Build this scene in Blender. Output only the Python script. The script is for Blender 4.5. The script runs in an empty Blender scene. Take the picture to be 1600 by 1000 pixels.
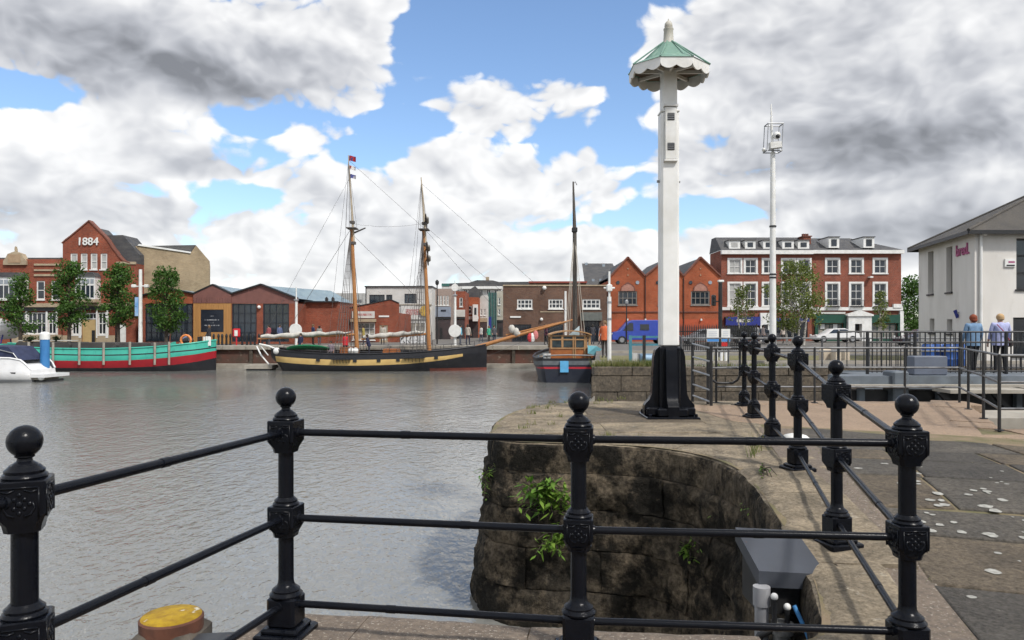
import bpy, bmesh, math, random
from mathutils import Vector, Matrix, noise
R = math.radians
random.seed(7)
sc = bpy.context.scene
col = sc.collection
# ------------------------------------------------------------------ camera
F, EYE, HZ = 1170.0, 1.30, 511.0          # focal length in photo pixels, eye height, horizon row
cam = bpy.data.cameras.new('camera')
cam.sensor_width = 36.0; cam.sensor_fit = 'HORIZONTAL'
cam.lens = F / 1600 * 36.0
cam.shift_y = (HZ - 500) / 1600
cam.clip_start = 0.05; cam.clip_end = 5000
camo = bpy.data.objects.new('camera', cam); col.objects.link(camo)
camo.location = (0, 0, EYE); camo.rotation_euler = (R(90), 0, 0)
sc.camera = camo
# ------------------------------------------------------------------ world
SUN_EL, SUN_AZ = R(50), R(140)
world = bpy.data.worlds.new('World'); sc.world = world; world.use_nodes = True
def build_world():
    nt = world.node_tree; N = nt.nodes; L = nt.links
    N.clear()
    def m(op, a, b=None, c=None, clamp=False):
        n = N.new('ShaderNodeMath'); n.operation = op; n.use_clamp = clamp
        for i, v in enumerate((a, b, c)):
            if v is None: continue
            if isinstance(v, (int, float)): n.inputs[i].default_value = v
            else: L.new(v, n.inputs[i])
        return n.outputs[0]
    def vm(op, a, b=None):
        n = N.new('ShaderNodeVectorMath'); n.operation = op
        for i, v in enumerate((a, b)):
            if v is None: continue
            if isinstance(v, tuple): n.inputs[i].default_value = v
            else: L.new(v, n.inputs[i])
        return n.outputs[1] if op == 'LENGTH' else n.outputs[0]
    def ss(x, a, b, lo=0., hi=1.):
        n = N.new('ShaderNodeMapRange'); n.interpolation_type = 'SMOOTHSTEP'
        L.new(x, n.inputs[0])
        for i, v in ((1, a), (2, b), (3, lo), (4, hi)): n.inputs[i].default_value = v
        return n.outputs[0]
    def mix(f, a, b):
        n = N.new('ShaderNodeMix'); n.data_type = 'RGBA'
        L.new(f, n.inputs[0]) if not isinstance(f, float) else None
        for i, v in ((6, a), (7, b)):
            if isinstance(v, tuple): n.inputs[i].default_value = (*v, 1)
            else: L.new(v, n.inputs[i])
        return n.outputs[2]
    tc = N.new('ShaderNodeTexCoord').outputs['Generated']
    d = vm('NORMALIZE', tc)
    sx = N.new('ShaderNodeSeparateXYZ'); L.new(d, sx.inputs[0])
    u = m('ARCTAN2', sx.outputs[0], sx.outputs[1])
    h = m('SQRT', m('ADD', m('MULTIPLY', sx.outputs[0], sx.outputs[0]), m('MULTIPLY', sx.outputs[1], sx.outputs[1])))
    v = m('DIVIDE', sx.outputs[2], m('MAXIMUM', h, 0.02))
    def noi(vec, scale, detail, rough, dist=0.):
        n = N.new('ShaderNodeTexNoise'); n.inputs['Scale'].default_value = scale
        n.inputs['Detail'].default_value = detail; n.inputs['Roughness'].default_value = rough
        n.inputs['Distortion'].default_value = dist; L.new(vec, n.inputs['Vector']); return n.outputs['Fac']
    def bil(vec, scale):
        t = None
        for k, (sc_, w_) in enumerate(((1.0, .5), (2.1, .3), (4.3, .2))):
            n = m('ABSOLUTE', m('MULTIPLY_ADD', noi(vec, scale * sc_, 0, .5), 4.0, -2.0))
            t = m('MULTIPLY', n, w_) if t is None else m('MULTIPLY_ADD', n, w_, t)
        return t                                   # 0 in the creases, 1 on the puffs
    ds = vm('MULTIPLY', d, (1.0, 1.0, 1.5))
    wn = N.new('ShaderNodeTexNoise'); wn.inputs['Scale'].default_value = 6.0; wn.inputs['Detail'].default_value = 1
    L.new(ds, wn.inputs['Vector'])
    dw = vm('MULTIPLY_ADD', wn.outputs['Color'], (0.07, 0.07, 0.055)); dw.node.inputs[2].default_value = (0, 0, 0)
    L.new(ds, dw.node.inputs[2])
    off = vm('ADD', dw, (0.012, -0.01, 0.035))
    fb = noi(dw, 7.0, 7, 0.58); f0 = noi(dw, 7.0, 4.0, 0.55); f1 = noi(off, 7.0, 4.0, 0.55)
    b0 = bil(dw, 11.0); b1 = bil(off, 11.0)
    cx = N.new('ShaderNodeCombineXYZ'); L.new(u, cx.inputs[0]); L.new(v, cx.inputs[1])
    def blobs(lst):
        total = None
        for (px, py, ax, ay, k) in lst:
            u0 = math.atan2(px - 800, F); v0 = (HZ - py) / F * math.cos(u0)
            q = vm('MULTIPLY_ADD', cx.outputs[0], (F / ax, F / ay, 0)); q.node.inputs[2].default_value = (-u0 * F / ax, -v0 * F / ay, 0)
            dp = N.new('ShaderNodeVectorMath'); dp.operation = 'DOT_PRODUCT'; L.new(q, dp.inputs[0]); L.new(q, dp.inputs[1])
            r = m('MULTIPLY_ADD', dp.outputs['Value'], -0.75 * k, k)
            total = m('MAXIMUM', r, 0.0 if total is None else total)
        return total
    cov = blobs(CLOUDS); gap = blobs(GAPS); dark = blobs(DARK)
    out_of_view = m('MAXIMUM', ss(m('ABSOLUTE', u), 0.64, 0.80), ss(v, 0.46, 0.56))
    big = noi(ds, 2.3, 2, 0.5)
    rest = m('MULTIPLY', out_of_view, ss(big, 0.36, 0.62, 0.25, 0.85))
    cov = m('SUBTRACT', m('MAXIMUM', cov, rest), gap)
    dens = m('ADD', cov, m('ADD', m('MULTIPLY_ADD', fb, 1.40, -0.70), m('MULTIPLY_ADD', b0, 0.50, -0.20)))
    alpha = ss(dens, 0.25, 0.45)
    thick = ss(dens, 0.35, 1.0)
    relief = m('ADD', m('MULTIPLY', m('SUBTRACT', b0, b1), 0.26), m('MULTIPLY', m('SUBTRACT', f0, f1), 0.80))
    dark = m('MAXIMUM', dark, m('MULTIPLY', rest, ss(big, 0.5, 0.72, 0.0, 0.6)))
    lum = m('ADD', 0.86, relief)
    lum = m('SUBTRACT', lum, m('MULTIPLY', thick, 0.05))
    lum = m('SUBTRACT', lum, m('MULTIPLY', dark, m('MULTIPLY_ADD', fb, 0.30, 0.24)))
    lum = m('MINIMUM', m('MAXIMUM', lum, 0.24), 1.0)
    tint = mix(ss(lum, 0.35, 0.92), (0.94, 0.97, 1.05), (1.0, 1.0, 1.0))
    scl = N.new('ShaderNodeVectorMath'); scl.operation = 'SCALE'
    L.new(tint, scl.inputs[0]); L.new(m('MULTIPLY', lum, 1.0 / SKY_STRENGTH), scl.inputs['Scale'])
    sky = N.new('ShaderNodeTexSky'); sky.sky_type = 'NISHITA'; sky.sun_disc = False
    sky.sun_elevation = SUN_EL; sky.sun_rotation = SUN_AZ
    sky.air_density = 1.0; sky.dust_density = 0.4; sky.ozone_density = 2.0
    skyc = vm('MULTIPLY', sky.outputs[0], SKYTINT)
    out = mix(m('MULTIPLY', alpha, 0.97), skyc, scl.outputs[0])
    bg = N.new('ShaderNodeBackground'); bg.inputs[1].default_value = SKY_STRENGTH
    L.new(out, bg.inputs[0])
    wo = N.new('ShaderNodeOutputWorld'); L.new(bg.outputs[0], wo.inputs[0])
SKY_STRENGTH = 0.15
SKYTINT = (1.0, 1.06, 1.13)
# cloud masses: photo column, row, half width, half height, amount
CLOUDS = [
    (160, 60, 420, 110, .80), (420, 80, 220, 100, .74), (550, 70, 100, 100, .62), (60, 20, 300, 100, .8), (600, 20, 60, 60, .4),
    (120, 230, 240, 100, .72), (30, 260, 200, 130, .74), (260, 265, 170, 60, .62), (330, 195, 140, 50, .42), (480, 215, 85, 42, .52),
    (110, 330, 280, 70, .66), (430, 275, 110, 40, .5), (545, 150, 80, 40, .46), (650, 125, 60, 26, .34),
    (770, 170, 140, 55, .62), (870, 150, 85, 55, .56),
    (540, 310, 150, 80, .74), (690, 270, 120, 75, .84), (830, 300, 140, 75, .8), (930, 285, 65, 62, .62), (440, 370, 200, 60, .78), (460, 330, 90, 40, .6),
    (640, 395, 480, 70, .80), (900, 400, 240, 60, .78), (300, 400, 220, 50, .66),
    (1080, 262, 85, 65, .56), (1040, 75, 80, 75, .56), (1000, 390, 170, 45, .70), (1150, 372, 130, 45, .70),
    (1330, 100, 300, 180, .90), (1500, 120, 300, 280, .95), (1230, 60, 230, 110, .82), (1400, 240, 260, 75, .80), (1540, 330, 190, 120, .80),
    (1240, 320, 100, 42, .55), (1420, 350, 220, 60, .70), (1150, 140, 120, 110, .58), (1440, 440, 200, 60, .66), (100, 400, 300, 50, .66), (800, 455, 1500, 50, .50)]
GAPS = [(700, 50, 100, 55, .5), (900, 60, 120, 70, .55), (640, 200, 80, 32, .45), (960, 210, 36, 60, .36), (340, 300, 100, 20, .42),
        (10, 140, 70, 26, .55), (1010, 345, 80, 22, .30), (780, 40, 140, 55, .55), (585, 235, 60, 24, .45), (395, 195, 50, 18, .40), (1120, 335, 60, 22, .35), (985, 140, 36, 50, .3)]
DARK = [(190, 85, 360, 70, 1.1), (340, 125, 220, 50, 1.0), (40, 60, 260, 70, .9), (300, 255, 90, 26, .8), (100, 330, 260, 40, .5), (520, 300, 130, 36, .28), (660, 345, 240, 24, .34), (800, 200, 130, 26, .24),
        (1330, 120, 240, 140, .55), (1370, 225, 290, 66, 1.05), (1500, 190, 240, 90, .85), (1500, 340, 240, 66, .95), (1320, 300, 170, 32, .7), (1220, 60, 200, 90, .5), (1540, 60, 200, 80, .4), (640, 425, 360, 18, .28)]
build_world()
world.cycles.sampling_method = 'MANUAL'; world.cycles.sample_map_resolution = 256
# ------------------------------------------------------------------ sun
sun = bpy.data.lights.new('sun', 'SUN'); sun.energy = 3.1; sun.angle = R(5); sun.color = (1.0, 0.955, 0.89)
suno = bpy.data.objects.new('sun', sun); col.objects.link(suno)
sdir = Vector((math.sin(SUN_AZ) * math.cos(SUN_EL), math.cos(SUN_AZ) * math.cos(SUN_EL), math.sin(SUN_EL)))
suno.rotation_euler = (-sdir).to_track_quat('-Z', 'Y').to_euler(); suno.location = (30, -30, 60)
vs = sc.view_settings
vs.view_transform = 'Standard'; vs.look = 'None'; vs.exposure = 0.18; vs.gamma = 1.0; vs.use_curve_mapping = False

cy = sc.cycles
cy.use_adaptive_sampling = True; cy.adaptive_threshold = 0.02; cy.adaptive_min_samples = 12
cy.use_denoising = True; cy.max_bounces = 5; cy.diffuse_bounces = 2; cy.glossy_bounces = 3; cy.transmission_bounces = 3
cy.transparent_max_bounces = 6; cy.caustics_reflective = False; cy.caustics_refractive = False
# ------------------------------------------------------------------ helpers
def PX(px, d): return (px - 800) / F * d
def PZ(py, d): return EYE - (py - HZ) / F * d
def tag(o, label=None, cat=None, group=None, kind=None):
    if label: o['label'] = label
    if cat: o['category'] = cat
    if group: o['group'] = group
    if kind: o['kind'] = kind
    return o
def thing(name, label, cat, loc=(0, 0, 0), rz=0.0, group=None):
    o = bpy.data.objects.new(name, None); col.objects.link(o)
    o.empty_display_size = 0.2
    o.location = loc; o.rotation_euler = (0, 0, rz)
    return tag(o, label, cat, group)
def copy_tree(o, parent=None):
    c = o.copy(); col.objects.link(c); c.parent = parent
    for ch in list(o.children): copy_tree(ch, c)
    return c
class MB:
    def __init__(s): s.v = []; s.f = []; s.mi = []; s.cur = 0
    def add(s, vs, fs):
        b = len(s.v); s.v += [tuple(p) for p in vs]
        for f in fs: s.f.append([b + i for i in f]); s.mi.append(s.cur)
        return s
    def box(s, x0, x1, y0, y1, z0, z1):
        return s.add([(x0,y0,z0),(x1,y0,z0),(x1,y1,z0),(x0,y1,z0),(x0,y0,z1),(x1,y0,z1),(x1,y1,z1),(x0,y1,z1)],
                     [(0,3,2,1),(4,5,6,7),(0,1,5,4),(1,2,6,5),(2,3,7,6),(3,0,4,7)])
    def cbox(s, x, y, z, w, d, h, ch=0.0):        # centred chamfered box (vertical edges and top/bottom)
        if ch <= 0: return s.box(x-w/2, x+w/2, y-d/2, y+d/2, z, z+h)
        def ring(i, zz):
            a, b = w/2 - i, d/2 - i; c = ch
            return [(x-a+c,y-b,zz),(x+a-c,y-b,zz),(x+a,y-b+c,zz),(x+a,y+b-c,zz),(x+a-c,y+b,zz),(x-a+c,y+b,zz),(x-a,y+b-c,zz),(x-a,y-b+c,zz)]
        return s.loft([ring(ch, z), ring(0, z+ch), ring(0, z+h-ch), ring(ch, z+h)], cap=True)
    def obox(s, p0, p1, w, h, up=(0,0,1)):        # bar from p0 to p1 with section w (sideways) x h (up)
        p0, p1 = Vector(p0), Vector(p1); d = (p1 - p0).normalized(); up = Vector(up)
        r = d.cross(up)
        r = r.normalized() if r.length > 1e-5 else Vector((1,0,0))
        u = r.cross(d)
        vs = []
        for p in (p0, p1):
            for a, b in ((-1,-1),(1,-1),(1,1),(-1,1)): vs.append(p + r*(a*w/2) + u*(b*h/2))
        return s.add(vs, [(0,1,2,3),(7,6,5,4),(0,4,5,1),(1,5,6,2),(2,6,7,3),(3,7,4,0)])
    def tube(s, p0, p1, r0, r1=None, n=8, cap=True):
        r1 = r0 if r1 is None else r1
        p0, p1 = Vector(p0), Vector(p1); d = (p1 - p0).normalized()
        a = d.orthogonal().normalized(); b = d.cross(a)
        vs = []
        for p, r in ((p0, r0), (p1, r1)):
            for i in range(n):
                t = 2*math.pi*i/n; vs.append(p + a*(r*math.cos(t)) + b*(r*math.sin(t)))
        fs = [(i, (i+1) % n, n+(i+1) % n, n+i) for i in range(n)]
        if cap: fs += [tuple(range(n-1, -1, -1)), tuple(range(n, 2*n))]
        return s.add(vs, fs)
    def path(s, pts, r, n=6, cap=True):
        pts = [Vector(p) for p in pts]; rings = []
        a = None
        for i, p in enumerate(pts):
            d = (pts[min(i+1, len(pts)-1)] - pts[max(i-1, 0)]).normalized()
            a = d.orthogonal().normalized() if a is None else (a - d*a.dot(d)).normalized()
            b = d.cross(a); rr = r[i] if isinstance(r, (list, tuple)) else r
            rings.append([p + a*(rr*math.cos(2*math.pi*k/n)) + b*(rr*math.sin(2*math.pi*k/n)) for k in range(n)])
        return s.loft(rings, cap=cap)
    def loft(s, rings, cap=False, closed=True):
        n = len(rings[0]); vs = [p for r in rings for p in r]; fs = []
        for j in range(len(rings)-1):
            for i in range(n if closed else n-1):
                fs.append((j*n+i, j*n+(i+1) % n, (j+1)*n+(i+1) % n, (j+1)*n+i))
        if cap: fs += [tuple(range(n-1, -1, -1)), tuple((len(rings)-1)*n+i for i in range(n))]
        return s.add(vs, fs)
    def lathe(s, prof, n=16, c=(0,0,0), rot=0.0):
        rings = [[(c[0]+r*math.cos(2*math.pi*i/n+rot), c[1]+r*math.sin(2*math.pi*i/n+rot), c[2]+z) for i in range(n)] for r, z in prof]
        return s.loft(rings, cap=True)
    def prism(s, pts, y0, y1):                    # polygon in x,z (counter-clockwise seen from -y) extruded along y
        n = len(pts); vs = [(x, y0, z) for x, z in pts] + [(x, y1, z) for x, z in pts]
        fs = [tuple(range(n)), tuple(range(2*n-1, n-1, -1))] + [(i, n+i, n+(i+1) % n, (i+1) % n) for i in range(n)]
        return s.add(vs, fs)
    def slab(s, pts, z0, z1):                     # polygon in x,y (counter-clockwise) extruded along z
        n = len(pts); vs = [(x, y, z0) for x, y in pts] + [(x, y, z1) for x, y in pts]
        fs = [tuple(range(n-1, -1, -1)), tuple(range(n, 2*n))] + [(i, (i+1) % n, n+(i+1) % n, n+i) for i in range(n)]
        return s.add(vs, fs)
    def sphere(s, c, r, n=12, m=8, sc_=(1,1,1)):
        rings = []
        for j in range(m+1):
            t = math.pi*j/m; rr = max(math.sin(t), 0.002)
            rings.append([(c[0]+sc_[0]*r*rr*math.cos(2*math.pi*i/n), c[1]+sc_[1]*r*rr*math.sin(2*math.pi*i/n), c[2]-sc_[2]*r*math.cos(t)) for i in range(n)])
        return s.loft(rings, cap=True)
    def mesh(s, name, mats):
        me = bpy.data.meshes.new(name); me.from_pydata(s.v, [], s.f)
        mats = mats if isinstance(mats, (list, tuple)) else [mats]
        for m_ in mats: me.materials.append(m_)
        if len(mats) > 1: me.polygons.foreach_set('material_index', s.mi)
        return me
    def build(s, name, mats, parent=None, smooth=None, loc=None):
        me = s.mesh(name, mats)
        if smooth:
            me.polygons.foreach_set('use_smooth', [True]*len(me.polygons)); me.set_sharp_from_angle(angle=R(smooth))
        return link(name, me, parent, loc)
def link(name, me, parent=None, loc=None):
    o = bpy.data.objects.new(name, me); col.objects.link(o); o.parent = parent
    if loc is not None: o.location = loc
    return o
# ------------------------------------------------------------------ materials
MATS = {}
def mat(name, c1, c2=None, rough=0.7, metal=0.0, scale=3.0, bump=0.0, bscale=None, detail=5.0, spec=0.5, c3=None, scale3=12.0, lo=.35, hi=.65, cov3=(.58, .68), stretch=(1,1,1), world=True, coat=0.0, rgh=.55, speck=None):
    if name in MATS: return MATS[name]
    m_ = bpy.data.materials.new(name); m_.use_nodes = True; nt = m_.node_tree; N = nt.nodes; L = nt.links
    p = N['Principled BSDF']; p.inputs['Roughness'].default_value = rough; p.inputs['Metallic'].default_value = metal
    p.inputs['Specular IOR Level'].default_value = spec
    if coat: p.inputs['Coat Weight'].default_value = coat; p.inputs['Coat Roughness'].default_value = 0.15
    if world:
        vec = N.new('ShaderNodeNewGeometry').outputs['Position']
    else:
        vec = N.new('ShaderNodeTexCoord').outputs['Object']
    mp = N.new('ShaderNodeMapping'); mp.inputs['Scale'].default_value = stretch; L.new(vec, mp.inputs['Vector']); vec = mp.outputs[0]
    def noi(sc_, det=detail, rg=rgh):
        n = N.new('ShaderNodeTexNoise'); n.inputs['Scale'].default_value = sc_; n.inputs['Detail'].default_value = det
        n.inputs['Roughness'].default_value = rg; L.new(vec, n.inputs['Vector']); return n.outputs['Fac']
    def rng(x, a, b):
        n = N.new('ShaderNodeMapRange'); L.new(x, n.inputs[0]); n.inputs[1].default_value = a; n.inputs[2].default_value = b; return n.outputs[0]
    def mix(f, a, b):
        n = N.new('ShaderNodeMix'); n.data_type = 'RGBA'; L.new(f, n.inputs[0])
        for i, v in ((6, a), (7, b)):
            if isinstance(v, tuple): n.inputs[i].default_value = (*v, 1)
            else: L.new(v, n.inputs[i])
        return n.outputs[2]
    base = c1
    if c2: base = mix(rng(noi(scale), lo, hi), c1, c2)
    if c3: base = mix(rng(noi(scale3), *cov3), base, c3)
    if speck:
        mr = N.new('ShaderNodeMapRange'); L.new(noi(speck[0], 4, .75), mr.inputs[0]); mr.inputs[1].default_value = .32; mr.inputs[2].default_value = .68; mr.inputs[3].default_value = 1-speck[1]; mr.inputs[4].default_value = 1+speck[1]
        hs = N.new('ShaderNodeHueSaturation'); L.new(mr.outputs[0], hs.inputs['Value'])
        if isinstance(base, tuple): hs.inputs['Color'].default_value = (*base, 1)
        else: L.new(base, hs.inputs['Color'])
        base = hs.outputs[0]
    if isinstance(base, tuple): p.inputs['Base Color'].default_value = (*base, 1)
    else: L.new(base, p.inputs['Base Color'])
    if bump:
        b = N.new('ShaderNodeBump'); b.inputs['Strength'].default_value = 1.0; b.inputs['Distance'].default_value = bump
        L.new(noi(bscale or scale*4, 6, max(.6, rgh)), b.inputs['Height']); L.new(b.outputs[0], p.inputs['Normal'])
    MATS[name] = m_
    return m_
def brickmat(name, a, b, mortar, bw=0.225, bh=0.075, dirt=None):
    m_ = bpy.data.materials.new(name); m_.use_nodes = True; nt = m_.node_tree; N = nt.nodes; L = nt.links
    p = N['Principled BSDF']; p.inputs['Roughness'].default_value = 0.85; p.inputs['Specular IOR Level'].default_value = 0.25
    g = N.new('ShaderNodeNewGeometry'); sx = N.new('ShaderNodeSeparateXYZ'); L.new(g.outputs['Position'], sx.inputs[0])
    ad = N.new('ShaderNodeMath'); ad.operation = 'ADD'; L.new(sx.outputs[0], ad.inputs[0]); L.new(sx.outputs[1], ad.inputs[1])
    cb = N.new('ShaderNodeCombineXYZ'); L.new(ad.outputs[0], cb.inputs[0]); L.new(sx.outputs[2], cb.inputs[1])
    br = N.new('ShaderNodeTexBrick'); br.inputs['Scale'].default_value = 1.0
    br.inputs['Brick Width'].default_value = bw; br.inputs['Row Height'].default_value = bh; br.inputs['Mortar Size'].default_value = 0.006
    br.inputs['Color1'].default_value = (*a, 1); br.inputs['Color2'].default_value = (*b, 1); br.inputs['Mortar'].default_value = (*mortar, 1)
    L.new(cb.outputs[0], br.inputs['Vector'])
    n = N.new('ShaderNodeTexNoise'); n.inputs['Scale'].default_value = 0.5; n.inputs['Detail'].default_value = 7; n.inputs['Roughness'].default_value = .65
    L.new(g.outputs['Position'], n.inputs['Vector'])
    mr = N.new('ShaderNodeMapRange'); L.new(n.outputs['Fac'], mr.inputs[0]); mr.inputs[1].default_value = .3; mr.inputs[2].default_value = .7; mr.inputs[3].default_value = 0.62; mr.inputs[4].default_value = 1.25
    hs = N.new('ShaderNodeHueSaturation'); L.new(br.outputs['Color'], hs.inputs['Color']); L.new(mr.outputs[0], hs.inputs['Value'])
    L.new(hs.outputs[0], p.inputs['Base Color'])
    MATS[name] = m_
    return m_
def leafmat(name, c1, c2):
    m_ = bpy.data.materials.new(name); m_.use_nodes = True; nt = m_.node_tree; N = nt.nodes; L = nt.links
    p = N['Principled BSDF']; p.inputs['Roughness'].default_value = 0.55; p.inputs['Specular IOR Level'].default_value = 0.3
    g = N.new('ShaderNodeNewGeometry')
    n = N.new('ShaderNodeTexNoise'); n.inputs['Scale'].default_value = 2.2; n.inputs['Detail'].default_value = 4; L.new(g.outputs['Position'], n.inputs['Vector'])
    ri = N.new('ShaderNodeMath'); ri.operation = 'MULTIPLY_ADD'; L.new(g.outputs['Random Per Island'], ri.inputs[0]); ri.inputs[1].default_value = .5
    L.new(n.outputs['Fac'], ri.inputs[2])
    mr = N.new('ShaderNodeMapRange'); L.new(ri.outputs[0], mr.inputs[0]); mr.inputs[1].default_value = .45; mr.inputs[2].default_value = 1.05
    mx = N.new('ShaderNodeMix'); mx.data_type = 'RGBA'; L.new(mr.outputs[0], mx.inputs[0]); mx.inputs[6].default_value = (*c1, 1); mx.inputs[7].default_value = (*c2, 1)
    L.new(mx.outputs[2], p.inputs['Base Color'])
    t = N.new('ShaderNodeBsdfTranslucent'); L.new(mx.outputs[2], t.inputs[0])
    ms = N.new('ShaderNodeMixShader'); ms.inputs[0].default_value = 0.3; L.new(p.outputs[0], ms.inputs[1]); L.new(t.outputs[0], ms.inputs[2])
    L.new(ms.outputs[0], N['Material Output'].inputs[0])
    MATS[name] = m_
    return m_
M_WHITE = mat('white_paint', (.78, .78, .76), (.66, .66, .63), rough=.5, scale=2.5)
M_OFFWHITE = mat('aged_white_paint', (.72, .72, .70), (.55, .54, .50), rough=.55, scale=3, lo=.45, hi=.75)
M_BLACK = mat('black_gloss_paint', (.0035, .0045, .0075), (.006, .0068, .0095), rough=.24, scale=9, bump=.0010, bscale=90, c3=(.06, .032, .018), scale3=38, cov3=(.73, .79), spec=.17)
M_BLACKM = mat('dull_black_paint', (.012, .013, .015), (.022, .022, .023), rough=.45, scale=6)
M_GALV = mat('galvanised_steel', (.36, .37, .38), (.27, .28, .29), rough=.45, metal=.5, scale=5)
M_GREYSTEEL = mat('grey_painted_steel', (.14, .165, .19), (.085, .10, .115), rough=.5, scale=2.5, c3=(.10, .06, .04), scale3=5, cov3=(.64, .74))
M_GLASS = mat('window_glass', (.018, .022, .027), rough=.06, spec=.6)
M_GLASSB = mat('window_glass_bluish', (.028, .04, .055), (.014, .018, .024), rough=.08, scale=.6, spec=.6)
M_SLATE = mat('slate_roof', (.052, .053, .058), (.085, .083, .082), rough=.75, scale=1.4, bump=.01, bscale=14, stretch=(1, 1, 2.5))
M_RED = brickmat('red_brick', (.30, .075, .038), (.22, .052, .030), (.24, .15, .11))
M_ORANGE = brickmat('orange_brick', (.38, .095, .040), (.32, .078, .034), (.30, .15, .09))
M_DKBRICK = brickmat('brown_brick', (.155, .085, .058), (.115, .066, .050), (.17, .13, .10))
M_TANBRICK = brickmat('buff_brick', (.36, .28, .175), (.30, .225, .14), (.34, .28, .20))
M_TRIM = mat('stone_trim', (.42, .34, .23), (.33, .26, .18), rough=.8, scale=2)
# ------------------------------------------------------------------ water
WL = -1.97
def make_water():
    m_ = bpy.data.materials.new('dock_water'); m_.use_nodes = True; nt = m_.node_tree; N = nt.nodes; L = nt.links
    p = N['Principled BSDF']; p.inputs['Base Color'].default_value = (.195, .196, .182, 1)
    p.inputs['Roughness'].default_value = 0.05; p.inputs['IOR'].default_value = 1.45; p.inputs['Specular IOR Level'].default_value = 0.5
    g = N.new('ShaderNodeNewGeometry').outputs['Position']
    mp = N.new('ShaderNodeMapping'); mp.inputs['Rotation'].default_value = (0, 0, R(28)); mp.inputs['Scale'].default_value = (1.0, 0.62, 1); L.new(g, mp.inputs['Vector'])
    def noi(sc_, det, dist=0.4):
        n = N.new('ShaderNodeTexNoise'); n.inputs['Scale'].default_value = sc_; n.inputs['Detail'].default_value = det
        n.inputs['Roughness'].default_value = .5; n.inputs['Distortion'].default_value = dist; L.new(mp.outputs[0], n.inputs['Vector']); return n.outputs['Fac']
    def mm(op, a, b):
        n = N.new('ShaderNodeMath'); n.operation = op
        for i, v in enumerate((a, b)):
            if isinstance(v, (int, float)): n.inputs[i].default_value = v
            else: L.new(v, n.inputs[i])
        return n.outputs[0]
    # ripples a hand wide, carried on a longer chop; gusts vary how rough the surface is
    gust = N.new('ShaderNodeMapRange'); L.new(noi(.10, 3, 1.0), gust.inputs[0]); gust.inputs[1].default_value = .38; gust.inputs[2].default_value = .62; gust.inputs[3].default_value = .55; gust.inputs[4].default_value = 1.25
    h = mm('ADD', mm('MULTIPLY', noi(6.5, 3), .036), mm('ADD', mm('MULTIPLY', noi(1.9, 2), .034), mm('MULTIPLY', noi(20, 1), .007)))
    h = mm('MULTIPLY', h, gust.outputs[0])
    b = N.new('ShaderNodeBump'); b.inputs['Strength'].default_value = 1.0; b.inputs['Distance'].default_value = 1.0
    L.new(h, b.inputs['Height']); L.new(b.outputs[0], p.inputs['Normal'])
    w = MB(); w.add([(-140, -60, WL), (60, -60, WL), (60, 61, WL), (-140, 61, WL)], [(0, 1, 2, 3)])
    o = w.build('water', m_); tag(o, kind='structure')
make_water()
# ------------------------------------------------------------------ stone materials
M_WALLSTONE = mat('dock_wall_stone', rgh=.72, speck=(16, .6), c1=(.048, .041, .032), c2=(.205, .160, .108), rough=.95, scale=1.1, bump=.05, bscale=7, detail=9, lo=.42, hi=.74, c3=(.014, .0125, .010), scale3=2.4, cov3=(.42, .56), spec=.15)
M_COPING = mat('coping_stone', rgh=.72, speck=(34, .45), c1=(.30, .245, .172), c2=(.115, .097, .072), rough=.9, scale=2.2, bump=.012, bscale=28, detail=8, c3=(.36, .33, .27), scale3=7, cov3=(.60, .70), spec=.25)
M_FLAG = mat('flagstone', rgh=.72, speck=(30, .5), c1=(.108, .096, .080), c2=(.058, .053, .046), rough=.88, scale=1.5, bump=.012, bscale=26, detail=8, c3=(.24, .235, .205), scale3=5.5, cov3=(.66, .70), spec=.3)
M_FLAG3 = mat('dark_flagstone', rgh=.72, speck=(36, .5), c1=(.078, .071, .062), c2=(.046, .042, .037), rough=.88, scale=1.9, bump=.012, bscale=30, detail=8, c3=(.20, .195, .17), scale3=5, cov3=(.66, .70), spec=.3)
M_FLAG2 = mat('warm_flagstone', rgh=.72, speck=(30, .5), c1=(.135, .108, .076), c2=(.076, .063, .048), rough=.88, scale=2.1, bump=.012, bscale=30, detail=8, c3=(.25, .24, .21), scale3=6.5, cov3=(.68, .72), spec=.3)
M_DIRT = mat('joint_dirt', (.22, .165, .105), (.12, .115, .05), rough=1, scale=3, bump=.01, bscale=60, lo=.4, hi=.66)
M_AGG = mat('exposed_aggregate', (.185, .145, .110), (.115, .092, .072), rough=.9, scale=26, bump=.006, bscale=110, detail=3, c3=(.33, .29, .24), scale3=60, cov3=(.60, .66))
M_PINK = mat('pink_paving', rgh=.72, speck=(45, .3), c1=(.295, .212, .145), c2=(.225, .160, .110), rough=.88, scale=1.2, bump=.003, bscale=60, detail=8, c3=(.34, .26, .185), scale3=14, cov3=(.56, .70))
M_FARWALL = mat('lock_wall_stone', rgh=.72, speck=(12, .5), c1=(.125, .100, .072), c2=(.062, .052, .040), rough=.9, scale=1.6, bump=.02, bscale=8, c3=(.15, .125, .095), scale3=4, cov3=(.58, .70))
M_QUAYBRICK = mat('far_quay_brick', (.120, .050, .036), (.062, .048, .036), rough=.9, scale=.9, bump=.01, bscale=9, c3=(.19, .16, .125), scale3=2.5, cov3=(.60, .68))
M_CONC = mat('pale_concrete', (.36, .33, .28), (.27, .245, .205), rough=.85, scale=2, bump=.004, bscale=30)
M_ASPH = mat('quay_setts', (.150, .138, .122), (.105, .098, .090), rough=.9, scale=.8)
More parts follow.
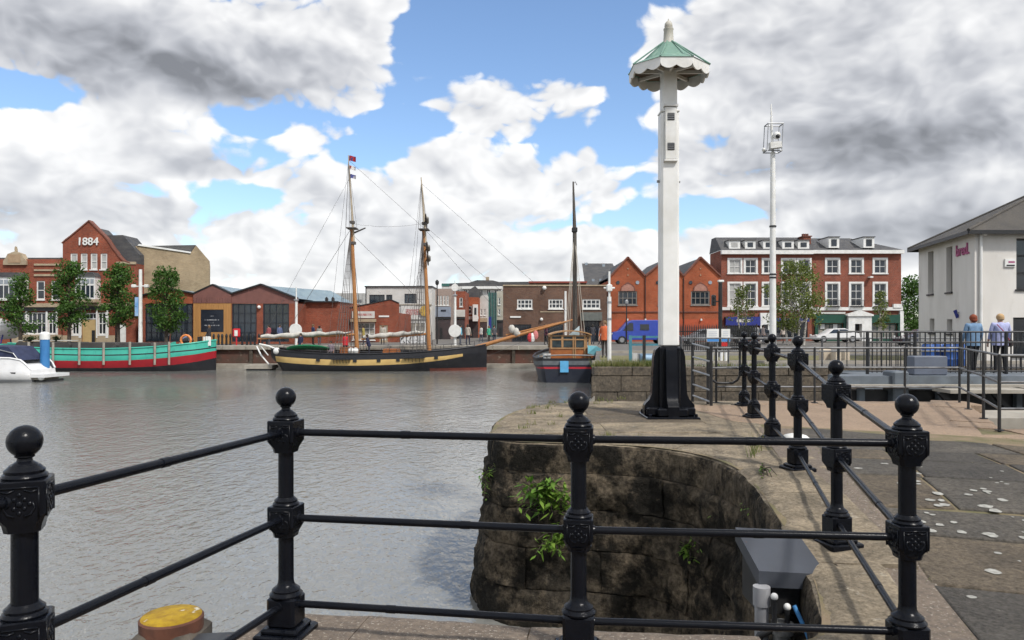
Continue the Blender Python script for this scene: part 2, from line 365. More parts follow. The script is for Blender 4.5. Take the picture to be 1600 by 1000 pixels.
# ------------------------------------------------------------------ ground levels
def gz(x, y):                                       # near quay: a low apron in front, rising to the pier
    t = min(max((y - 3.45) / 3.45, 0), 1); t = t*t*(3-2*t)
    return -0.20 + 0.22*t
def catmull(P, n=8):
    out = []
    for i in range(len(P)-1):
        p0, p1, p2, p3 = [Vector(P[max(min(k, len(P)-1), 0)]) for k in (i-1, i, i+1, i+2)]
        for j in range(n):
            t = j/n
            out.append(0.5*((2*p1) + (p2-p0)*t + (2*p0-5*p1+4*p2-p3)*t*t + (3*p1-p0-3*p2+p3)*t*t*t))
    out.append(Vector(P[-1])); return out
def resample(P, step):
    out = [P[0].copy()]; acc = 0.0
    for a, b in zip(P, P[1:]):
        L_ = (b-a).length; s = step-acc
        while s <= L_ and L_ > 0:
            out.append(a.lerp(b, s/L_)); s += step
        acc = (acc+L_) % step
    if (out[-1]-P[-1]).length > step*.3: out.append(P[-1].copy())
    return out
RAILS = [(-1.47, 2.26), (-1.104, 3.66), (0.306, 3.44), (1.754, 3.32)]          # railing posts, front runs
RAILR = [(2.123, 4.89), (2.575, 6.75), (2.957, 8.50), (3.44, 10.65), (3.80, 12.25)]
# water-side edge of the near quay, seen from above, water on the left hand when walking forward
EDGE_A = [(-3.2, -4.0), (-2.55, -.9), (-1.66, 2.32)]
EDGE_F = [(-1.34, 3.72), (-1.22, 3.90), (-1.02, 3.92), (.3, 3.72), (1.30, 3.60)]
EDGE_S = [(1.30, 3.60), (1.48, 3.66), (1.62, 3.92), (1.78, 4.45), (1.90, 5.20), (2.02, 6.20), (2.06, 6.9), (1.93, 7.55), (1.55, 8.05), (1.0, 8.28), (.35, 8.40), (-.02, 8.52), (-.20, 8.80), (-.25, 9.4), (-.16, 10.6), (.12, 11.7), (.62, 12.6), (1.4, 13.0)]
EDGE_L = [(1.4, 13.0), (4.0, 13.02), (7.75, 12.85), (6.15, 9.45), (40.0, 9.2)]
edge_curve = [Vector((*p, 0)) for p in EDGE_A] + catmull([Vector((*p, 0)) for p in EDGE_F], 6) + catmull([Vector((*p, 0)) for p in EDGE_S], 8)[1:]
full_edge = edge_curve + [Vector((*p, 0)) for p in EDGE_L[1:]]
quay = MB()
def fill_poly(mb, pts, zfun, holes=None):
    from mathutils.geometry import tessellate_polygon
    vs = [Vector((p[0], p[1], 0)) for p in pts]
    tris = tessellate_polygon([vs])
    mb.add([(p.x, p.y, zfun(p.x, p.y)) for p in vs], [t if ((vs[t[1]]-vs[t[0]]).cross(vs[t[2]]-vs[t[0]])).z > 0 else t[::-1] for t in tris])
# near quay body: a gridded sheet trimmed to the edge, laid just below the stones that pave it
def inside(x, y, poly):
    c = False; j = len(poly)-1
    for i in range(len(poly)):
        a, b = poly[i], poly[j]
        if (a[1] > y) != (b[1] > y) and x < (b[0]-a[0])*(y-a[1])/(b[1]-a[1])+a[0]: c = not c
        j = i
    return c
near_poly = [(p.x, p.y) for p in full_edge] + [(40, -30), (-10, -30), (-6, -15)]
def clip_half(poly, a, b, c):                       # keep a*x+b*y<=c
    out = []
    for i in range(len(poly)):
        p, q = poly[i], poly[(i+1) % len(poly)]; dp, dq = a*p[0]+b*p[1]-c, a*q[0]+b*q[1]-c
        if dp <= 0: out.append(p)
        if dp*dq < 0:
            t = dp/(dp-dq); out.append((p[0]+(q[0]-p[0])*t, p[1]+(q[1]-p[1])*t))
    return out
# rows of the sheet so that it follows the ramp
qs = MB()
ys = [-30, -8, 0, 2.5, 3.3, 3.6, 3.9, 4.2, 4.6, 5.0, 5.4, 5.8, 6.2, 6.6, 7.0, 7.4, 7.8, 8.2, 9.0, 10.0, 13.5]
def slice_poly(poly, y0, y1):
    # polygon may be concave: cut into strips with bmesh
    return None
bm = bmesh.new()
vv = [bm.verts.new((x, y, 0)) for x, y in near_poly]
bm.faces.new(vv); bmesh.ops.triangulate(bm, faces=bm.faces[:])
for y in ys[1:-1]:
    bmesh.ops.bisect_plane(bm, geom=bm.verts[:]+bm.edges[:]+bm.faces[:], plane_co=(0, y, 0), plane_no=(0, 1, 0))
for v_ in bm.verts: v_.co.z = gz(v_.co.x, v_.co.y) - 0.016
for f in bm.faces:
    if f.normal.z < 0: f.normal_flip()
me = bpy.data.meshes.new('quay'); bm.to_mesh(me); bm.free(); me.materials.append(M_DIRT)
quay_o = link('quay', me); tag(quay_o, kind='structure')
# retaining wall behind the facing stones (down into the water)
w = MB()
for a, b in zip(full_edge, full_edge[1:]):
    z0, z1 = gz(a.x, a.y)-.045, gz(b.x, b.y)-.045
    w.add([(a.x, a.y, WL-1.5), (b.x, b.y, WL-1.5), (b.x, b.y, z1), (a.x, a.y, z0)], [(0, 1, 2, 3)])
w.build('wall_core', M_FARWALL, quay_o)
# facing stones and coping stones along the edge, each its own piece
def hnoise(p, s): return noise.fractal(Vector(p)*s, 1.0, 2.0, 4)
def edge_stones(curve, seed, coping=True, courses=((-.34, .40), (-.74, .42), (-1.16, .45), (-1.61, .60)), width=.62, mcop=None, mwall=None, rnd=.10, batter=.10, bulge=.05, wide=None, fine=False):
    rnd_ = random.Random(seed)
    P = resample(curve, .06); n = len(P)
    nor = []
    for i in range(n):
        d = (P[min(i+1, n-1)]-P[max(i-1, 0)]).normalized(); nor.append(Vector((d.y, -d.x, 0)))   # points inland (right hand)
    def strip(i0, i1, prof, name, m_, gap, face=None):
        mb = MB(); rings = []
        step = 1 if fine else max(1, (i1-i0)//10)
        idx = list(range(i0, i1, step))
        if idx[-1] != i1: idx.append(i1)
        for k, i in enumerate(idx):
            p = P[i].copy(); t = (P[min(i+1, n-1)]-P[max(i-1, 0)]).normalized()
            if k == 0: p += t*gap
            if k == len(idx)-1: p -= t*gap
            g0 = gz(p.x, p.y); ring = []
            for (o_, z_) in prof:                   # o_: distance inland (negative over the water)
                q = Vector((p.x, p.y, g0+z_)) + nor[i]*o_
                a = bulge*hnoise(q, 1.7)+.45*bulge*hnoise(q, 6.5)+.2*bulge*hnoise(q, 19)
                if name == 'coping_stone': q.z += .25*a*(1 if o_ > .02 else .5); q -= nor[i]*(a*.35 if o_ < .06 else 0)
                else:
                    if o_ < .05: q -= nor[i]*a
                ring.append(q)
            rings.append(ring)
        mb.loft(rings, cap=True)
        if face is not None:
            npf = len(prof); mb.mi = [1 if (f_ < (len(rings)-1)*npf and (f_ % npf) < face) else 0 for f_ in range(len(mb.f))]
            o = mb.build(name, [m_, mwall or M_WALLSTONE], quay_o, smooth=42)
        else: o = mb.build(name, m_, quay_o, smooth=42)
        return o
    if coping:
        i = 0
        while i < n-1:
            L_ = int(rnd_.uniform(.85, 1.45)/.06); j = min(i+L_, n-1)
            if n-1-j < 6: j = n-1
            wd = (wide(P[i]) if wide else width)+rnd_.uniform(-.04, .04); dz = rnd_.uniform(-.008, .008); c = rnd
            prof = [(.04, -.36), (-.035, -.34), (-.045, -.20), (-.045+.10*c, -.10*c-.05), (-.045+.30*c, dz-.30*c), (-.045+c, dz-.04*c), (-.045+1.7*c, dz), (wd*.6, dz), (wd-.02, dz), (wd, dz-.015), (wd, -.12), (wd*.5, -.20)]
            strip(i, j, prof, 'coping_stone', mcop or M_COPING, .004, 4 if fine else None); i = j
    for (zt, hh) in courses:
        i = -int(rnd_.uniform(0, .6)/.06)
        while i < n-1:
            L_ = int(rnd_.uniform(.6, 1.25)/.06); j = min(i+L_, n-1)
            if n-1-j < 5: j = n-1
            i0 = max(i, 0)
            if j-i0 >= 3:
                b0 = -batter*(-zt)-.02; b1 = -batter*(hh-zt)-.02; pr = rnd_.uniform(-.012, .02)
                prof = [(.10, zt-hh+.003), (b1-pr+.010, zt-hh+.003)]+[(b1+(b0-b1)*t-pr-.008*math.sin(math.pi*t), zt-hh+.014+(hh-.028)*t) for t in (0, .12, .25, .4, .55, .7, .85, 1)]+[(b0-pr+.010, zt-.003), (.10, zt-.003)]
                strip(i0, j, prof, 'wall_stone', mwall or M_WALLSTONE, .002)
            i = j
edge_stones(edge_curve[:3], 1, width=.5, courses=())
edge_stones(edge_curve[2:2+25], 3, width=.55, mcop=M_AGG, courses=((-.34, .6), (-.94, .6), (-1.54, .6)), rnd=.05)
cS = catmull([Vector((*p, 0)) for p in EDGE_S], 8)
edge_stones(cS, 5, rnd=.11, width=.95, bulge=.085, fine=True, wide=lambda p: .42 if p.y < 4.3 else (.62 if p.y < 6.5 else .95))
edge_stones([Vector((*p, 0)) for p in EDGE_L[:2]], 9, width=.7, courses=(), rnd=.06)
edge_stones([Vector((*p, 0)) for p in EDGE_L[1:3]], 10, width=.6, mcop=M_PINK, courses=(), rnd=.05)
edge_stones([Vector((*p, 0)) for p in EDGE_L[2:4]], 11, width=.5, mcop=M_PINK, courses=(), rnd=.05)
edge_stones([Vector((6.15, 9.45, 0)), Vector((14, 9.38, 0))], 12, width=.5, mcop=M_PINK, courses=(), rnd=.05)
# ------------------------------------------------------------------ paving of the near quay
KERB = (Vector((3.64, 9.69)), Vector((5.5, 8.05)))            # where the flags end and the pink paving begins
kd = (KERB[1]-KERB[0]).normalized(); kn = Vector((-kd.y, kd.x))   # kn points to the far, pink side
if kn.y < 0: kn = -kn
kc = kn.dot(KERB[0])
rd = Vector((.227, .974)).normalized(); rn = Vector((rd.y, -rd.x)); ro = Vector((1.754, 3.32))
def flag(poly, m_, rnd_, zoff=0.0, name='flagstone', lift=.0, drop=.12):
    # inset bevelled slab
    c = Vector((sum(p[0] for p in poly)/len(poly), sum(p[1] for p in poly)/len(poly)))
    mb = MB(); rings = []
    tx, ty = rnd_.uniform(-.002, .002), rnd_.uniform(-.002, .002); lift += rnd_.uniform(-.002, .002)
    def ringat(inset, dz):
        r = []
        for p in poly:
            d = Vector(p)-c; q = c+d*(1-inset/max(d.length, .05)); r.append((q.x, q.y, gz(q.x, q.y)+lift+dz+tx*d.x+ty*d.y))
        return r
    rings = [ringat(0.012, -drop), ringat(0.010, -.016), ringat(.016, -.006), ringat(.034, 0.0)]
    mb.loft(rings); top = rings[-1]
    mb.add(top, [tuple(range(len(top)))])
    mb.build(name, m_, quay_o)
rf = random.Random(21)
u = -2.6
while u < 7.2:
    du = rf.uniform(.55, .95); v = .40 + rf.uniform(-.03, .03)
    while v < 9.5:
        dv = rf.uniform(.6, 1.25)
        poly = []
        for (a, b) in ((u, v), (u, v+dv), (u+du, v+dv), (u+du, v)):
            p = ro + rd*a + rn*b + Vector((.11*noise.noise(Vector((a*1.7, b*1.7, 1))), .11*noise.noise(Vector((a*1.7, b*1.7, 9)))))
            poly.append((p.x, p.y))
        # subdivide edges a little so the slab follows the ramp
        poly = clip_half(poly, kn.x, kn.y, kc-.02)
        if len(poly) > 3:
            cxp = sum(p[0] for p in poly)/len(poly); cyp = sum(p[1] for p in poly)/len(poly)
            if inside(cxp, cyp, near_poly) and cxp < 9:
                ar = 0.5*abs(sum(poly[i][0]*poly[(i+1) % len(poly)][1]-poly[(i+1) % len(poly)][0]*poly[i][1] for i in range(len(poly))))
                if ar > .05: flag(poly, rf.choice((M_FLAG, M_FLAG, M_FLAG3, M_FLAG3, M_FLAG2)), rf)
        v += dv + .012
    u += du + .012
# aggregate strip between railing coping and the flags, at the corner by the ramp
mb = MB()
for k in range(12):
    a0, a1 = -2.6+k*.75, -2.6+(k+1)*.75
    pts = [ro+rd*a0+rn*-.06, ro+rd*a0+rn*.44, ro+rd*a1+rn*.44, ro+rd*a1+rn*-.06]
    if pts[2].y > 9.9: break
    mb.add([(p.x, p.y, gz(p.x, p.y)-.006) for p in pts], [(0, 1, 2, 3)])
mb.build('aggregate_strip', M_AGG, quay_o)
# front apron behind the front railing
mb = MB(); mb.add([(-3.0, -3, -.207), (1.9, -3, -.207), (1.78, 3.5, -.207), (-1.2, 3.72, -.207)], [(0, 1, 2, 3)])
mb.build('apron', M_AGG, quay_o)
# pink paving sheet
mb = MB()
pk = [(3.05, 9.9), (2.9, 11.2), (2.75, 12.42), (7.25, 12.3), (6.0, 9.7), (5.62, 8.95), (8.5, 8.9), (12, 8.9), (12, 2.3)]
pk = clip_half(pk, -kn.x, -kn.y, -kc)
fill_poly(mb, pk, lambda x, y: gz(x, y)-.006)
mb.build('pink_paving', M_PINK, quay_o)
# kerb strip
mb = MB(); a = KERB[0]-kd*.5; b = KERB[1]+kd*5
mb.obox((a.x, a.y, -.05), (b.x, b.y, -.06), .16, .1); mb.build('kerb', M_COPING, quay_o)
# pier top slabs
rp = random.Random(5)
for iy in range(4):
    y0 = 9.1+iy*.93
    x = -.2
    while x < 3.2:
        dx = rp.uniform(.9, 1.6)
        poly = [(x, y0), (x+dx, y0-.02), (x+dx, y0+.90), (x, y0+.92)]
        if all(inside(px_+sx*.75, py_+sy*.6, near_poly) for (px_, py_) in poly for sx, sy in ((-1, 0), (0, -1), (0, 1))) and max(p[0] for p in poly) < 3.25:
            flag(poly, M_FLAG2 if rp.random() < .7 else M_COPING, rp, name='pier_slab', lift=.004)
        x += dx+.02
mb = MB()
fill_poly(mb, [(.4, 9.0), (1.8, 8.75), (2.85, 8.0), (3.3, 10.0), (2.95, 12.4), (1.5, 12.4), (.5, 11.5)], lambda x, y: gz(x, y)-.010)
mb.build('pier_fill', M_COPING, quay_o)
# ------------------------------------------------------------------ lock: far wall, ground beyond, far quay
FG = -0.20                                          # level of the far quay
g = MB()
far_edge = [(-90, 60), (6.8, 60), (2.63, 24.0), (60, 24.0)]
# one ground sheet round the basin, out to the horizon
g.add([(-2500, 60, FG), (6.8, 60, FG), (2500, 60, FG), (2500, 3000, FG), (-2500, 3000, FG)], [(0, 1, 2, 3, 4)])
g.add([(2.63, 24, -.03), (60, 24, -.03), (60, 60, FG), (6.8, 60, FG)], [(0, 1, 2, 3)])
g.add([(60, -30, -.03), (2500, -30, FG), (2500, 60, FG), (60, 60, FG), (60, 24, -.03)], [(0, 1, 2, 3, 4)])
g.add([(-2500, -1000, FG), (-90, -1000, FG), (-90, 60, FG), (-2500, 60, FG)], [(0, 1, 2, 3)])
g.add([(-10, -1000, FG-.05), (2500, -1000, FG-.05), (2500, -30, FG-.05), (-10, -30, FG-.05)], [(0, 1, 2, 3)])
gro = g.build('ground', M_ASPH); tag(gro, kind='structure')
lw = MB(); lw.box(2.63, 60, 24.0, 24.5, WL-1, -.035)
lwo = lw.build('lock_wall', M_FARWALL); tag(lwo, kind='structure')
lw = MB(); lw.add([(2.63, 24.0, WL-1), (2.63, 24.0, -.035), (6.8, 60, FG-.01), (6.8, 60, WL-1)], [(0, 1, 2, 3)]); lw.build('side_wall', M_FARWALL, lwo)
r_ = random.Random(33)
x = 2.60
while x < 15:                                       # coping stones of the far lock wall
    dx = r_.uniform(.9, 1.5)
    mb = MB(); z = r_.uniform(0, .02); mb.cbox(x+dx/2, 24.25, -.26, dx-.02, .62, .27+z, .02); mb.build('coping_stone', M_CONC if r_.random() < .25 else M_FARWALL, lwo); x += dx
for k, zt in enumerate((-.27, -.78, -1.30)):
    x = 2.62-r_.uniform(0, .3)
    while x < 13:
        dx = r_.uniform(.8, 1.5); mb = MB(); pr = r_.uniform(0, .03)
        mb.cbox(x+dx/2, 23.985-pr/2, zt-.50, dx-.015, .05+pr, .49, .012); mb.build('wall_stone', M_FARWALL, lwo); x += dx
# pale raking concrete fender at the end of the far lock wall
mb = MB(); mb.prism([(2.62, -.9), (2.62, -2.3), (2.05, -2.3), (2.10, -1.55)], 23.7, 24.2); mb.build('fender_block', M_CONC, lwo)
# far quay wall across the basin
fq = MB(); fq.box(-95, 6.9, 60.0, 60.6, WL-1, FG-.33); fqo = fq.build('quay_wall', M_QUAYBRICK); tag(fqo, kind='structure')
x = -62; r_ = random.Random(8)
while x < 6.4:
    dx = r_.uniform(1.6, 2.4); mb = MB(); mb.cbox(x+dx/2, 60.22, FG-.32, dx-.03, .95, .34, .03); mb.build('coping_stone', M_CONC, fqo); x += dx
mb = MB(); mb.box(-30, 3.4, 59.3, 60.0, -1.98, -1.62); mb.build('waling_beam', M_CONC, fqo)
for x in range(-30, 5, 3):
    mb = MB(); mb.box(x, x+.25, 59.82, 59.99, -1.95, FG-.34); mb.build('fender_timber', mat('dark_timber', (.05, .04, .03), (.08, .065, .05), rough=.9), fqo)

mb = MB(); mb.box(2.95, 30, 27.4, 27.75, -.06, .06); mb.build('kerb', M_CONC, gro)
mb = MB(); mb.add([(3.6, 30.5, -.045), (30, 30.5, -.045), (30, 36, -.07), (4.2, 36, -.07)], [(0, 1, 2, 3)]); mb.build('verge', mat('dry_verge', (.20, .17, .085), (.12, .125, .05), rough=1, scale=3, bump=.03, bscale=30), gro)
mb = MB(); mb.box(5.0, 60, 40.0, 40.3, -.12, .03); mb.build('kerb', M_CONC, gro)
# ------------------------------------------------------------------ cast iron railing
def rail_post_mesh():
    mb = MB()
    mb.cbox(0, 0, -.02, .235, .235, .045, .008); mb.cbox(0, 0, .02, .185, .185, .03, .010)
    mb.cbox(0, 0, .045, .142, .142, .150, .014)
    mb.lathe([(.078, .190), (.080, .198), (.072, .206), (.066, .212), (.068, .220), (.056, .230), (.045, .238), (.039, .250), (.037, .27)], 20)
    mb.lathe([(.037, .24), (.0365, .47), (.044, .478), (.056, .492), (.060, .500)], 20)
    def block(z0, z1):
        a = .067; mid = z0+.035
        def sq(h, z, c): return [(-h+c,-h,z),(h-c,-h,z),(h,-h+c,z),(h,h-c,z),(h-c,h,z),(-h+c,h,z),(-h,h-c,z),(-h,-h+c,z)]
        mb.loft([sq(.048, z0-.022, .016), sq(.052, z0, .016), sq(a, mid, .006), sq(a, z1-.004, .006), sq(a-.004, z1, .006)], cap=True)
        mb.lathe([(.060, z1-.002), (.063, z1+.006), (.060, z1+.012), (.054, z1+.016), (.056, z1+.024), (.047, z1+.032), (.040, z1+.040)], 20)
    block(.500, .630); block(.910, 1.045)
    mb.lathe([(.037, .64), (.0365, .885), (.046, .895), (.050, .905)], 20)
    mb.lathe([(.045, 1.07), (.034, 1.088), (.022, 1.096), (.020, 1.104), (.027, 1.108), (.027, 1.113), (.020, 1.118)], 20)
    return mb
def crest_mesh():                                    # raised flower-and-scroll badge cast on a block face
    mb = MB(); y = -.0665
    for i in range(8):
        a = math.pi*2*i/8; r = .027 if i % 2 == 0 else .019
        mb.sphere((r*math.cos(a), y, r*math.sin(a)), .0075, 6, 4, (1, .55, 1))
    mb.sphere((0, y, 0), .010, 8, 5, (1, .6, 1))
    for s in (-1, 1):
        mb.path([(s*.012, y, -.036), (s*.030, y, -.030), (s*.040, y, -.012), (s*.034, y, .006)], .0042, 5)
        mb.path([(s*.046, y, .040), (s*.030, y, .034), (s*.012, y, .042)], .0042, 5)
    mb.obox((-.048, y, .048), (.048, y, .048), .006, .005)
    for s in (-1, 1): mb.obox((s*.050, y, -.042), (s*.050, y, .048), .005, .006)
    return mb
def make_railing():
    root = thing('iron_railing', 'black cast iron railing with ball finials along the stone quay edge', 'railing', (RAILS[1][0], RAILS[1][1], -.2))
    ro_ = Vector(root.location)
    pm = rail_post_mesh().mesh('post', M_BLACK); pm.polygons.foreach_set('use_smooth', [True]*len(pm.polygons)); pm.set_sharp_from_angle(angle=R(35))
    bb = MB(); bb.sphere((0, 0, 1.155), .049, 24, 16); bm_ = bb.mesh('ball_finial', M_BLACK); bm_.polygons.foreach_set('use_smooth', [True]*len(bm_.polygons))
    cm = crest_mesh().mesh('crest', M_BLACK); cm.polygons.foreach_set('use_smooth', [True]*len(cm.polygons))
    pts = [(-2.03, .35)] + RAILS + RAILR
    faces = [R(-69), R(-69), R(-10), R(-7), R(0), R(13), R(13), R(13), R(13), R(13)]
    P3 = []
    for k, (x, y) in enumerate(pts):
        z = gz(x, y); P3.append(Vector((x, y, z)))
        post = link('post', pm, root); post.location = P3[-1]-ro_; post.rotation_euler = (R(random.uniform(-.25, .25)), R(random.uniform(-.25, .25)), faces[k] if k != 2 else R(-9))
        link('ball_finial', bm_, post)
        for zc in (.978, .562):
            for s in (0, 1, 2, 3) if 3 <= k <= 4 or k <= 1 else (0, 2):
                if k in (3,) and s in (1, 3): continue
                c = link('crest', cm, post); c.location = (0, 0, zc); c.rotation_euler = (0, 0, s*math.pi/2)
    hz = (.985, .568, .150)
    for a, b in zip(P3, P3[1:]):
        for h in hz:
            d = (b-a).normalized(); p, q = a+Vector((0, 0, h)), b+Vector((0, 0, h))
            mb = MB(); mb.tube(p-ro_, q-ro_, .0175, n=12, cap=False)
            for e, s in ((p, 1), (q, -1)):           # sockets where the rail enters the block
                mb.tube(e-ro_+d*(s*.055), e-ro_+d*(s*.074), .026, .022, n=12)
            mid = p.lerp(q, random.uniform(.3, .7)); mb.tube(mid-ro_-d*.022, mid-ro_+d*.022, .0195, n=12)
            mb.build('rail', M_BLACK, root, smooth=40)
make_railing()
# ------------------------------------------------------------------ signal mast
def make_mast():
    d = 10.70; X = PX(1044.5, d)
    root = thing('signal_mast', 'tall white dock mast on flared black pedestal with green octagonal canopy', 'mast', (X, d, .02))
    mb = MB()
    prof = [(.355, .0), (.355, .17), (.335, .20), (.285, .25), (.250, .33), (.236, .60), (.222, .86), (.198, .955), (.150, 1.0)]
    for k in range(2):
        pts = [(-a, z) for a, z in reversed(prof)]; pts = [(a, z) for a, z in prof][::1]
        poly = [(-a, z) for a, z in prof][:1] + [(a, z) for a, z in prof] + [(-a, z) for a, z in reversed(prof[1:])]
        if k == 0: mb.prism(poly, -.075, .075)
        else:
            n = len(poly); vs = [(-.077, x, z) for x, z in poly]+[(.077, x, z) for x, z in poly]
            mb.add(vs, [tuple(range(n-1, -1, -1)), tuple(range(n, 2*n))]+[(i, (i+1) % n, n+(i+1) % n, n+i) for i in range(n)])
    mb.cbox(0, 0, .0, .30, .30, 1.01, .03); mb.cbox(0, 0, -.02, .74, .74, .05, .01)
    for s in (-1, 1):
        mb.cbox(s*.19, 0, .03, .30, .42, .12, .02); mb.cbox(0, s*.19, .03, .42, .30, .118, .02)
        for q in (-1, 1): mb.lathe([(.022, .03), (.022, .065), (.012, .075)], 6, (s*.32, q*.32, 0))
    for z in (.12, .5, .8): mb.lathe([(.014, z), (.014, z+.001)], 6, (0, -.37, 0)) if z < .2 else None
    mb.build('pedestal', M_BLACK, root, smooth=30)
    mb = MB(); mb.cbox(0, 0, 1.0, .258, .258, 3.33, .028); mb.build('shaft', M_WHITE, root)
    mb = MB(); mb.cbox(0, 0, 4.31, .212, .212, .72, .022); mb.cbox(0, 0, 4.322, .27, .27, .028, .01); mb.build('upper_shaft', M_WHITE, root)
    mb = MB(); mb.cbox(0, -.150, 3.64, .165, .05, .74, .008); mb.obox((-.10, -.150, 4.40), (.10, -.150, 4.40), .085, .03)
    mb.cbox(0, -.155, 3.61, .19, .06, .03, .006)
    pn = mb.build('hatch_panel', M_OFFWHITE, root)
    for z in (3.77, 4.19):
        mb = MB(); mb.box(-.048, .048, -.182, -.172, z, z+.10); v_ = mb.build('vent', M_BLACKM, pn)
        mb = MB()
        for i in range(3): mb.box(-.05, .05, -.186, -.181, z+.018+.03*i, z+.024+.03*i)
        mb.build('louvre', M_GALV, v_)
    for s in (-1, 1):
        for z in (3.36,):
            mb = MB(); mb.tube((s*.12, 0, z), (s*.165, 0, z), .02, n=8); mb.build('bolt', M_GALV, root)
    # canopy
    M_PATINA = mat('green_patina', (.170, .300, .235), (.125, .225, .185), rough=.6, scale=4, c3=(.24, .37, .30), scale3=7, stretch=(1, 1, .4))
    re, rt, ze, zt = .585, .085, 4.955, 5.335
    rot = math.pi/8
    def o8(r, z): return [(r*math.cos(rot+math.pi/4*i), r*math.sin(rot+math.pi/4*i), z) for i in range(8)]
    cn = MB()
    cn.loft([o8(re, ze), o8(.36, ze+.115), o8(rt, zt)]); cn.loft([o8(rt-.01, zt-.03), o8(.34, ze+.09), o8(re-.025, ze-.004)])
    cn.loft([o8(re-.025, ze-.004), o8(re, ze)])
    cano = cn.build('canopy', M_PATINA, root)
    for i in range(8):
        a = rot+math.pi/4*i; mb = MB(); mb.tube((re*math.cos(a), re*math.sin(a), ze+.004), (rt*math.cos(a), rt*math.sin(a), zt+.006), .011, n=6); mb.build('hip_roll', M_PATINA, cano)
        p, q = Vector((math.cos(a), math.sin(a), 0)), Vector((math.cos(a+math.pi/4), math.sin(a+math.pi/4), 0))
        n_ = ((p+q)/2).normalized(); p, q = p*(re-.012), q*(re-.012)
        mb = MB(); top, bot = [], []
        K = 24
        for k in range(K+1):
            t = k/K; c = p.lerp(q, t); s = abs(math.sin(t*math.pi*2)); e = .105+.045*s if .04 < t < .96 else .085
            top.append(c+Vector((0, 0, ze))); bot.append(c+Vector((0, 0, ze-e)))
        vs = [v+n_*o_ for o_ in (0, -.018) for v in top+bot]; m2 = 2*(K+1); fs = []
        for k in range(K):
            fs += [(k, K+1+k, K+2+k, k+1), (m2+k+1, m2+K+2+k, m2+K+1+k, m2+k), (K+1+k, m2+K+1+k, m2+K+2+k, K+2+k)]
        mb.add(vs, fs); mb.build('valance', M_OFFWHITE, cano)
        mb = MB(); c = (p+q)/2; mb.obox((c.x*.95, c.y*.95, ze-.03), (n_.x*.10, n_.y*.10, ze-.03), .03, .05); mb.build('bracket', M_OFFWHITE, cano)
    mb = MB(); mb.lathe([(.50, ze-.01), (.50, ze-.004)], 8, rot=rot); mb.build('soffit', mat('old_timber_soffit', (.12, .085, .055), (.08, .058, .04), rough=.9), cano)
    mb = MB(); mb.lathe([(.095, zt-.02), (.078, zt+.01), (.072, zt+.06), (.066, zt+.18), (.072, zt+.19), (.072, zt+.205), (.05, zt+.215), (.058, zt+.24), (.055, zt+.275), (.035, zt+.305), (.012, zt+.32), (.006, zt+.35)], 14)
    mb.build('finial', mat('weathered_lead', (.52, .50, .44), (.40, .38, .33), rough=.6), root, smooth=40)
make_mast()
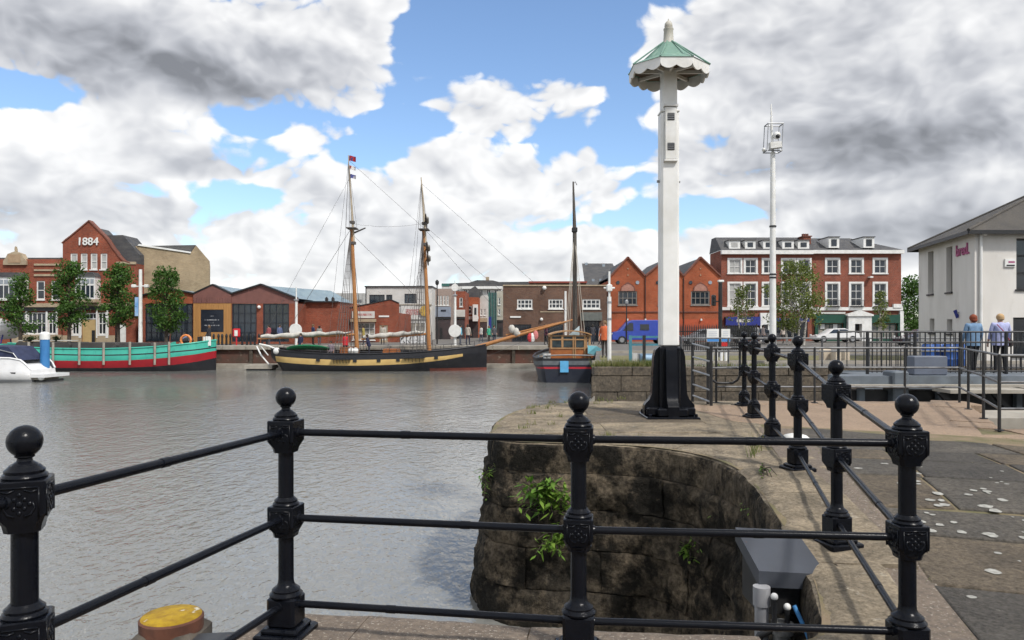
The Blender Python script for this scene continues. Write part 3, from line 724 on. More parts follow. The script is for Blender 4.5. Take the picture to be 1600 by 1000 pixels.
# ------------------------------------------------------------------ mooring pile, steel brackets, junction box in the slot
def dock_bits():
    M_RUST = mat('rusty_iron', (.155, .060, .034), (.095, .040, .026), rough=.85, scale=9, bump=.003)
    M_LICHEN = mat('yellow_lichen', (.42, .27, .012), (.26, .15, .012), rough=.95, scale=14, bump=.008, bscale=60, c3=(.60, .58, .48), scale3=7, cov3=(.63, .66))
    M_TIMB = mat('weathered_timber', (.105, .088, .070), (.065, .056, .046), rough=.95, scale=6, bump=.006, stretch=(1, 1, .15))
    d = 4.15; x = PX(268, d); z = -.30
    r = thing('mooring_pile', 'timber mooring pile with rusty cap covered in yellow lichen', 'pile', (x, d, z))
    mb = MB(); mb.cbox(0, 0, -2.2, .34, .34, 2.14, .03); mb.build('timber', M_TIMB, r)
    mb = MB(); mb.lathe([(.165, -.075), (.168, -.01), (.160, .0)], 32); mb.build('cap', M_RUST, r, smooth=30)
    mb = MB(); mb.lathe([(.160, -.002), (.150, .008), (.06, .014), (.01, .015)], 32); mb.build('lichen', M_LICHEN, r, smooth=60)
    M_DK = mat('dark_steel_plate', (.030, .033, .036), (.050, .050, .050), rough=.5, scale=4, c3=(.09, .06, .045), scale3=9, cov3=(.62, .72))
    r = thing('fender_bracket', 'dark folded steel fender bracket below the railing beside mooring pile', 'bracket', (-1.68, 3.72, -.40))
    mb = MB(); mb.add([(-.20, -.62, .0), (.18, -.62, .03), (.22, -.18, .03), (-.12, -.14, 0), (-.20, -.62, -.3), (.18, -.62, -.3), (.22, -.18, -.3), (-.12, -.14, -.3)], [(0,1,2,3),(0,4,5,1),(1,5,6,2),(2,6,7,3),(3,7,4,0)])
    mb.build('lower_plate', M_DK, r)
    mb = MB(); mb.add([(-.02, -.05, .03), (.31, -.12, .05), (.28, .32, .06), (-.03, .36, .03), (-.02, -.05, -.3), (.31, -.12, -.3), (.28, .32, -.3), (-.03, .36, -.3)], [(0,1,2,3),(0,4,5,1),(1,5,6,2),(2,6,7,3),(3,7,4,0)])
    mb.build('upper_plate', M_DK, r)
    mb = MB(); mb.box(-.3, .35, -.1, .0, -.7, -.1); mb.build('bearer', M_TIMB, r)
    # junction box
    M_LID = mat('grey_lid_paint', (.058, .064, .078), (.046, .050, .060), rough=.42, scale=3, c3=(.20, .09, .05), scale3=12, cov3=(.70, .74))
    d = 4.62; x0, x1 = PX(1172, d), PX(1274, d)
    r = thing('junction_box', 'dark grey steel box with sloping lid mounted in the dock wall slot', 'box', ((x0+x1)/2, d, -.265)); w = (x1-x0)/2
    mb = MB(); mb.prism([(-w+.02, -.16), (w-.02, -.16), (w-.02, .10), (-w+.02, .10)], -.12, .22); mb.build('casing', M_BLACKM, r)
    mb = MB(); mb.add([(-w, -.17, .115), (w, -.17, .095), (w-.03, .24, .245), (-w-.02, .24, .265), (-w, -.17, .02), (w, -.17, .0), (w-.03, .24, .16), (-w-.02, .24, .18)], [(0,1,2,3),(0,4,5,1),(1,5,6,2),(2,6,7,3),(3,7,4,0),(7,6,5,4)]); mb.build('lid', M_LID, r)
    mb = MB(); mb.tube((w-.10, -.174, .045), (w-.10, -.182, .045), .018, n=10); mb.build('lock', M_GALV, r)
    r = thing('drain_pipe', 'pale grey plastic pipe standing upright under the junction box', 'pipe', (PX(1190, 4.42), 4.42, -1.2))
    mb = MB(); mb.tube((0, 0, -1.2), (0, 0, .92), .040, n=16); mb.build('pipe_length', mat('grey_plastic', (.36, .36, .37), (.27, .27, .28), rough=.45), r, smooth=40)
    mb = MB(); mb.tube((0, 0, .86), (0, 0, .97), .050, n=16); mb.build('pipe_collar', MATS['grey_plastic'], r, smooth=40)
    r = thing('valve_stand', 'black and grey valve fittings with white caps beside the upright pipe', 'valve', (PX(1222, 4.36), 4.36, -1.2))
    mb = MB(); mb.tube((0, 0, -1.2), (0, 0, .72), .055, n=14); mb.tube((0, 0, .72), (0, 0, .78), .065, n=14); mb.build('valve_body', mat('mottled_grey_metal', (.25, .25, .24), (.05, .05, .05), rough=.6, scale=16), r, smooth=40)
    for s, h in ((-.045, .93), (.03, .87)):
        mb = MB(); mb.tube((s, 0, .76), (s, 0, h), .016, n=8); mb.build('stem', M_BLACKM, r); mb = MB(); mb.sphere((s, 0, h), .022, 10, 6); mb.build('cap', M_WHITE, r, smooth=60)
    mb = MB(); mb.path([(-.05, 0, .74), (-.12, .02, .7), (-.18, .02, .55), (-.2, .0, .2), (-.22, .0, -.3)], .022, 8); mb.build('hose', M_BLACKM, r, smooth=60)
    rp = MB(); rp.path([(1.62, 4.30, -.30), (1.66, 4.22, -.42), (1.70, 4.10, -.62), (1.73, 3.98, -.86), (1.70, 3.90, -1.3), (1.66, 3.9, -2.0)], .013, 8)
    o = rp.build('rope', mat('blue_rope', (.05, .22, .48), (.04, .16, .36), rough=.8, scale=60), smooth=60); tag(o, 'thin blue rope hanging into the slot beside valve fittings', 'rope')
dock_bits()
# ------------------------------------------------------------------ tubular guard rails round the lock
def guard_rail(name, label, pts, hs, z0, m_, pr=.024, rr=.020, bars=0.0, group=None, mesh_bars=None):
    root = thing(name, label, 'railing', (pts[0][0], pts[0][1], z0), group=group)
    o_ = Vector((pts[0][0], pts[0][1], z0))
    P = [Vector((x, y, z0))-o_ for x, y in pts]
    top = max(hs)
    for p in P:
        mb = MB(); mb.tube(p+Vector((0, 0, -.02)), p+Vector((0, 0, top+.01)), pr, n=8); mb.lathe([(.055, 0), (.055, .012)], 8, p); mb.build('post', m_, root, smooth=40)
    for h in hs:
        for a, b in zip(P, P[1:]):
            mb = MB(); mb.tube(a+Vector((0, 0, h)), b+Vector((0, 0, h)), rr, n=8); mb.build('rail', mesh_bars or m_, root, smooth=40)
    if bars:
        for a, b in zip(P, P[1:]):
            L_ = (b-a).length; k = max(1, int(L_/bars)); mb = MB()
            for i in range(1, k):
                q = a.lerp(b, i/k)
                mb = MB(); mb.tube(q+Vector((0, 0, .08)), q+Vector((0, 0, top)), .015, n=5); mb.build('bar', m_, root)
    return root
M_RAILGREY = mat('worn_grey_rail', (.15, .155, .16), (.06, .06, .062), rough=.4, metal=.3, scale=7)
guard_rail('guard_rail', 'thin three bar tubular guard rail turning along the pink paved lock edge', [(3.45, 12.65), (5.1, 12.62), (6.6, 12.58), (7.50, 12.55), (7.10, 11.65), (6.58, 10.45), (6.02, 9.25), (8.4, 9.18), (11.0, 9.1)], (.93, .60, .27), 0.02, M_BLACKM, mesh_bars=M_RAILGREY, pr=.020, rr=.017)
def lock_ladder():
    d = 12.5; x0, x1 = PX(1090, d), PX(1105, d)
    r = thing('lock_ladder', 'short black ladder stanchions with pale rungs at the lock side', 'ladder', (x0, d, 0))
    mb = MB(); mb.tube((0, .35, -.5), (0, .35, 1.0), .026, n=8); mb.build('stile', M_BLACKM, r, smooth=40)
    mb = MB(); mb.tube((x1-x0, -.25, -.02), (x1-x0, -.25, 1.0), .026, n=8); mb.build('stile', M_BLACKM, r, smooth=40)
    for z in (.98, .76, .53, .29, .1): mb = MB(); mb.tube((0, .35, z+.03), (x1-x0, -.25, z-.03), .016, n=8); mb.build('rung', M_GALV, r, smooth=40)
    x0, x1 = PX(1109, 12.4), PX(1156, 12.4)
    r = thing('swing_gate', 'round cornered tubular swing gate between ladder and ball topped posts', 'gate', (x0, 12.4, 0)); w = x1-x0
    pts = [(0, 0, .95), (0, 0, .50), (.04, 0, .42), (.12, 0, .37), (w-.12, 0, .37), (w-.04, 0, .42), (w, 0, .50), (w, 0, .95)]
    mb = MB(); mb.path(pts, .020, 8); mb.build('frame', M_BLACKM, r, smooth=60)
    for z in (.95, .62): mb = MB(); mb.tube((0, 0, z), (w, 0, z), .018, n=8); mb.build('rail', M_RAILGREY, r, smooth=60)
    mb = MB(); mb.tube((-.03, 0, -.02), (-.03, 0, 1.05), .026, n=8); mb.build('post', M_BLACKM, r)
lock_ladder()
def lock_gate():
    r = thing('lock_gate', 'grey steel lock gate with deep box beam across the lock', 'lock gate', (11.5, 16.5, -.1))
    mb = MB(); mb.box(-4.4, 12, -.35, .35, .10, .34); mb.build('top_beam', M_GREYSTEEL, r)
    mb = MB(); mb.box(-4.2, 12, -.2, .2, -1.9, .02); mb.build('skin_plate', M_BLACKM, r)
    for k in range(8): mb = MB(); mb.box(-4.0+k*1.7, -3.88+k*1.7, -.33, -.2, -1.8, .098); mb.build('stiffener', M_GREYSTEEL, r)
    mb = MB(); mb.box(-4.38, 12, -.62, -.36, .12, .17); mb.build('toe_plate', M_CONC, r)
    mb = MB(); mb.box(-2.6, -.9, -1.3, -.64, .05, .12); mb.build('timber_step', M_CONC, r)
    mb = MB(); mb.box(-.75, .6, -1.3, -.64, .05, .12); mb.build('timber_step', M_CONC, r)
    for s in (-2.6, -1.5): mb = MB(); mb.obox((s, -.9, .05), (s+.9, -.9, -.9), .10, .10); mb.build('brace', M_BLACKM, r)
    mb = MB(); mb.cbox(-3.15, -.2, -1.8, .34, .5, 2.25, .03); mb.build('heel_post', M_GREYSTEEL, r)
    mb = MB(); mb.cbox(-2.3, .1, .34, .75, .3, .42, .02); mb.build('control_box', mat('blue_grey_board', (.12, .14, .18), (.10, .115, .15), rough=.5), r)
    r = thing('footbridge', 'dark steel footbridge deck carried on pale grey girder across the lock', 'footbridge', (9.3, 20.6, -.05))
    mb = MB(); mb.box(0, 14, -1.0, .95, -.02, .07); mb.build('deck', M_GREYSTEEL, r)
    mb = MB(); mb.box(-.1, 14, -1.06, -1.0, -.40, .10); mb.build('girder', mat('pale_grey_steel', (.19, .22, .25), (.12, .14, .16), rough=.5, scale=2), r)
    mb = MB(); mb.box(-.1, 14, .95, 1.0, -.40, .10); mb.build('girder', MATS['pale_grey_steel'], r)
    mb = MB(); mb.box(1.1, 14, -.9, .9, -.62, -.42); mb.build('soffit', M_BLACKM, r)
    guard_rail('bridge_railing', 'black upright bar railing on the lock gate side of the footbridge', [(9.35, 19.7), (10.6, 19.7), (11.8, 19.7), (13.0, 19.7), (14.2, 19.7), (15.6, 19.7), (17.0, 19.7)], (1.15, .88, .12), .02, M_BLACKM, pr=.045, rr=.022, bars=.12)
    guard_rail('bridge_railing', 'black upright bar railing on the blue drum side of the footbridge', [(9.35, 21.45), (11.3, 21.45), (13.2, 21.45), (15.1, 21.45), (17.0, 21.45)], (1.15, .12), .02, M_BLACKM, pr=.04, rr=.022, bars=.24)
    mb = MB(); mb.box(8.3, 17, 13.3, 14.6, -1.5, -.32); o = mb.build('lock_sill', M_CONC); tag(o, 'pale concrete sill beneath the lock gate inside the recess', 'sill')
lock_gate()
guard_rail('guard_rail', 'pale two bar guard rail on top of the opposite lock wall', [(5.6+1.55*k, 24.75) for k in range(7)], (.95, .52), -.02, M_RAILGREY, pr=.03, rr=.026)

r = thing('ground_light', 'round white domed cover on the flags behind the railing', 'light cover', (PX(1243, 8.55), 8.55, gz(3.2, 8.55)))
mb = MB(); mb.lathe([(.15, 0), (.15, .02), (.12, .045), (.06, .062), (.01, .066)], 20); mb.build('dome', M_WHITE, r, smooth=50)
mb = MB(); mb.lathe([(.165, -.01), (.165, .012), (.152, .016)], 20); mb.build('rim', M_GALV, r, smooth=50)
# ------------------------------------------------------------------ buildings
class Fac:
    def __init__(s, name, label, d, pxc, cat='building', zb=FG, group=None):
        s.d = d; s.cx = PX(pxc, d); s.zb = zb; s.root = thing(name, label, cat, (s.cx, d, zb), group=group)
    def x(s, px): return PX(px, s.d)-s.cx
    def z(s, py): return max(PZ(py, s.d)-s.zb, 0.0) if py is not None else 0.0
    def wall(s, px0, px1, pt, pb, m_, ops=(), depth=8.0, y=0.0, name='wall', rev=.14):
        x0, x1, z0, z1 = s.x(px0), s.x(px1), s.z(pb), s.z(pt)
        O = [(s.x(a), s.x(b), s.z(d_), s.z(c)) for a, b, c, d_ in [o[:4] for o in ops]]
        xs = sorted(set([x0, x1]+[v for o in O for v in o[:2]])); zs = sorted(set([z0, z1]+[v for o in O for v in o[2:]]))
        mb = MB(); idx = {}
        def V(i, j):
            if (i, j) not in idx: idx[(i, j)] = len(mb.v); mb.v.append((xs[i], y, zs[j]))
            return idx[(i, j)]
        for i in range(len(xs)-1):
            for j in range(len(zs)-1):
                mx, mz = (xs[i]+xs[i+1])/2, (zs[j]+zs[j+1])/2
                if any(o[0] < mx < o[1] and o[2] < mz < o[3] for o in O): continue
                mb.f.append([V(i, j), V(i+1, j), V(i+1, j+1), V(i, j+1)]); mb.mi.append(0)
        for a, b, c, e in O:
            mb.add([(a, y, c), (b, y, c), (b, y, e), (a, y, e), (a, y+rev, c), (b, y+rev, c), (b, y+rev, e), (a, y+rev, e)], [(0, 4, 5, 1), (1, 5, 6, 2), (2, 6, 7, 3), (3, 7, 4, 0)])
        mb.add([(x0, y, z0), (x1, y, z0), (x1, y, z1), (x0, y, z1), (x0, y+depth, z0), (x1, y+depth, z0), (x1, y+depth, z1), (x0, y+depth, z1)], [(1, 5, 6, 2), (5, 4, 7, 6), (4, 0, 3, 7), (3, 2, 6, 7)])
        return mb.build(name, m_, s.root)
    def win(s, px0, px1, pt, pb, nx=2, ny=2, fw=.07, fm=None, gm=None, y=0.0, sur=0.0, sill=True, name='window', arch=False, extra=None):
        fm = fm or M_WHITE; gm = gm or M_GLASS
        x0, x1, z0, z1 = s.x(px0), s.x(px1), s.z(pb), s.z(pt)
        mb = MB(); ya, yb = y+.045, y+.125
        for k in range(nx+1):
            t = fw if k in (0, nx) else fw*.6; c = x0+(x1-x0)*k/nx
            a = c if k == 0 else (c-t if k == nx else c-t/2); mb.box(a, a+t, ya, yb, z0, z1)
        for k in range(ny+1):
            t = fw if k in (0, ny) else fw*.6; c = z0+(z1-z0)*k/ny
            a = c if k == 0 else (c-t if k == ny else c-t/2); mb.box(x0+.002, x1-.002, ya+.004, yb-.004, a, a+t)
        if sur:
            mb.box(x0-sur, x0, y-.05, y+.06, z0-sur*.3, z1+sur); mb.box(x1, x1+sur, y-.05, y+.06, z0-sur*.3, z1+sur); mb.box(x0, x1, y-.052, y+.06, z1, z1+sur); 
        if sill: mb.box(x0-.06-sur, x1+.06+sur, y-.10, y+.06, z0-.10, z0-.002)
        w = mb.build(name, fm, s.root)
        g_ = MB(); g_.box(x0-.02, x1+.02, y+.10, y+.13, z0-.02, z1+.02); g_.build('pane', gm, w)
        return w
    def box(s, name, m_, px0, px1, pt, pb, y0, y1, parent=None):
        mb = MB(); mb.box(s.x(px0), s.x(px1), y0, y1, s.z(pb), s.z(pt)); return mb.build(name, m_, parent or s.root)
    def poly(s, name, m_, pts, y0, y1, parent=None):
        P = [(s.x(a), s.z(b)) for a, b in pts]
        ar = sum(P[i][0]*P[(i+1) % len(P)][1]-P[(i+1) % len(P)][0]*P[i][1] for i in range(len(P)))
        if ar < 0: P.reverse()
        mb = MB(); mb.prism(P, y0, y1); return mb.build(name, m_, parent or s.root)
def text(body, size, m_, parent, loc, rz=0.0, ext=.02, name='lettering', scale=(1, 1, 1), bold=True):
    cu = bpy.data.curves.new('lettering', 'FONT'); cu.body = body; cu.size = size; cu.extrude = ext; cu.align_x = 'CENTER'; cu.align_y = 'CENTER'; cu.resolution_u = 3
    if bold: cu.offset = size*.012
    t = bpy.data.objects.new('tmp', cu); col.objects.link(t)
    dg = bpy.context.evaluated_depsgraph_get(); me = bpy.data.meshes.new_from_object(t.evaluated_get(dg)); bpy.data.objects.remove(t)
    me.materials.clear(); me.materials.append(m_)
    o = link(name, me, parent); o.location = loc; o.rotation_euler = (R(90), 0, rz); o.scale = scale; return o
M_NAVY = mat('navy_panel', (.012, .016, .026), (.018, .022, .034), rough=.4)
M_SLATEB = mat('blue_grey_metal_roof', (.20, .27, .31), (.16, .22, .26), rough=.45, scale=1.2)
M_CLAD = mat('red_brown_cladding', (.20, .085, .070), (.16, .068, .058), rough=.75, scale=2)
M_WOOD = mat('golden_timber_cladding', (.46, .235, .075), (.36, .175, .055), rough=.65, scale=5, stretch=(2.5, 1, .12))
M_PALE = mat('pale_render', (.60, .59, .56), (.50, .49, .46), rough=.8, scale=1)
M_GREEN = mat('dark_green_paint', (.012, .072, .045), (.009, .055, .036), rough=.4)
M_BLUE = mat('royal_blue_paint', (.022, .035, .24), (.018, .028, .19), rough=.45)
def b1884():
    b = Fac('gabled_brick_building', 'red brick building with shaped gable carrying white 1884 date numerals', 68, 155)
    gw = [(110, 121, 396, 421), (126, 136.5, 396, 421), (141.5, 152, 396, 421), (157, 167.5, 396, 421)]
    b.wall(98, 180, 394, None, M_RED, gw+[(112, 124, 488, 523), (153, 166, 488, 523), (128, 151, 489, 536.3), (184-6, 179.9, 560, 561)][:7], depth=3.4)
    b.wall(180, 213, 412, None, M_RED, [(184, 197, 505, 536.3)], depth=3.4)
    b.poly('gable', M_RED, [(98, 394.05), (98, 380), (103, 375), (111, 369), (117, 364), (139.5, 345.5), (163, 369), (169, 376), (175, 386), (180, 393), (180, 394.05)], 0, .5)
    b.poly('gable', M_RED, [(180.02, 412.05), (180.02, 393), (186, 401), (193, 408), (203, 411.5), (203, 412.05)], 0, .5)
    cp = MB(); pts = [(97, 380), (103, 374.4), (111, 368.4), (117, 363.4), (139.5, 344.6), (163, 368.4), (169, 375.4), (175, 385.4), (181, 393), (186, 400.4), (193, 407.4), (204, 411)]
    P = [(b.x(p), -.06, b.z(q)) for p, q in pts]
    for p, q in zip(P, P[1:]): cp.obox((p[0], .22, p[2]), (q[0], .22, q[2]), .62, .10)
    cp.build('gable_coping', mat('terracotta_coping', (.20, .075, .05), (.15, .06, .045), rough=.8), b.root)
    for w in gw: b.win(*w, nx=1, ny=2, fw=.10, gm=mat('blinds_behind_glass', (.42, .42, .40), (.36, .36, .35), rough=.25, scale=4))
    text('1884', .98, M_WHITE, b.root, (b.x(138), -.08, b.z(378)), ext=.05)
    # projecting bay
    bay = b.box('bay_window', M_WHITE, 126, 157, 433, 468, -.9, -.001)
    b.poly('bay_roof', M_SLATE, [(124.5, 433), (158.5, 433), (154, 426.5), (129, 426.5)], -1.0, .0)
    for k, (a, c) in enumerate(((128.5, 135), (136.5, 142), (143.5, 148.5), (150, 155))):
        g = b.box('pane', M_GLASSB, a, c, 447, 465.5, -.915, -.88, bay); b.box('pane', mat('leaded_light', (.30, .33, .36), (.22, .25, .28), rough=.2, scale=9), a, c, 437, 444, -.915, -.88, bay)
    b.box('bay_base', M_TRIM, 125, 158, 468, 473, -.95, -.001)
    b.box('cornice', M_TRIM, 98.2, 212.8, 474, 478.5, -.30, -.002); b.box('fascia', M_BLACKM, 98.4, 175, 478.5, 484, -.16, -.003)
    b.win(112, 124, 488, 523, nx=2, ny=2, fw=.11); b.win(153, 166, 488, 523, nx=2, ny=2, fw=.11)
    dr = b.win(128, 151, 489, 499, nx=4, ny=1, fw=.10, sill=False); b.box('door_screen', mat('buff_panel', (.50, .36, .17), (.44, .31, .14), rough=.7), 128.2, 150.8, 499.5, 536.4, .06, .12)
    b.box('door', M_BLACKM, 143, 148, 516, 536.4, .03, .058)
    for a, c in ((109, 112), (124, 128), (151, 153), (166, 170)): b.box('pilaster', M_WHITE, a, c, 485, 528, -.12, -.002)
    b.box('plinth', M_TRIM, 98.3, 128, 524, None, -.09, -.001); b.box('plinth', M_TRIM, 151, 180, 524, None, -.09, -.001)
    b.box('side_door', M_WHITE, 184.2, 196.8, 505.2, 536.4, .08, .14)
    b.box('string_course', M_TRIM, 182, 212.9, 409, 413, -.08, -.001)
    b.poly('roof', M_SLATE, [(99, 394.5), (139.5, 353), (181, 396), (181, 412), (99, 412)], .51, 3.3)
    b.poly('rear_roof', M_SLATE, [(150, 412.2), (150, 366), (165, 366.5), (187, 366), (213, 397), (213, 412.2)], .55, 3.2)
    mb = MB(); c = (b.x(194), -.25, b.z(433)); mb.lathe([(.02, 0), (.30, .10), (.36, .18)], 14, (0, 0, 0)); o = mb.build('satellite_dish', M_WHITE, b.root, smooth=60); o.location = c; o.rotation_euler = (R(70), 0, 0)
    # wing
    b = Fac('brick_terrace', 'long two storey red brick terrace with white bay and buff pediment', 68.5, 40)
    ops = [(57, 70, 439, 468), (80, 93, 439, 468), (26, 40, 488, 522), (43, 72, 488, 522), (75, 88, 488, 522), (-60, -45, 439, 468), (-30, -15, 439, 468)]
    b.wall(-80, 98, 405, None, M_RED, ops, depth=8)
    for o in ops: b.win(*o, nx=1 if o[2] < 480 else 4 if o[1]-o[0] > 20 else 2, ny=2, fw=.10, gm=M_GLASSB)
    b.poly('roof', M_SLATE, [(-80, 405), (98, 405), (98, 402), (-80, 402)], .4, 6)
    mb = MB(); mb.add([(b.x(52), .4, b.z(411)), (b.x(98), .4, b.z(411)), (b.x(98), 4, b.z(402)), (b.x(52), 4, b.z(402))], [(0, 1, 2, 3)]); mb.build('roof_slope', M_SLATE, b.root)
    for yy, tt in ((410, 413), (419, 421.5), (426.5, 429.5)): b.box('string_course', M_TRIM, 54, 97.9, yy+2, tt+2, -.10, -.001)
    b.box('cornice', M_TRIM, -80, 97.9, 474, 480, -.30, -.002); b.box('fascia', M_BLACKM, -80, 97.9, 480.2, 486, -.15, -.003)
    pd = b.poly('pediment', M_TRIM, [(7, 414), (7, 408), (11, 403), (14, 397), (25, 393), (36, 397), (39, 403), (43, 408), (43, 414)], -.2, .4)
    b.box('pediment_panel', mat('pale_terracotta', (.38, .27, .17), (.31, .21, .13), rough=.8), 15, 34, 398, 411, -.24, -.201, pd); b.poly('finial', M_TRIM, [(24, 393), (23.6, 389), (24.5, 385), (25.4, 389), (26, 393)], -.1, .2, pd)
    bay = b.box('bay_window', M_WHITE, -5, 45, 434, 470, -1.0, -.001); b.poly('bay_roof', M_SLATE, [(-6, 434), (46.5, 434), (41, 427), (2, 427)], -1.1, .0)
    for a in (2, 10, 18, 26, 34): b.box('pane', M_GLASSB, a, a+6.5, 447, 466, -1.016, -.98, bay); b.box('pane', MATS['leaded_light'], a, a+6.5, 438, 445, -1.016, -.98, bay)
    for a in (22, 41, 72.5, 88.2): b.box('pilaster', M_WHITE, a, a+2.6, 486.5, 527, -.10, -.002)
    b.box('plinth', M_TRIM, 20, 97.8, 523, None, -.14, -.003)
    # buff gable end behind
    b = Fac('buff_gable_house', 'plain buff brick gable end rising beside the 1884 gable', 71.5, 327.5); b.root.rotation_euler = (0, 0, R(21.5))
    k = lambda p: 327.5-(327.5-p)*1.06
    b.poly('wall', M_TANBRICK, [(k(203), 536), (k(203), 400), (k(222), 391), (k(234), 388), (k(302), 396), (k(309), 384), (k(327.5), 408), (k(327.5), 536)], 0, 7)
    b.poly('roof', M_SLATE, [(k(230), 388.2), (k(308.5), 383.2), (k(301.5), 395.8)], .2, 7)
    b.poly('verge', M_WHITE, [(k(232), 387.8), (k(234), 385.5), (k(302.5), 394.6), (k(302), 396.8)], -.12, .19)
b1884()
def museum():
    b = Fac('shed_gallery', 'low modern brick gallery with zigzag gabled roofline and timber clad bay', 66, 340)
    zt = 474
    ops = [(227, 262, zt+.5, 534), (266, 301, zt+.5, 534)]
    b.wall(222, 303, zt, None, M_RED, ops, depth=14); b.poly('gable', M_ORANGE, [(222, 474.02), (222, 462), (262, 450.5), (303, 459), (303, 474.02)], 0, .4)
    for o in ops: b.win(*o, nx=4, ny=4, fw=.09, fm=M_NAVY, gm=M_GLASSB, sill=False)
    w = b.wall(303, 362, zt, None, M_WOOD, [(314, 350.5, 484, 519)], depth=14, name='timber_wall', y=-.12)
    for k in range(15):                                  # vertical boards
        p = 303.2+k*3.93
        for (t, u_) in (((474.3, 483.6), (519.4, 537)) if 312.5 < p < 349 else ((474.3, 537),)): b.box('board', M_WOOD, p, p+3.75, t, u_, -.15, -.121, w)
    b.box('sign_panel', M_NAVY, 314.3, 350.2, 484.3, 518.7, -.13, -.05)
    for k, (y, wd) in enumerate(((493, 3), (499, 11), (503.5, 2.5), (507.5, 11.5))):
        b.box('sign_line', mat('faded_sign_lettering', (.30, .31, .33), (.04, .045, .06), rough=.6, scale=7, stretch=(1, 1, .2), lo=.45, hi=.55), 332-wd, 332+wd, y, y+1.8, -.138, -.131)
    b.poly('gable', M_CLAD, [(303.02, 474.02), (303.02, 459), (333, 445), (362, 459), (362, 474.02)], -.14, .4)
    for k in range(14): b.box('board', M_CLAD, 304+k*4.1, 307.8+k*4.1, 465, 473.6, -.17, -.141) if k < 14 else None
    ops = [(362.5, 401, zt+.5, 534), (411, 451.5, zt+.5, 534)]
    b.wall(362, 464, zt, None, M_RED, ops, depth=14); b.poly('gable', M_CLAD, [(362.02, 474.02), (362.02, 459), (408, 444.5), (464, 466), (464, 474.02)], 0, .4)
    for o in ops: b.win(*o, nx=4, ny=4, fw=.09, fm=M_NAVY, gm=M_GLASSB, sill=False)
    mb = MB(); mb.sphere((b.x(405.5), -.12, b.z(480)), .16, 10, 6); mb.build('wall_lamp', M_WHITE, b.root, smooth=60)
    for k, pts in enumerate((((222, 462.5), (262, 451), (303, 459.5)), ((303, 459.5), (333, 445.5), (362, 459.5)), ((362, 459.5), (408, 445), (464, 466.5)))):
        mb = MB(); V = [(b.x(p), yy, b.z(q)+.02) for yy in (.4, 16) for p, q in pts]; mb.add(V, [(0, 3, 4, 1), (1, 4, 5, 2)]); mb.build('roof', M_SLATEB, b.root)
        mb = MB()
        for (p, q) in zip(pts, pts[1:]): mb.obox((b.x(p[0]), .12, b.z(p[1])+.05), (b.x(q[0]), .12, b.z(q[1])+.05), .62, .12)
        mb.build('verge', M_BLACKM, b.root)
    b2 = Fac('shed_range', 'long brick shed with blue grey metal roof beside the gallery', 69, 490)
    b2.wall(455, 528, 471, None, M_RED, (), depth=14)
    mb = MB(); mb.add([(b2.x(408), .0, b2.z(446)), (b2.x(488), 7, b2.z(448.5)), (b2.x(530), 6, b2.z(470)), (b2.x(530), -.3, b2.z(472)), (b2.x(448), -.3, b2.z(470))], [(0, 4, 3, 2, 1)]); mb.build('roof', M_SLATEB, b2.root)
    b2.box('gutter', M_BLACKM, 462, 530, 470.5, 472.5, -.35, -.22)
    for p in (509, 519): b2.poly('vent', M_BLACKM, [(p-2, 470), (p-2, 466), (p, 463.5), (p+2, 466), (p+2, 470)], .2, .5)
museum()
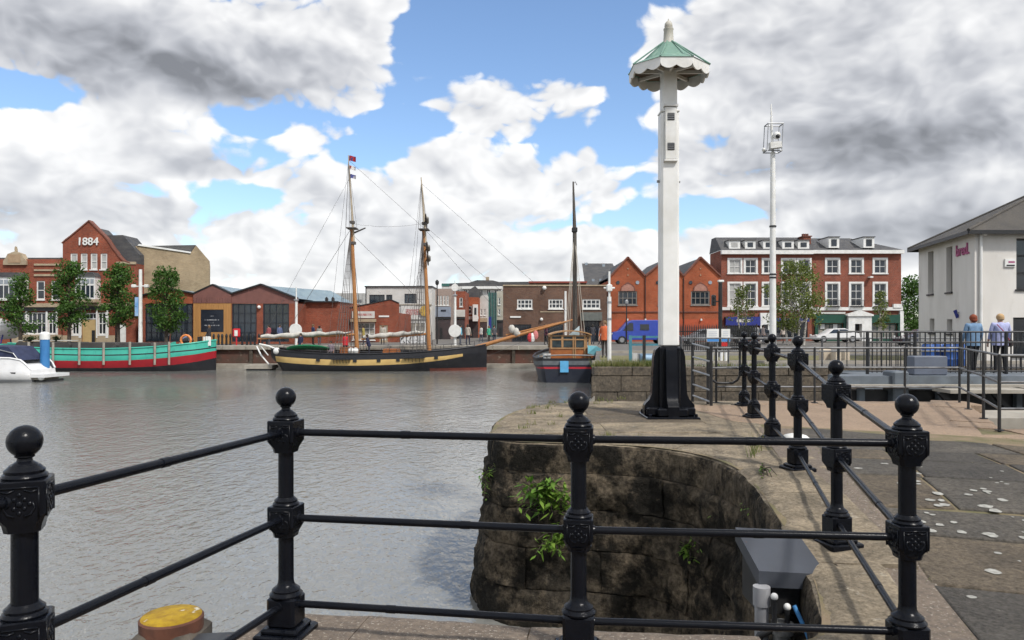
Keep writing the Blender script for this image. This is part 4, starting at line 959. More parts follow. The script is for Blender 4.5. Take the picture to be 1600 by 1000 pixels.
def street():
    b = Fac('corner_shop', 'low single storey brick shop with sloping parapet and white sign', 74, 550)
    b.wall(474, 623, 489, None, M_RED, [(497, 545, 507, 532), (551, 586, 504, 531), (593, 606, 508, 534)], depth=9)
    b.poly('parapet', M_RED, [(474, 489.02), (474, 488), (530, 485), (610, 468.5), (623, 474), (623, 489.02)], 0, .4)
    b.poly('coping', M_BLACKM, [(474, 488), (530, 485), (610, 468.4), (623, 474), (623, 472.6), (610, 467), (530, 483.5), (474, 486.5)], -.06, .45)
    b.box('fascia', mat('dark_grey_fascia', (.055, .06, .06), (.04, .045, .045), rough=.6), 478, 547, 499, 506, -.35, -.001)
    sg = b.box('shop_sign', M_PALE, 550.5, 585.5, 486.5, 497, -.10, -.001); b.box('sign_line', mat('faded_red_lettering', (.38, .16, .15), (.50, .40, .38), rough=.7, scale=6, lo=.47, hi=.55), 554, 582, 490, 493.5, -.112, -.101, sg)
    b.box('canopy', M_TRIM, 549, 588, 498.5, 503, -.5, -.001)
    b.win(497, 545, 507, 532, nx=5, ny=1, fw=.09, gm=mat('shop_window_display', (.34, .31, .26), (.12, .13, .13), rough=.2, scale=1.8)); b.win(551, 586, 504, 531, nx=4, ny=3, fw=.09, gm=MATS['shop_window_display']); b.win(593, 606, 508, 534, nx=1, ny=1, fw=.14, gm=M_PALE, fm=M_TRIM)
    b.box('name_board', M_WHITE, 592, 608, 493, 495.5, -.06, -.001)
    b = Fac('white_flat_roof_block', 'white rendered flat roofed block with dark window bands', 88, 632)
    ops = [(577, 601, 460.5, 474), (603.5, 613, 460.5, 474), (632, 651, 459, 474), (626, 672, 503, 520)]
    b.wall(571, 675, 448.5, None, M_PALE, ops, depth=10)
    for o in ops[:3]: b.win(*o, nx=3, ny=1, fw=.10, fm=M_NAVY, gm=M_GLASSB, sill=False)
    b.win(*ops[3], nx=6, ny=1, fw=.12, gm=MATS['shop_window_display'])
    b.box('coping', M_BLACKM, 570, 676, 446.8, 448.6, -.15, 10)
    b.box('downpipe', M_BLACKM, 571.5, 572.6, 449, 500, -.1, -.002); b.box('string_course', M_CONC, 571.2, 674.8, 475, 477, -.12, -.001)
    sg = b.box('shop_sign', M_PALE, 627, 671, 478, 499, -.15, -.001); b.box('sign_line', MATS['faded_red_lettering'], 634, 664, 483, 492, -.162, -.151, sg)
    b.box('canopy', M_PALE, 620, 673, 521, 527, -.6, -.001)
    mb = MB(); mb.lathe([(.62, -.06), (.62, .06)], 20); o = mb.build('round_sign', mat('mustard_sign', (.55, .36, .06), (.40, .25, .05), rough=.6, scale=2), b.root, smooth=40); o.location = (b.x(664.5), -.32, b.z(486)); o.rotation_euler = (R(90), 0, 0)
    b = Fac('pale_warehouse', 'pale grey ribbed warehouse wall behind the corner shop', 98, 545)
    b.wall(505, 572, 458, None, mat('pale_grey_cladding', (.46, .46, .44), (.40, .40, .385), rough=.7), (), depth=8)
    for k in range(12): b.box('rib', MATS['pale_grey_cladding'], 506+k*5.5, 506.8+k*5.5, 458.5, 500, -.06, -.001)
    b.box('logo', mat('grey_logo', (.16, .16, .17), rough=.7), 553, 565, 468, 472, -.07, -.002)
    def shop(px0, px1, top, label, m_, d, bands=(), wins=(), shopc=None, roof=None):
        b = Fac('shop_terrace', label, d, (px0+px1)/2, group=None)
        b.wall(px0, px1, top, None, m_, [w[:4] for w in wins], depth=9)
        for w in wins: b.win(*w[:4], nx=w[4] if len(w) > 4 else 1, ny=2, fw=.09)
        for (a, c, mm) in bands: b.box('fascia', mm, px0+.3, px1-.3, a, c, -.18, -.002)
        if shopc: sf = b.box('shopfront', shopc, px0+1, px1-1, 500, None, -.12, -.003); b.box('door', M_BLACKM, (px0+px1)/2-2, (px0+px1)/2+2, 512, None, -.15, -.121, sf)
        if roof: b.poly('roof', *roof)
        return b
    M_SHOPD = mat('dark_shopfront', (.030, .028, .030), (.07, .045, .045), rough=.5, scale=.9)
    bl = mat('blue_grey_fascia', (.25, .29, .36), (.22, .25, .31), rough=.6)
    s1 = shop(674, 705, 451, 'narrow shop with row of tall white windows and blue grey fascia', mat('dull_pink_render', (.34, .26, .22), (.28, .22, .19), rough=.8), 92, [(479.5, 495, bl), (496, 499, M_BLACKM)], [(677+5.2*k, 680.4+5.2*k, 462, 477) for k in range(5)], M_SHOPD)
    s1.box('logo', M_NAVY, 689, 697, 484, 487, -.2, -.181)
    shop(705, 727, 455, 'red brick shop with pale ground floor fascia along the street', M_RED, 96, [(484, 495, M_PALE), (496, 499, M_BLACKM)], [(708, 713, 465, 479), (718, 723, 465, 479)], M_SHOPD)
    s3 = shop(727, 748, 464.5, 'orange tiled shop with grey slate gable and white oriel', M_ORANGE, 104, [(494, 499, M_PALE)], [(730, 737, 478, 490)], M_SHOPD, (M_SLATE, [(727, 464.5), (748, 464.5), (751, 455), (742, 447), (734, 452)], .1, 8))
    s3.box('oriel', M_WHITE, 739, 747, 476, 502, -.8, -.004); s3.box('oriel_pane', M_GLASS, 741.5, 745, 481, 492, -.83, -.801)
    shop(748.5, 762, 462, 'narrow white rendered shop with two slim windows', M_PALE, 108, [(497, 503, M_TRIM)], [(750.5, 753.5, 483, 493), (756, 759, 483, 493)], M_SHOPD)
    net = mat('green_scaffold_net', (.055, .155, .135), (.035, .10, .09), rough=.9, scale=2)
    n = Fac('scaffolded_house', 'house wrapped in dark green scaffold netting', 112, 768); n.wall(762, 776, 457, None, net, (), depth=8)
    for p in (762.5, 767, 771.5, 775.2): n.box('pole', M_GALV, p, p+.5, 455, None, -.15, -.02)
    n.box('banner', M_BLUE, 762.8, 768, 495, 515, -.2, -.151)
    shop(776, 788, 455, 'cream rendered house front at the end of the street', mat('cream_render', (.48, .45, .38), (.40, .37, .31), rough=.8), 114, [(500, 504, M_BLACKM)], [(778.5, 782, 465, 476), (778.5, 782, 483, 492)], M_SHOPD)
    b = Fac('long_office_block', 'long grey slate roofed office block far behind the street', 150, 770)
    b.wall(690, 832, 447.5, None, M_PALE, [(700+12*k, 707+12*k, 452, 460) for k in range(10)], depth=12)
    for k in range(10): b.win(700+12*k, 707+12*k, 452, 460, nx=2, ny=1, fw=.12, sill=False)
    b.poly('roof', M_SLATE, [(692, 447.4), (696, 443), (733, 441.5), (745, 437.5), (770, 438), (780, 440.5), (826, 440), (832, 447.4)], .2, 12)
    b.box('parapet', M_WHITE, 722, 784, 447.6, 451.5, -.8, -.001); b.box('chimney', M_TRIM, 758, 763, 430.5, 438, 4, 5.5); b.box('copper_roof', net, 690, 702, 443, 447.3, -.1, .15)
    # brown brick block
    b = Fac('brown_brick_block', 'flat roofed brown brick block with white framed casement windows', 76, 865)
    ops = [(808, 832, 467.5, 482.5), (857, 880, 467.5, 482.5), (910, 938, 467.5, 482.5), (912, 936, 501, 534), (850, 880, 507, 534), (800, 830, 507, 534)]
    b.wall(786, 948, 446, None, M_DKBRICK, ops, depth=12)
    for o in ops[:3]: b.win(*o, nx=4, ny=2, fw=.13, gm=M_GLASSB)
    for o in ops[3:]: b.win(*o, nx=4, ny=1, fw=.10, fm=M_NAVY, gm=M_GLASS, sill=False)
    b.box('coping', mat('red_metal_coping', (.26, .05, .035), rough=.6), 826, 917, 439.5, 442, -.1, .6); b.box('parapet', M_DKBRICK, 827, 916, 442, 446.2, .05, .5); b.box('parapet_coping', M_TRIM, 785.6, 948.2, 445, 447, -.09, .4)
    b.box('sign', M_WHITE, 797, 814, 494, 496.5, -.08, -.002); mb = MB(); mb.sphere((b.x(850.5), -.2, b.z(450)), .22, 10, 6); mb.build('floodlight', M_WHITE, b.root)
    b.box('string_course', M_TRIM, 844, 880, 486.5, 488, -.05, -.001); b.box('porch', mat('grey_green_panel', (.14, .15, .135), (.11, .12, .11), rough=.7), 908, 940, 488, 501, -.5, -.001)
    mb = MB(); mb.sphere((b.x(846), -.15, b.z(499)), .17, 8, 6); mb.build('wall_lamp', M_WHITE, b.root)
    b = Fac('slate_roof_hall', 'steep slate roof with small rooflights behind the brown block', 88, 945)
    b.wall(916, 972, 447, None, M_DKBRICK, (), depth=8)
    mb = MB(); mb.add([(b.x(914), -.3, b.z(449)), (b.x(975), -.3, b.z(449)), (b.x(966), 5, b.z(406)), (b.x(915.5), 5, b.z(406))], [(0, 1, 2, 3)]); mb.build('roof', M_SLATE, b.root)
    for p, q in ((920, 408), (948, 411), (926, 438), (938, 438)):
        mb = MB(); t = (449-q)/43; mb.obox((b.x(p), -.3+5.3*t-.05, b.z(q)), (b.x(p+4.5), -.3+5.3*t-.05, b.z(q)), .1, .45); mb.build('rooflight', mat('rooflight_glass', (.28, .33, .38), rough=.1), b.root)
street()
def gables():
    b = Fac('triple_gable_hall', 'orange brick hall with three pointed gables and mullioned windows', 78, 1040)
    C = (981, 1043, 1094.5)
    ops = [(c-15, c+14.5, 455, 476.5) for c in C]
    b.wall(954, 1126, 437, None, M_ORANGE, ops, depth=12)
    edges = ((954, 1008), (1008, 1068), (1068, 1126))
    for (a, e), c in zip(edges, C):
        b.poly('gable', M_ORANGE, [(a, 437.05), (a, 432), (c, 402.5), (e, 432), (e, 437.05)], 0, .4)
        cp = MB(); cp.obox((b.x(a), .15, b.z(431.2)), (b.x(c), .15, b.z(401.6)), .65, .14); cp.obox((b.x(c), .15, b.z(401.6)), (b.x(e), .15, b.z(431.2)), .65, .14); cp.build('gable_coping', MATS['terracotta_coping'], b.root)
        mb = MB(); mb.add([(b.x(a), .4, b.z(432)), (b.x(c), .4, b.z(403)), (b.x(e), .4, b.z(432)), (b.x(a), 12, b.z(432)), (b.x(c), 12, b.z(403)), (b.x(e), 12, b.z(432))], [(0, 3, 4, 1), (1, 4, 5, 2)]); mb.build('roof', M_SLATE, b.root)
        b.win(c-15, c+14.5, 455, 476.5, nx=4, ny=2, fw=.12, fm=mat('grey_stone_mullion', (.22, .20, .18), (.16, .15, .14), rough=.8), gm=M_GLASSB)
        b.poly('tympanum', mat('pink_stone', (.40, .20, .15), (.33, .16, .12), rough=.8), [(c-10.5, 454.5), (c-9, 448.5), (c-5, 444.5), (c, 443), (c+5, 444.5), (c+9, 448.5), (c+10.5, 454.5)], -.06, -.002)
        b.poly('tympanum_arch', MATS['terracotta_coping'], [(c-12, 454.5), (c-10, 447.5), (c, 440.5), (c+10, 447.5), (c+12, 454.5), (c+10.6, 454.5), (c+9, 448.5), (c+5, 444.4), (c, 442.9), (c-5, 444.4), (c-9, 448.5), (c-10.6, 454.5)], -.09, -.003)
        for s, mm in ((-15.5, M_GLASSB), (15, MATS['rooflight_glass'])):
            mb = MB(); mb.lathe([(.19, -.03), (.19, .03)], 14); o = mb.build('roundel', mm, b.root); o.location = (b.x(c+s), -.03, b.z(441.5)); o.rotation_euler = (R(90), 0, 0)
        for (dx, y) in ((0, 419), (0, 429)): b.box('brick_boss', M_TRIM, c+dx-.8, c+dx+.8, y, y+1.8, -.08, -.001)
    b.box('string_course', MATS['terracotta_coping'], 954.2, 1125.8, 486.5, 488.2, -.09, -.001); b.box('plinth', mat('bright_orange_brick_band', (.42, .085, .035), (.36, .072, .03), rough=.85), 954.2, 1125.8, 499, None, -.06, -.001)
    for p in (1008, 1068): b.box('downpipe', M_BLACKM, p-.5, p+.5, 434, None, -.15, -.062)
    for p in (1008, 980, 1095): b.box('lamp', M_WHITE, p-1.2, p+1.2, 498, 501, -.3, -.09)
    M_GB = brickmat('georgian_brick', (.27, .078, .045), (.20, .060, .038), (.23, .15, .12))
    b = Fac('georgian_terrace', 'three storey red brick georgian block with dormers and white sash windows', 80, 1268)
    L2 = [(1139.5, 1157), (1164.5, 1181), (1193, 1209), (1223, 1241), (1247.5, 1265)]; R2 = [(1292.5, 1310.5), (1330, 1347.5), (1367, 1385)]
    ops = [(a, c, 406, 427) for a, c in L2]+[(a, c, 443, 478) for a, c in L2]+[(1136, 1184, 509, 530), (1205, 1262, 503, 530)]
    w = b.wall(1127, 1268, 391, None, M_GB, ops, depth=4.5)
    for o in ops[:10]: b.win(*o, nx=2, ny=3 if o[2] > 430 else 2, fw=.08, sur=.20, gm=M_GLASSB if o[0] > 1145 else MATS['blinds_behind_glass'])
    for o in ops[10:]: b.win(*o, nx=5, ny=1, fw=.10, fm=M_NAVY, sill=False)
    ops = [(a, c, 405.5, 427) for a, c in R2]+[(a, c, 443, 478) for a, c in R2]+[(1278, 1317, 506, 530), (1362, 1402, 506, 530), (1332, 1343, 506, 533.5)]
    b.wall(1268, 1409, 391, None, M_GB, ops, depth=12, y=.12)
    for o in ops[:6]: b.win(*o, nx=2, ny=3 if o[2] > 430 else 2, fw=.08, sur=.20, y=.12, gm=M_GLASSB)
    for o in ops[6:8]: b.win(*o, nx=4, ny=1, fw=.10, fm=M_GREEN, y=.12, gm=MATS['shop_window_display'], sill=False)
    for a, c in R2:                                       # iron balconets
        mb = MB(); x0, x1, z = b.x(a-1.5), b.x(c+1.5), b.z(478)
        mb.box(x0, x1, -.40, .06, z-.08, z-.02)
        for k in range(13): t = x0+(x1-x0)*k/12; mb.tube((t, -.37, z-.05), (t, -.37, z+.62), .018, n=5)
        mb.tube((x0, -.37, z+.62), (x1, -.37, z+.62), .025, n=5); mb.build('balconet', M_BLACKM, b.root)
    b.box('cornice', M_WHITE, 1126, 1269, 391.5, 397.5, -.45, -.002); b.box('cornice', M_WHITE, 1269.2, 1411, 391, 396.5, -.33, .118)
    b.box('string_course', M_WHITE, 1126.5, 1268, 480, 484.5, -.20, -.003); b.box('string_course', M_WHITE, 1268.2, 1410, 480, 485, -.12, .117)
    mb = MB(); mb.add([(b.x(1126), -.2, b.z(391)), (b.x(1269), -.2, b.z(391)), (b.x(1269), 2.6, b.z(366.5)), (b.x(1128), 2.6, b.z(366.5)), (b.x(1269), 4.2, b.z(366.5)), (b.x(1128), 4.2, b.z(366.5)), (b.x(1126), 4.6, b.z(391))], [(0, 1, 2, 3), (3, 2, 4, 5), (0, 3, 5, 6)]); mb.build('roof', M_SLATE, b.root)
    mb = MB(); mb.add([(b.x(1269.2), -.1, b.z(390.5)), (b.x(1411), -.1, b.z(390.5)), (b.x(1357), 4.5, b.z(364.5)), (b.x(1269.2), 4.5, b.z(364.5)), (b.x(1411), 12, b.z(390.5)), (b.x(1269.2), 12, b.z(390.5))], [(0, 1, 2, 3), (1, 4, 2), (4, 5, 3, 2)]); mb.build('roof', M_SLATE, b.root)
    for a, c in L2+[(1295.5, 1312), (1350, 1367)]:
        t, q = (375.5, 388.5) if a < 1269 else (370.5, 387)
        dm = b.box('dormer', M_WHITE, a, c, t, q, .10, 3.0); b.box('pane', M_GLASSB if a > 1160 else MATS['blinds_behind_glass'], a+4, c-4, t+3.2, q-2.6, .07, .099, dm); b.box('dormer_roof', M_SLATE, a-1, c+1, t-1.2, t-.02, -.02, 3.0, dm)
    ch = b.box('chimney', M_GB, 1261.5, 1273, 368, 380, 1.0, 2.4); b.box('chimney_cap', MATS['terracotta_coping'], 1260, 1274.5, 366.5, 368, .9, 2.5, ch)
    for p in (1263.5, 1267, 1270.5): b.box('chimney_pot', MATS['terracotta_coping'], p-.9, p+.9, 362.5, 366.4, 1.4, 1.8, ch)
    aw = b.box('shop_fascia', M_BLUE, 1132, 1186, 495, 508.5, -.5, -.004); b.box('sign_line', M_PALE, 1149, 1170, 499, 503.5, -.512, -.501, aw)
    b.box('shop_fascia', M_BLUE, 1204, 1263, 497, 502.5, -.3, -.004); b.box('door_surround', M_WHITE, 1186.5, 1203, 489, None, -.35, -.005); b.box('door', M_BLACKM, 1191, 1198, 507, None, -.40, -.351)
    f1 = b.box('shop_fascia', M_GREEN, 1273, 1321, 491.5, 505, -.22, .115); f2 = b.box('shop_fascia', M_GREEN, 1359, 1405, 491.5, 505, -.22, .115)
    for a, c in ((1273, 1277.5), (1317.5, 1321), (1359, 1361.5), (1402.5, 1405)): b.box('pilaster', M_GREEN, a, c, 505, None, -.16, .114)
    b.box('stall_riser', M_GREEN, 1277.5, 1317.5, 530, None, -.1, .113); b.box('stall_riser', M_GREEN, 1361.5, 1402.5, 530, None, -.1, .113)
    b.box('string_course', M_PALE, 1270, 1320, 487.5, 490.5, -.16, .112)
    pt = b.box('portico', M_WHITE, 1322, 1332, 494, None, -.6, .11); b.box('portico', M_WHITE, 1343, 1358, 494, None, -.6, .11); b.box('portico_head', M_WHITE, 1331.9, 1343.1, 494, 506, -.59, .11)
    b.poly('pediment', M_WHITE, [(1320, 494), (1360, 494), (1360, 491.5), (1340, 485), (1320, 491.5)], -.75, .10)
    b.box('door', M_BLACKM, 1332.2, 1342.8, 511, 533.4, .15, .22); b.box('fanlight', M_GLASSB, 1332.2, 1342.8, 506.3, 510.6, .15, .22)
    b.box('corner_pier', M_WHITE, 1405.2, 1410.5, 486, None, -.2, .111); b.box('sign', M_WHITE, 1395, 1408, 475, 481, -.2, .10)
    for p in (1359,): b.box('floodlight', M_WHITE, p-2.5, p+2, 432, 434.5, -.5, .10)
    for p in (1286, 1306): b.box('poster', M_WHITE, p-3.5, p+3, 506.5, 513.5, .11, .135)
gables()
# ------------------------------------------------------------------ white rendered building on the right
def white_house():
    Cn, Lf, Rt = Vector((17.30, 28.0)), Vector((18.52, 34.1)), Vector((33.0, 28.1))
    H = 4.93; z0 = -.03
    root = thing('white_rendered_house', 'white rendered building with slate hipped roof and pink wall lettering', 'building', (Cn.x, Cn.y, z0))
    M_REND = mat('white_render', (.70, .675, .635), (.62, .595, .555), rough=.85, scale=1.1, bump=.004, bscale=40, c3=(.52, .49, .45), scale3=1.4, cov3=(.60, .80), stretch=(1, 1, .35))
    O = Vector((Cn.x, Cn.y, z0))
    def face(A, B, ops, name):
        d = (B-A); L_ = d.length; u_ = d/L_; n = Vector((u_.y, -u_.x))     # outward normal (toward the camera)
        def lx(px):
            k = (px-800)/F; t = (k*A.y-A.x)/(u_.x-k*u_.y); return t
        def lz(px, py):
            t = lx(px); yy = A.y+u_.y*t; return PZ(py, yy)-z0
        OO = []
        for o in ops: OO.append((lx(o[0]), lx(o[1]), lz(o[0], o[3]), lz(o[0], o[2])))
        xs = sorted(set([0, L_]+[v for o in OO for v in o[:2]])); zs = sorted(set([-.5, H]+[v for o in OO for v in o[2:]]))
        mb = MB(); rev = .30
        for i in range(len(xs)-1):
            for j in range(len(zs)-1):
                mx, mz = (xs[i]+xs[i+1])/2, (zs[j]+zs[j+1])/2
                if any(o[0] < mx < o[1] and o[2] < mz < o[3] for o in OO): continue
                mb.add([(xs[i], 0, zs[j]), (xs[i+1], 0, zs[j]), (xs[i+1], 0, zs[j+1]), (xs[i], 0, zs[j+1])], [(0, 1, 2, 3)])
        for a, b, c, e in OO:
            mb.add([(a, 0, c), (b, 0, c), (b, 0, e), (a, 0, e), (a, rev, c), (b, rev, c), (b, rev, e), (a, rev, e)], [(0, 4, 5, 1), (1, 5, 6, 2), (2, 6, 7, 3), (3, 7, 4, 0)])
        wall = mb.build(name, M_REND, root); wall.location = (A.x-O.x, A.y-O.y, 0); wall.rotation_euler = (0, 0, math.atan2(u_.y, u_.x))
        for (a, b, c, e) in OO:
            w = MB(); w.box(a, a+.06, .2, .28, c, e); w.box(b-.06, b, .2, .28, c, e); w.box(a, b, .202, .278, c, c+.06); w.box(a, b, .202, .278, e-.06, e)
            for k in range(1, 4 if e-c > 1.2 else 1): zz = c+(e-c)*k/3; w.box(a+.01, b-.01, .204, .276, zz-.03, zz+.03)
            w.box(a-.05, b+.05, -.06, .2, c-.07, c-.003)
            wo = w.build('window', M_BLACKM if b-a < 1.5 else M_GALV, wall); g_ = MB(); g_.box(a-.02, b+.02, .26, .31, c-.02, e+.02); g_.build('pane', M_GLASS, wo)
        return wall, lx, lz, u_
    wl, lx, lz, ul = face(Lf, Cn, [(1450, 1458.5, 394, 460), (1478.5, 1488, 387, 457), (1452.5, 1460, 498, 520), (1479.5, 1488, 499, 521)], 'side_wall')
    t = text('bred.', .62, mat('faded_pink_lettering', (.42, .10, .22), (.34, .09, .19), rough=.7), wl, (lx(1505), -.03, lz(1505, 391)), ext=.02)
    wr, lx, lz, ur = face(Cn, Rt, [(1588, 1634, 372, 452), (1583, 1640, 496, 556)], 'front_wall')
    mb = MB(); mb.tube((lx(1531), -.07, 0), (lx(1531), -.07, H-.05), .05, n=8); mb.build('downpipe', M_WHITE, wr, smooth=40)
    mb = MB(); mb.sphere((lx(1535), -.16, H-.12), .09, 10, 6); mb.build('lamp', M_WHITE, wr)
    mb = MB(); a, b_ = lx(1569), lx(1585.5); mb.box(a, b_, -.06, -.004, lz(1575, 417), lz(1575, 404.5)); sg = mb.build('wall_sign', M_WHITE, wr)
    mb = MB(); mb.box(a+.12, b_-.04, -.066, -.061, lz(1575, 411), lz(1575, 408.2)); mb.build('sign_line', MATS['faded_pink_lettering'], sg)
    mb = MB(); mb.box(a+.05, b_-.04, -.066, -.061, lz(1575, 416), lz(1575, 413.8)); mb.build('sign_line', M_BLACKM, sg)
    # back walls and roof
    perp = (Lf-Cn); Bk = Rt+perp
    mb = MB()
    for a, b_ in ((Rt, Bk), (Bk, Lf)): mb.add([(a.x-O.x, a.y-O.y, -.5), (b_.x-O.x, b_.y-O.y, -.5), (b_.x-O.x, b_.y-O.y, H), (a.x-O.x, a.y-O.y, H)], [(0, 1, 2, 3)])
    mb.build('rear_wall', M_REND, root)
    rx = (Rt-Cn).normalized(); ry = (Lf-Cn).normalized(); ov = .38
    e = [Cn-rx*ov-ry*ov, Rt+rx*ov-ry*ov, Bk+rx*ov+ry*ov, Lf-rx*ov+ry*ov]
    A1 = (Cn+Lf)/2+rx*4.6; A2 = (Rt+Bk)/2-rx*3.2; rz_ = H+2.35
    lo = [Vector((p.x-O.x, p.y-O.y, H-.02)) for p in e]; hi = [Vector((p.x-O.x, p.y-O.y, rz_)) for p in (A1, A2)]
    mb = MB(); mb.add([*lo, *hi], [(0, 1, 5, 4), (1, 2, 5), (2, 3, 4, 5), (3, 0, 4), (3, 2, 1, 0)]); mb.build('roof', mat('brown_slate_roof', (.080, .072, .062), (.055, .051, .047), rough=.85, scale=1.5, bump=.02, bscale=10), root)
    mb = MB()
    for a, b_ in zip(lo, lo[1:]+lo[:1]): mb.obox(a+Vector((0, 0, -.07)), b_+Vector((0, 0, -.07)), .05, .14)
    mb.build('gutter', M_BLACKM, root)
    for p, q in ((0, 0), (3, 0), (1, 1), (2, 1)):
        mb = MB(); mb.tube(lo[p], hi[q], .07, n=6); mb.build('hip_ridge', MATS['brown_slate_roof'], root)
    # bracket arm with two blue pennant boards on the side wall
    d = 29.5
    br = thing('wall_banner', 'pair of small blue boards on a bracket arm beside the white building', 'banner', (PX(1505, d), d, PZ(487, d)))
    mb = MB(); mb.obox((-.25, 0, -.05), (.25, 0, .05), .05, .05); mb.build('arm', M_GALV, br)
    for s in (-1, 1): mb = MB(); mb.obox((s*.27-.06, 0, s*.08+.14), (s*.27+.06, 0, s*.08-.16), .03, .13); mb.build('board', M_BLUE, br)
white_house()
# ------------------------------------------------------------------ boats
def hull(rows, mats, parent, deck_m, name='hull', smooth=50, override=None):
    # rows: per station (x, [(halfbreadth, z), ...] sheer to keel); faces between rows k and k+1 take material k
    mb = MB(); n = len(rows[0][1])
    for side in (-1, 1):
        base = len(mb.v)
        for x, r in rows: mb.v += [(x, side*h, z) for h, z in r]
        for i in range(len(rows)-1):
            for k in range(n-1):
                a, b, c, d = base+i*n+k, base+(i+1)*n+k, base+(i+1)*n+k+1, base+i*n+k+1
                mb.f.append([a, d, c, b] if side < 0 else [a, b, c, d])
                mb.mi.append(override(i, k) if override else k)
    m = len(rows)*n
    for i in (0, len(rows)-1):                        # transom and stem
        for k in range(n-1):
            a, b, c, d = i*n+k, i*n+k+1, m+i*n+k+1, m+i*n+k
            mb.f.append([a, b, c, d] if i == 0 else [a, d, c, b]); mb.mi.append(override(min(i, len(rows)-2), k) if override else k)
    h = mb.build(name, mats, parent, smooth=smooth)
    dk = MB(); L_ = [(x, -r[0][0]+.06, r[0][1]-.28) for x, r in rows]; Rr = [(x, r[0][0]-.06, r[0][1]-.28) for x, r in rows]
    dk.loft([list(p) for p in zip(L_, Rr)], closed=False); dk.build('deck', deck_m, parent)
    rl = MB()
    for s in (-1, 1): rl.path([(x, s*r[0][0], r[0][1]+.02) for x, r in rows], .06, 6)
    rl.build('gunwale', mats[0], parent, smooth=60)
    return h
M_HULLBLK = mat('black_hull_paint', (.010, .011, .015), (.018, .018, .022), rough=.45, scale=2)
M_DECK = mat('worn_deck_planks', (.20, .15, .10), (.14, .105, .075), rough=.8, scale=4)
M_SPAR = mat('varnished_spar', (.42, .19, .065), (.34, .15, .05), rough=.5, scale=4, stretch=(1, 1, .3))
M_ROPE = mat('tarred_rigging', (.10, .09, .085), rough=.9)
M_ROPEP = mat('pale_rope', (.38, .35, .30), rough=.9)
M_CANVAS = mat('furled_canvas', (.55, .53, .48), (.40, .385, .35), rough=.9, scale=4, bump=.03, bscale=9)
M_VARN = mat('varnished_mahogany', (.36, .125, .035), (.28, .09, .026), rough=.4, scale=3)
def interp(tab, p):
    for (a, va), (b, vb) in zip(tab, tab[1:]):
        if a <= p <= b:
            t = (p-a)/(b-a); return va+(vb-va)*t
    return tab[-1][1] if p > tab[-1][0] else tab[0][1]
def line(mb, a, b, r=.016, sag=0.0):
    a, b = Vector(a), Vector(b); n = 6 if sag else 1
    mb.path([a.lerp(b, i/n)-Vector((0, 0, sag*4*(i/n)*(1-i/n))) for i in range(n+1)], r, 4)
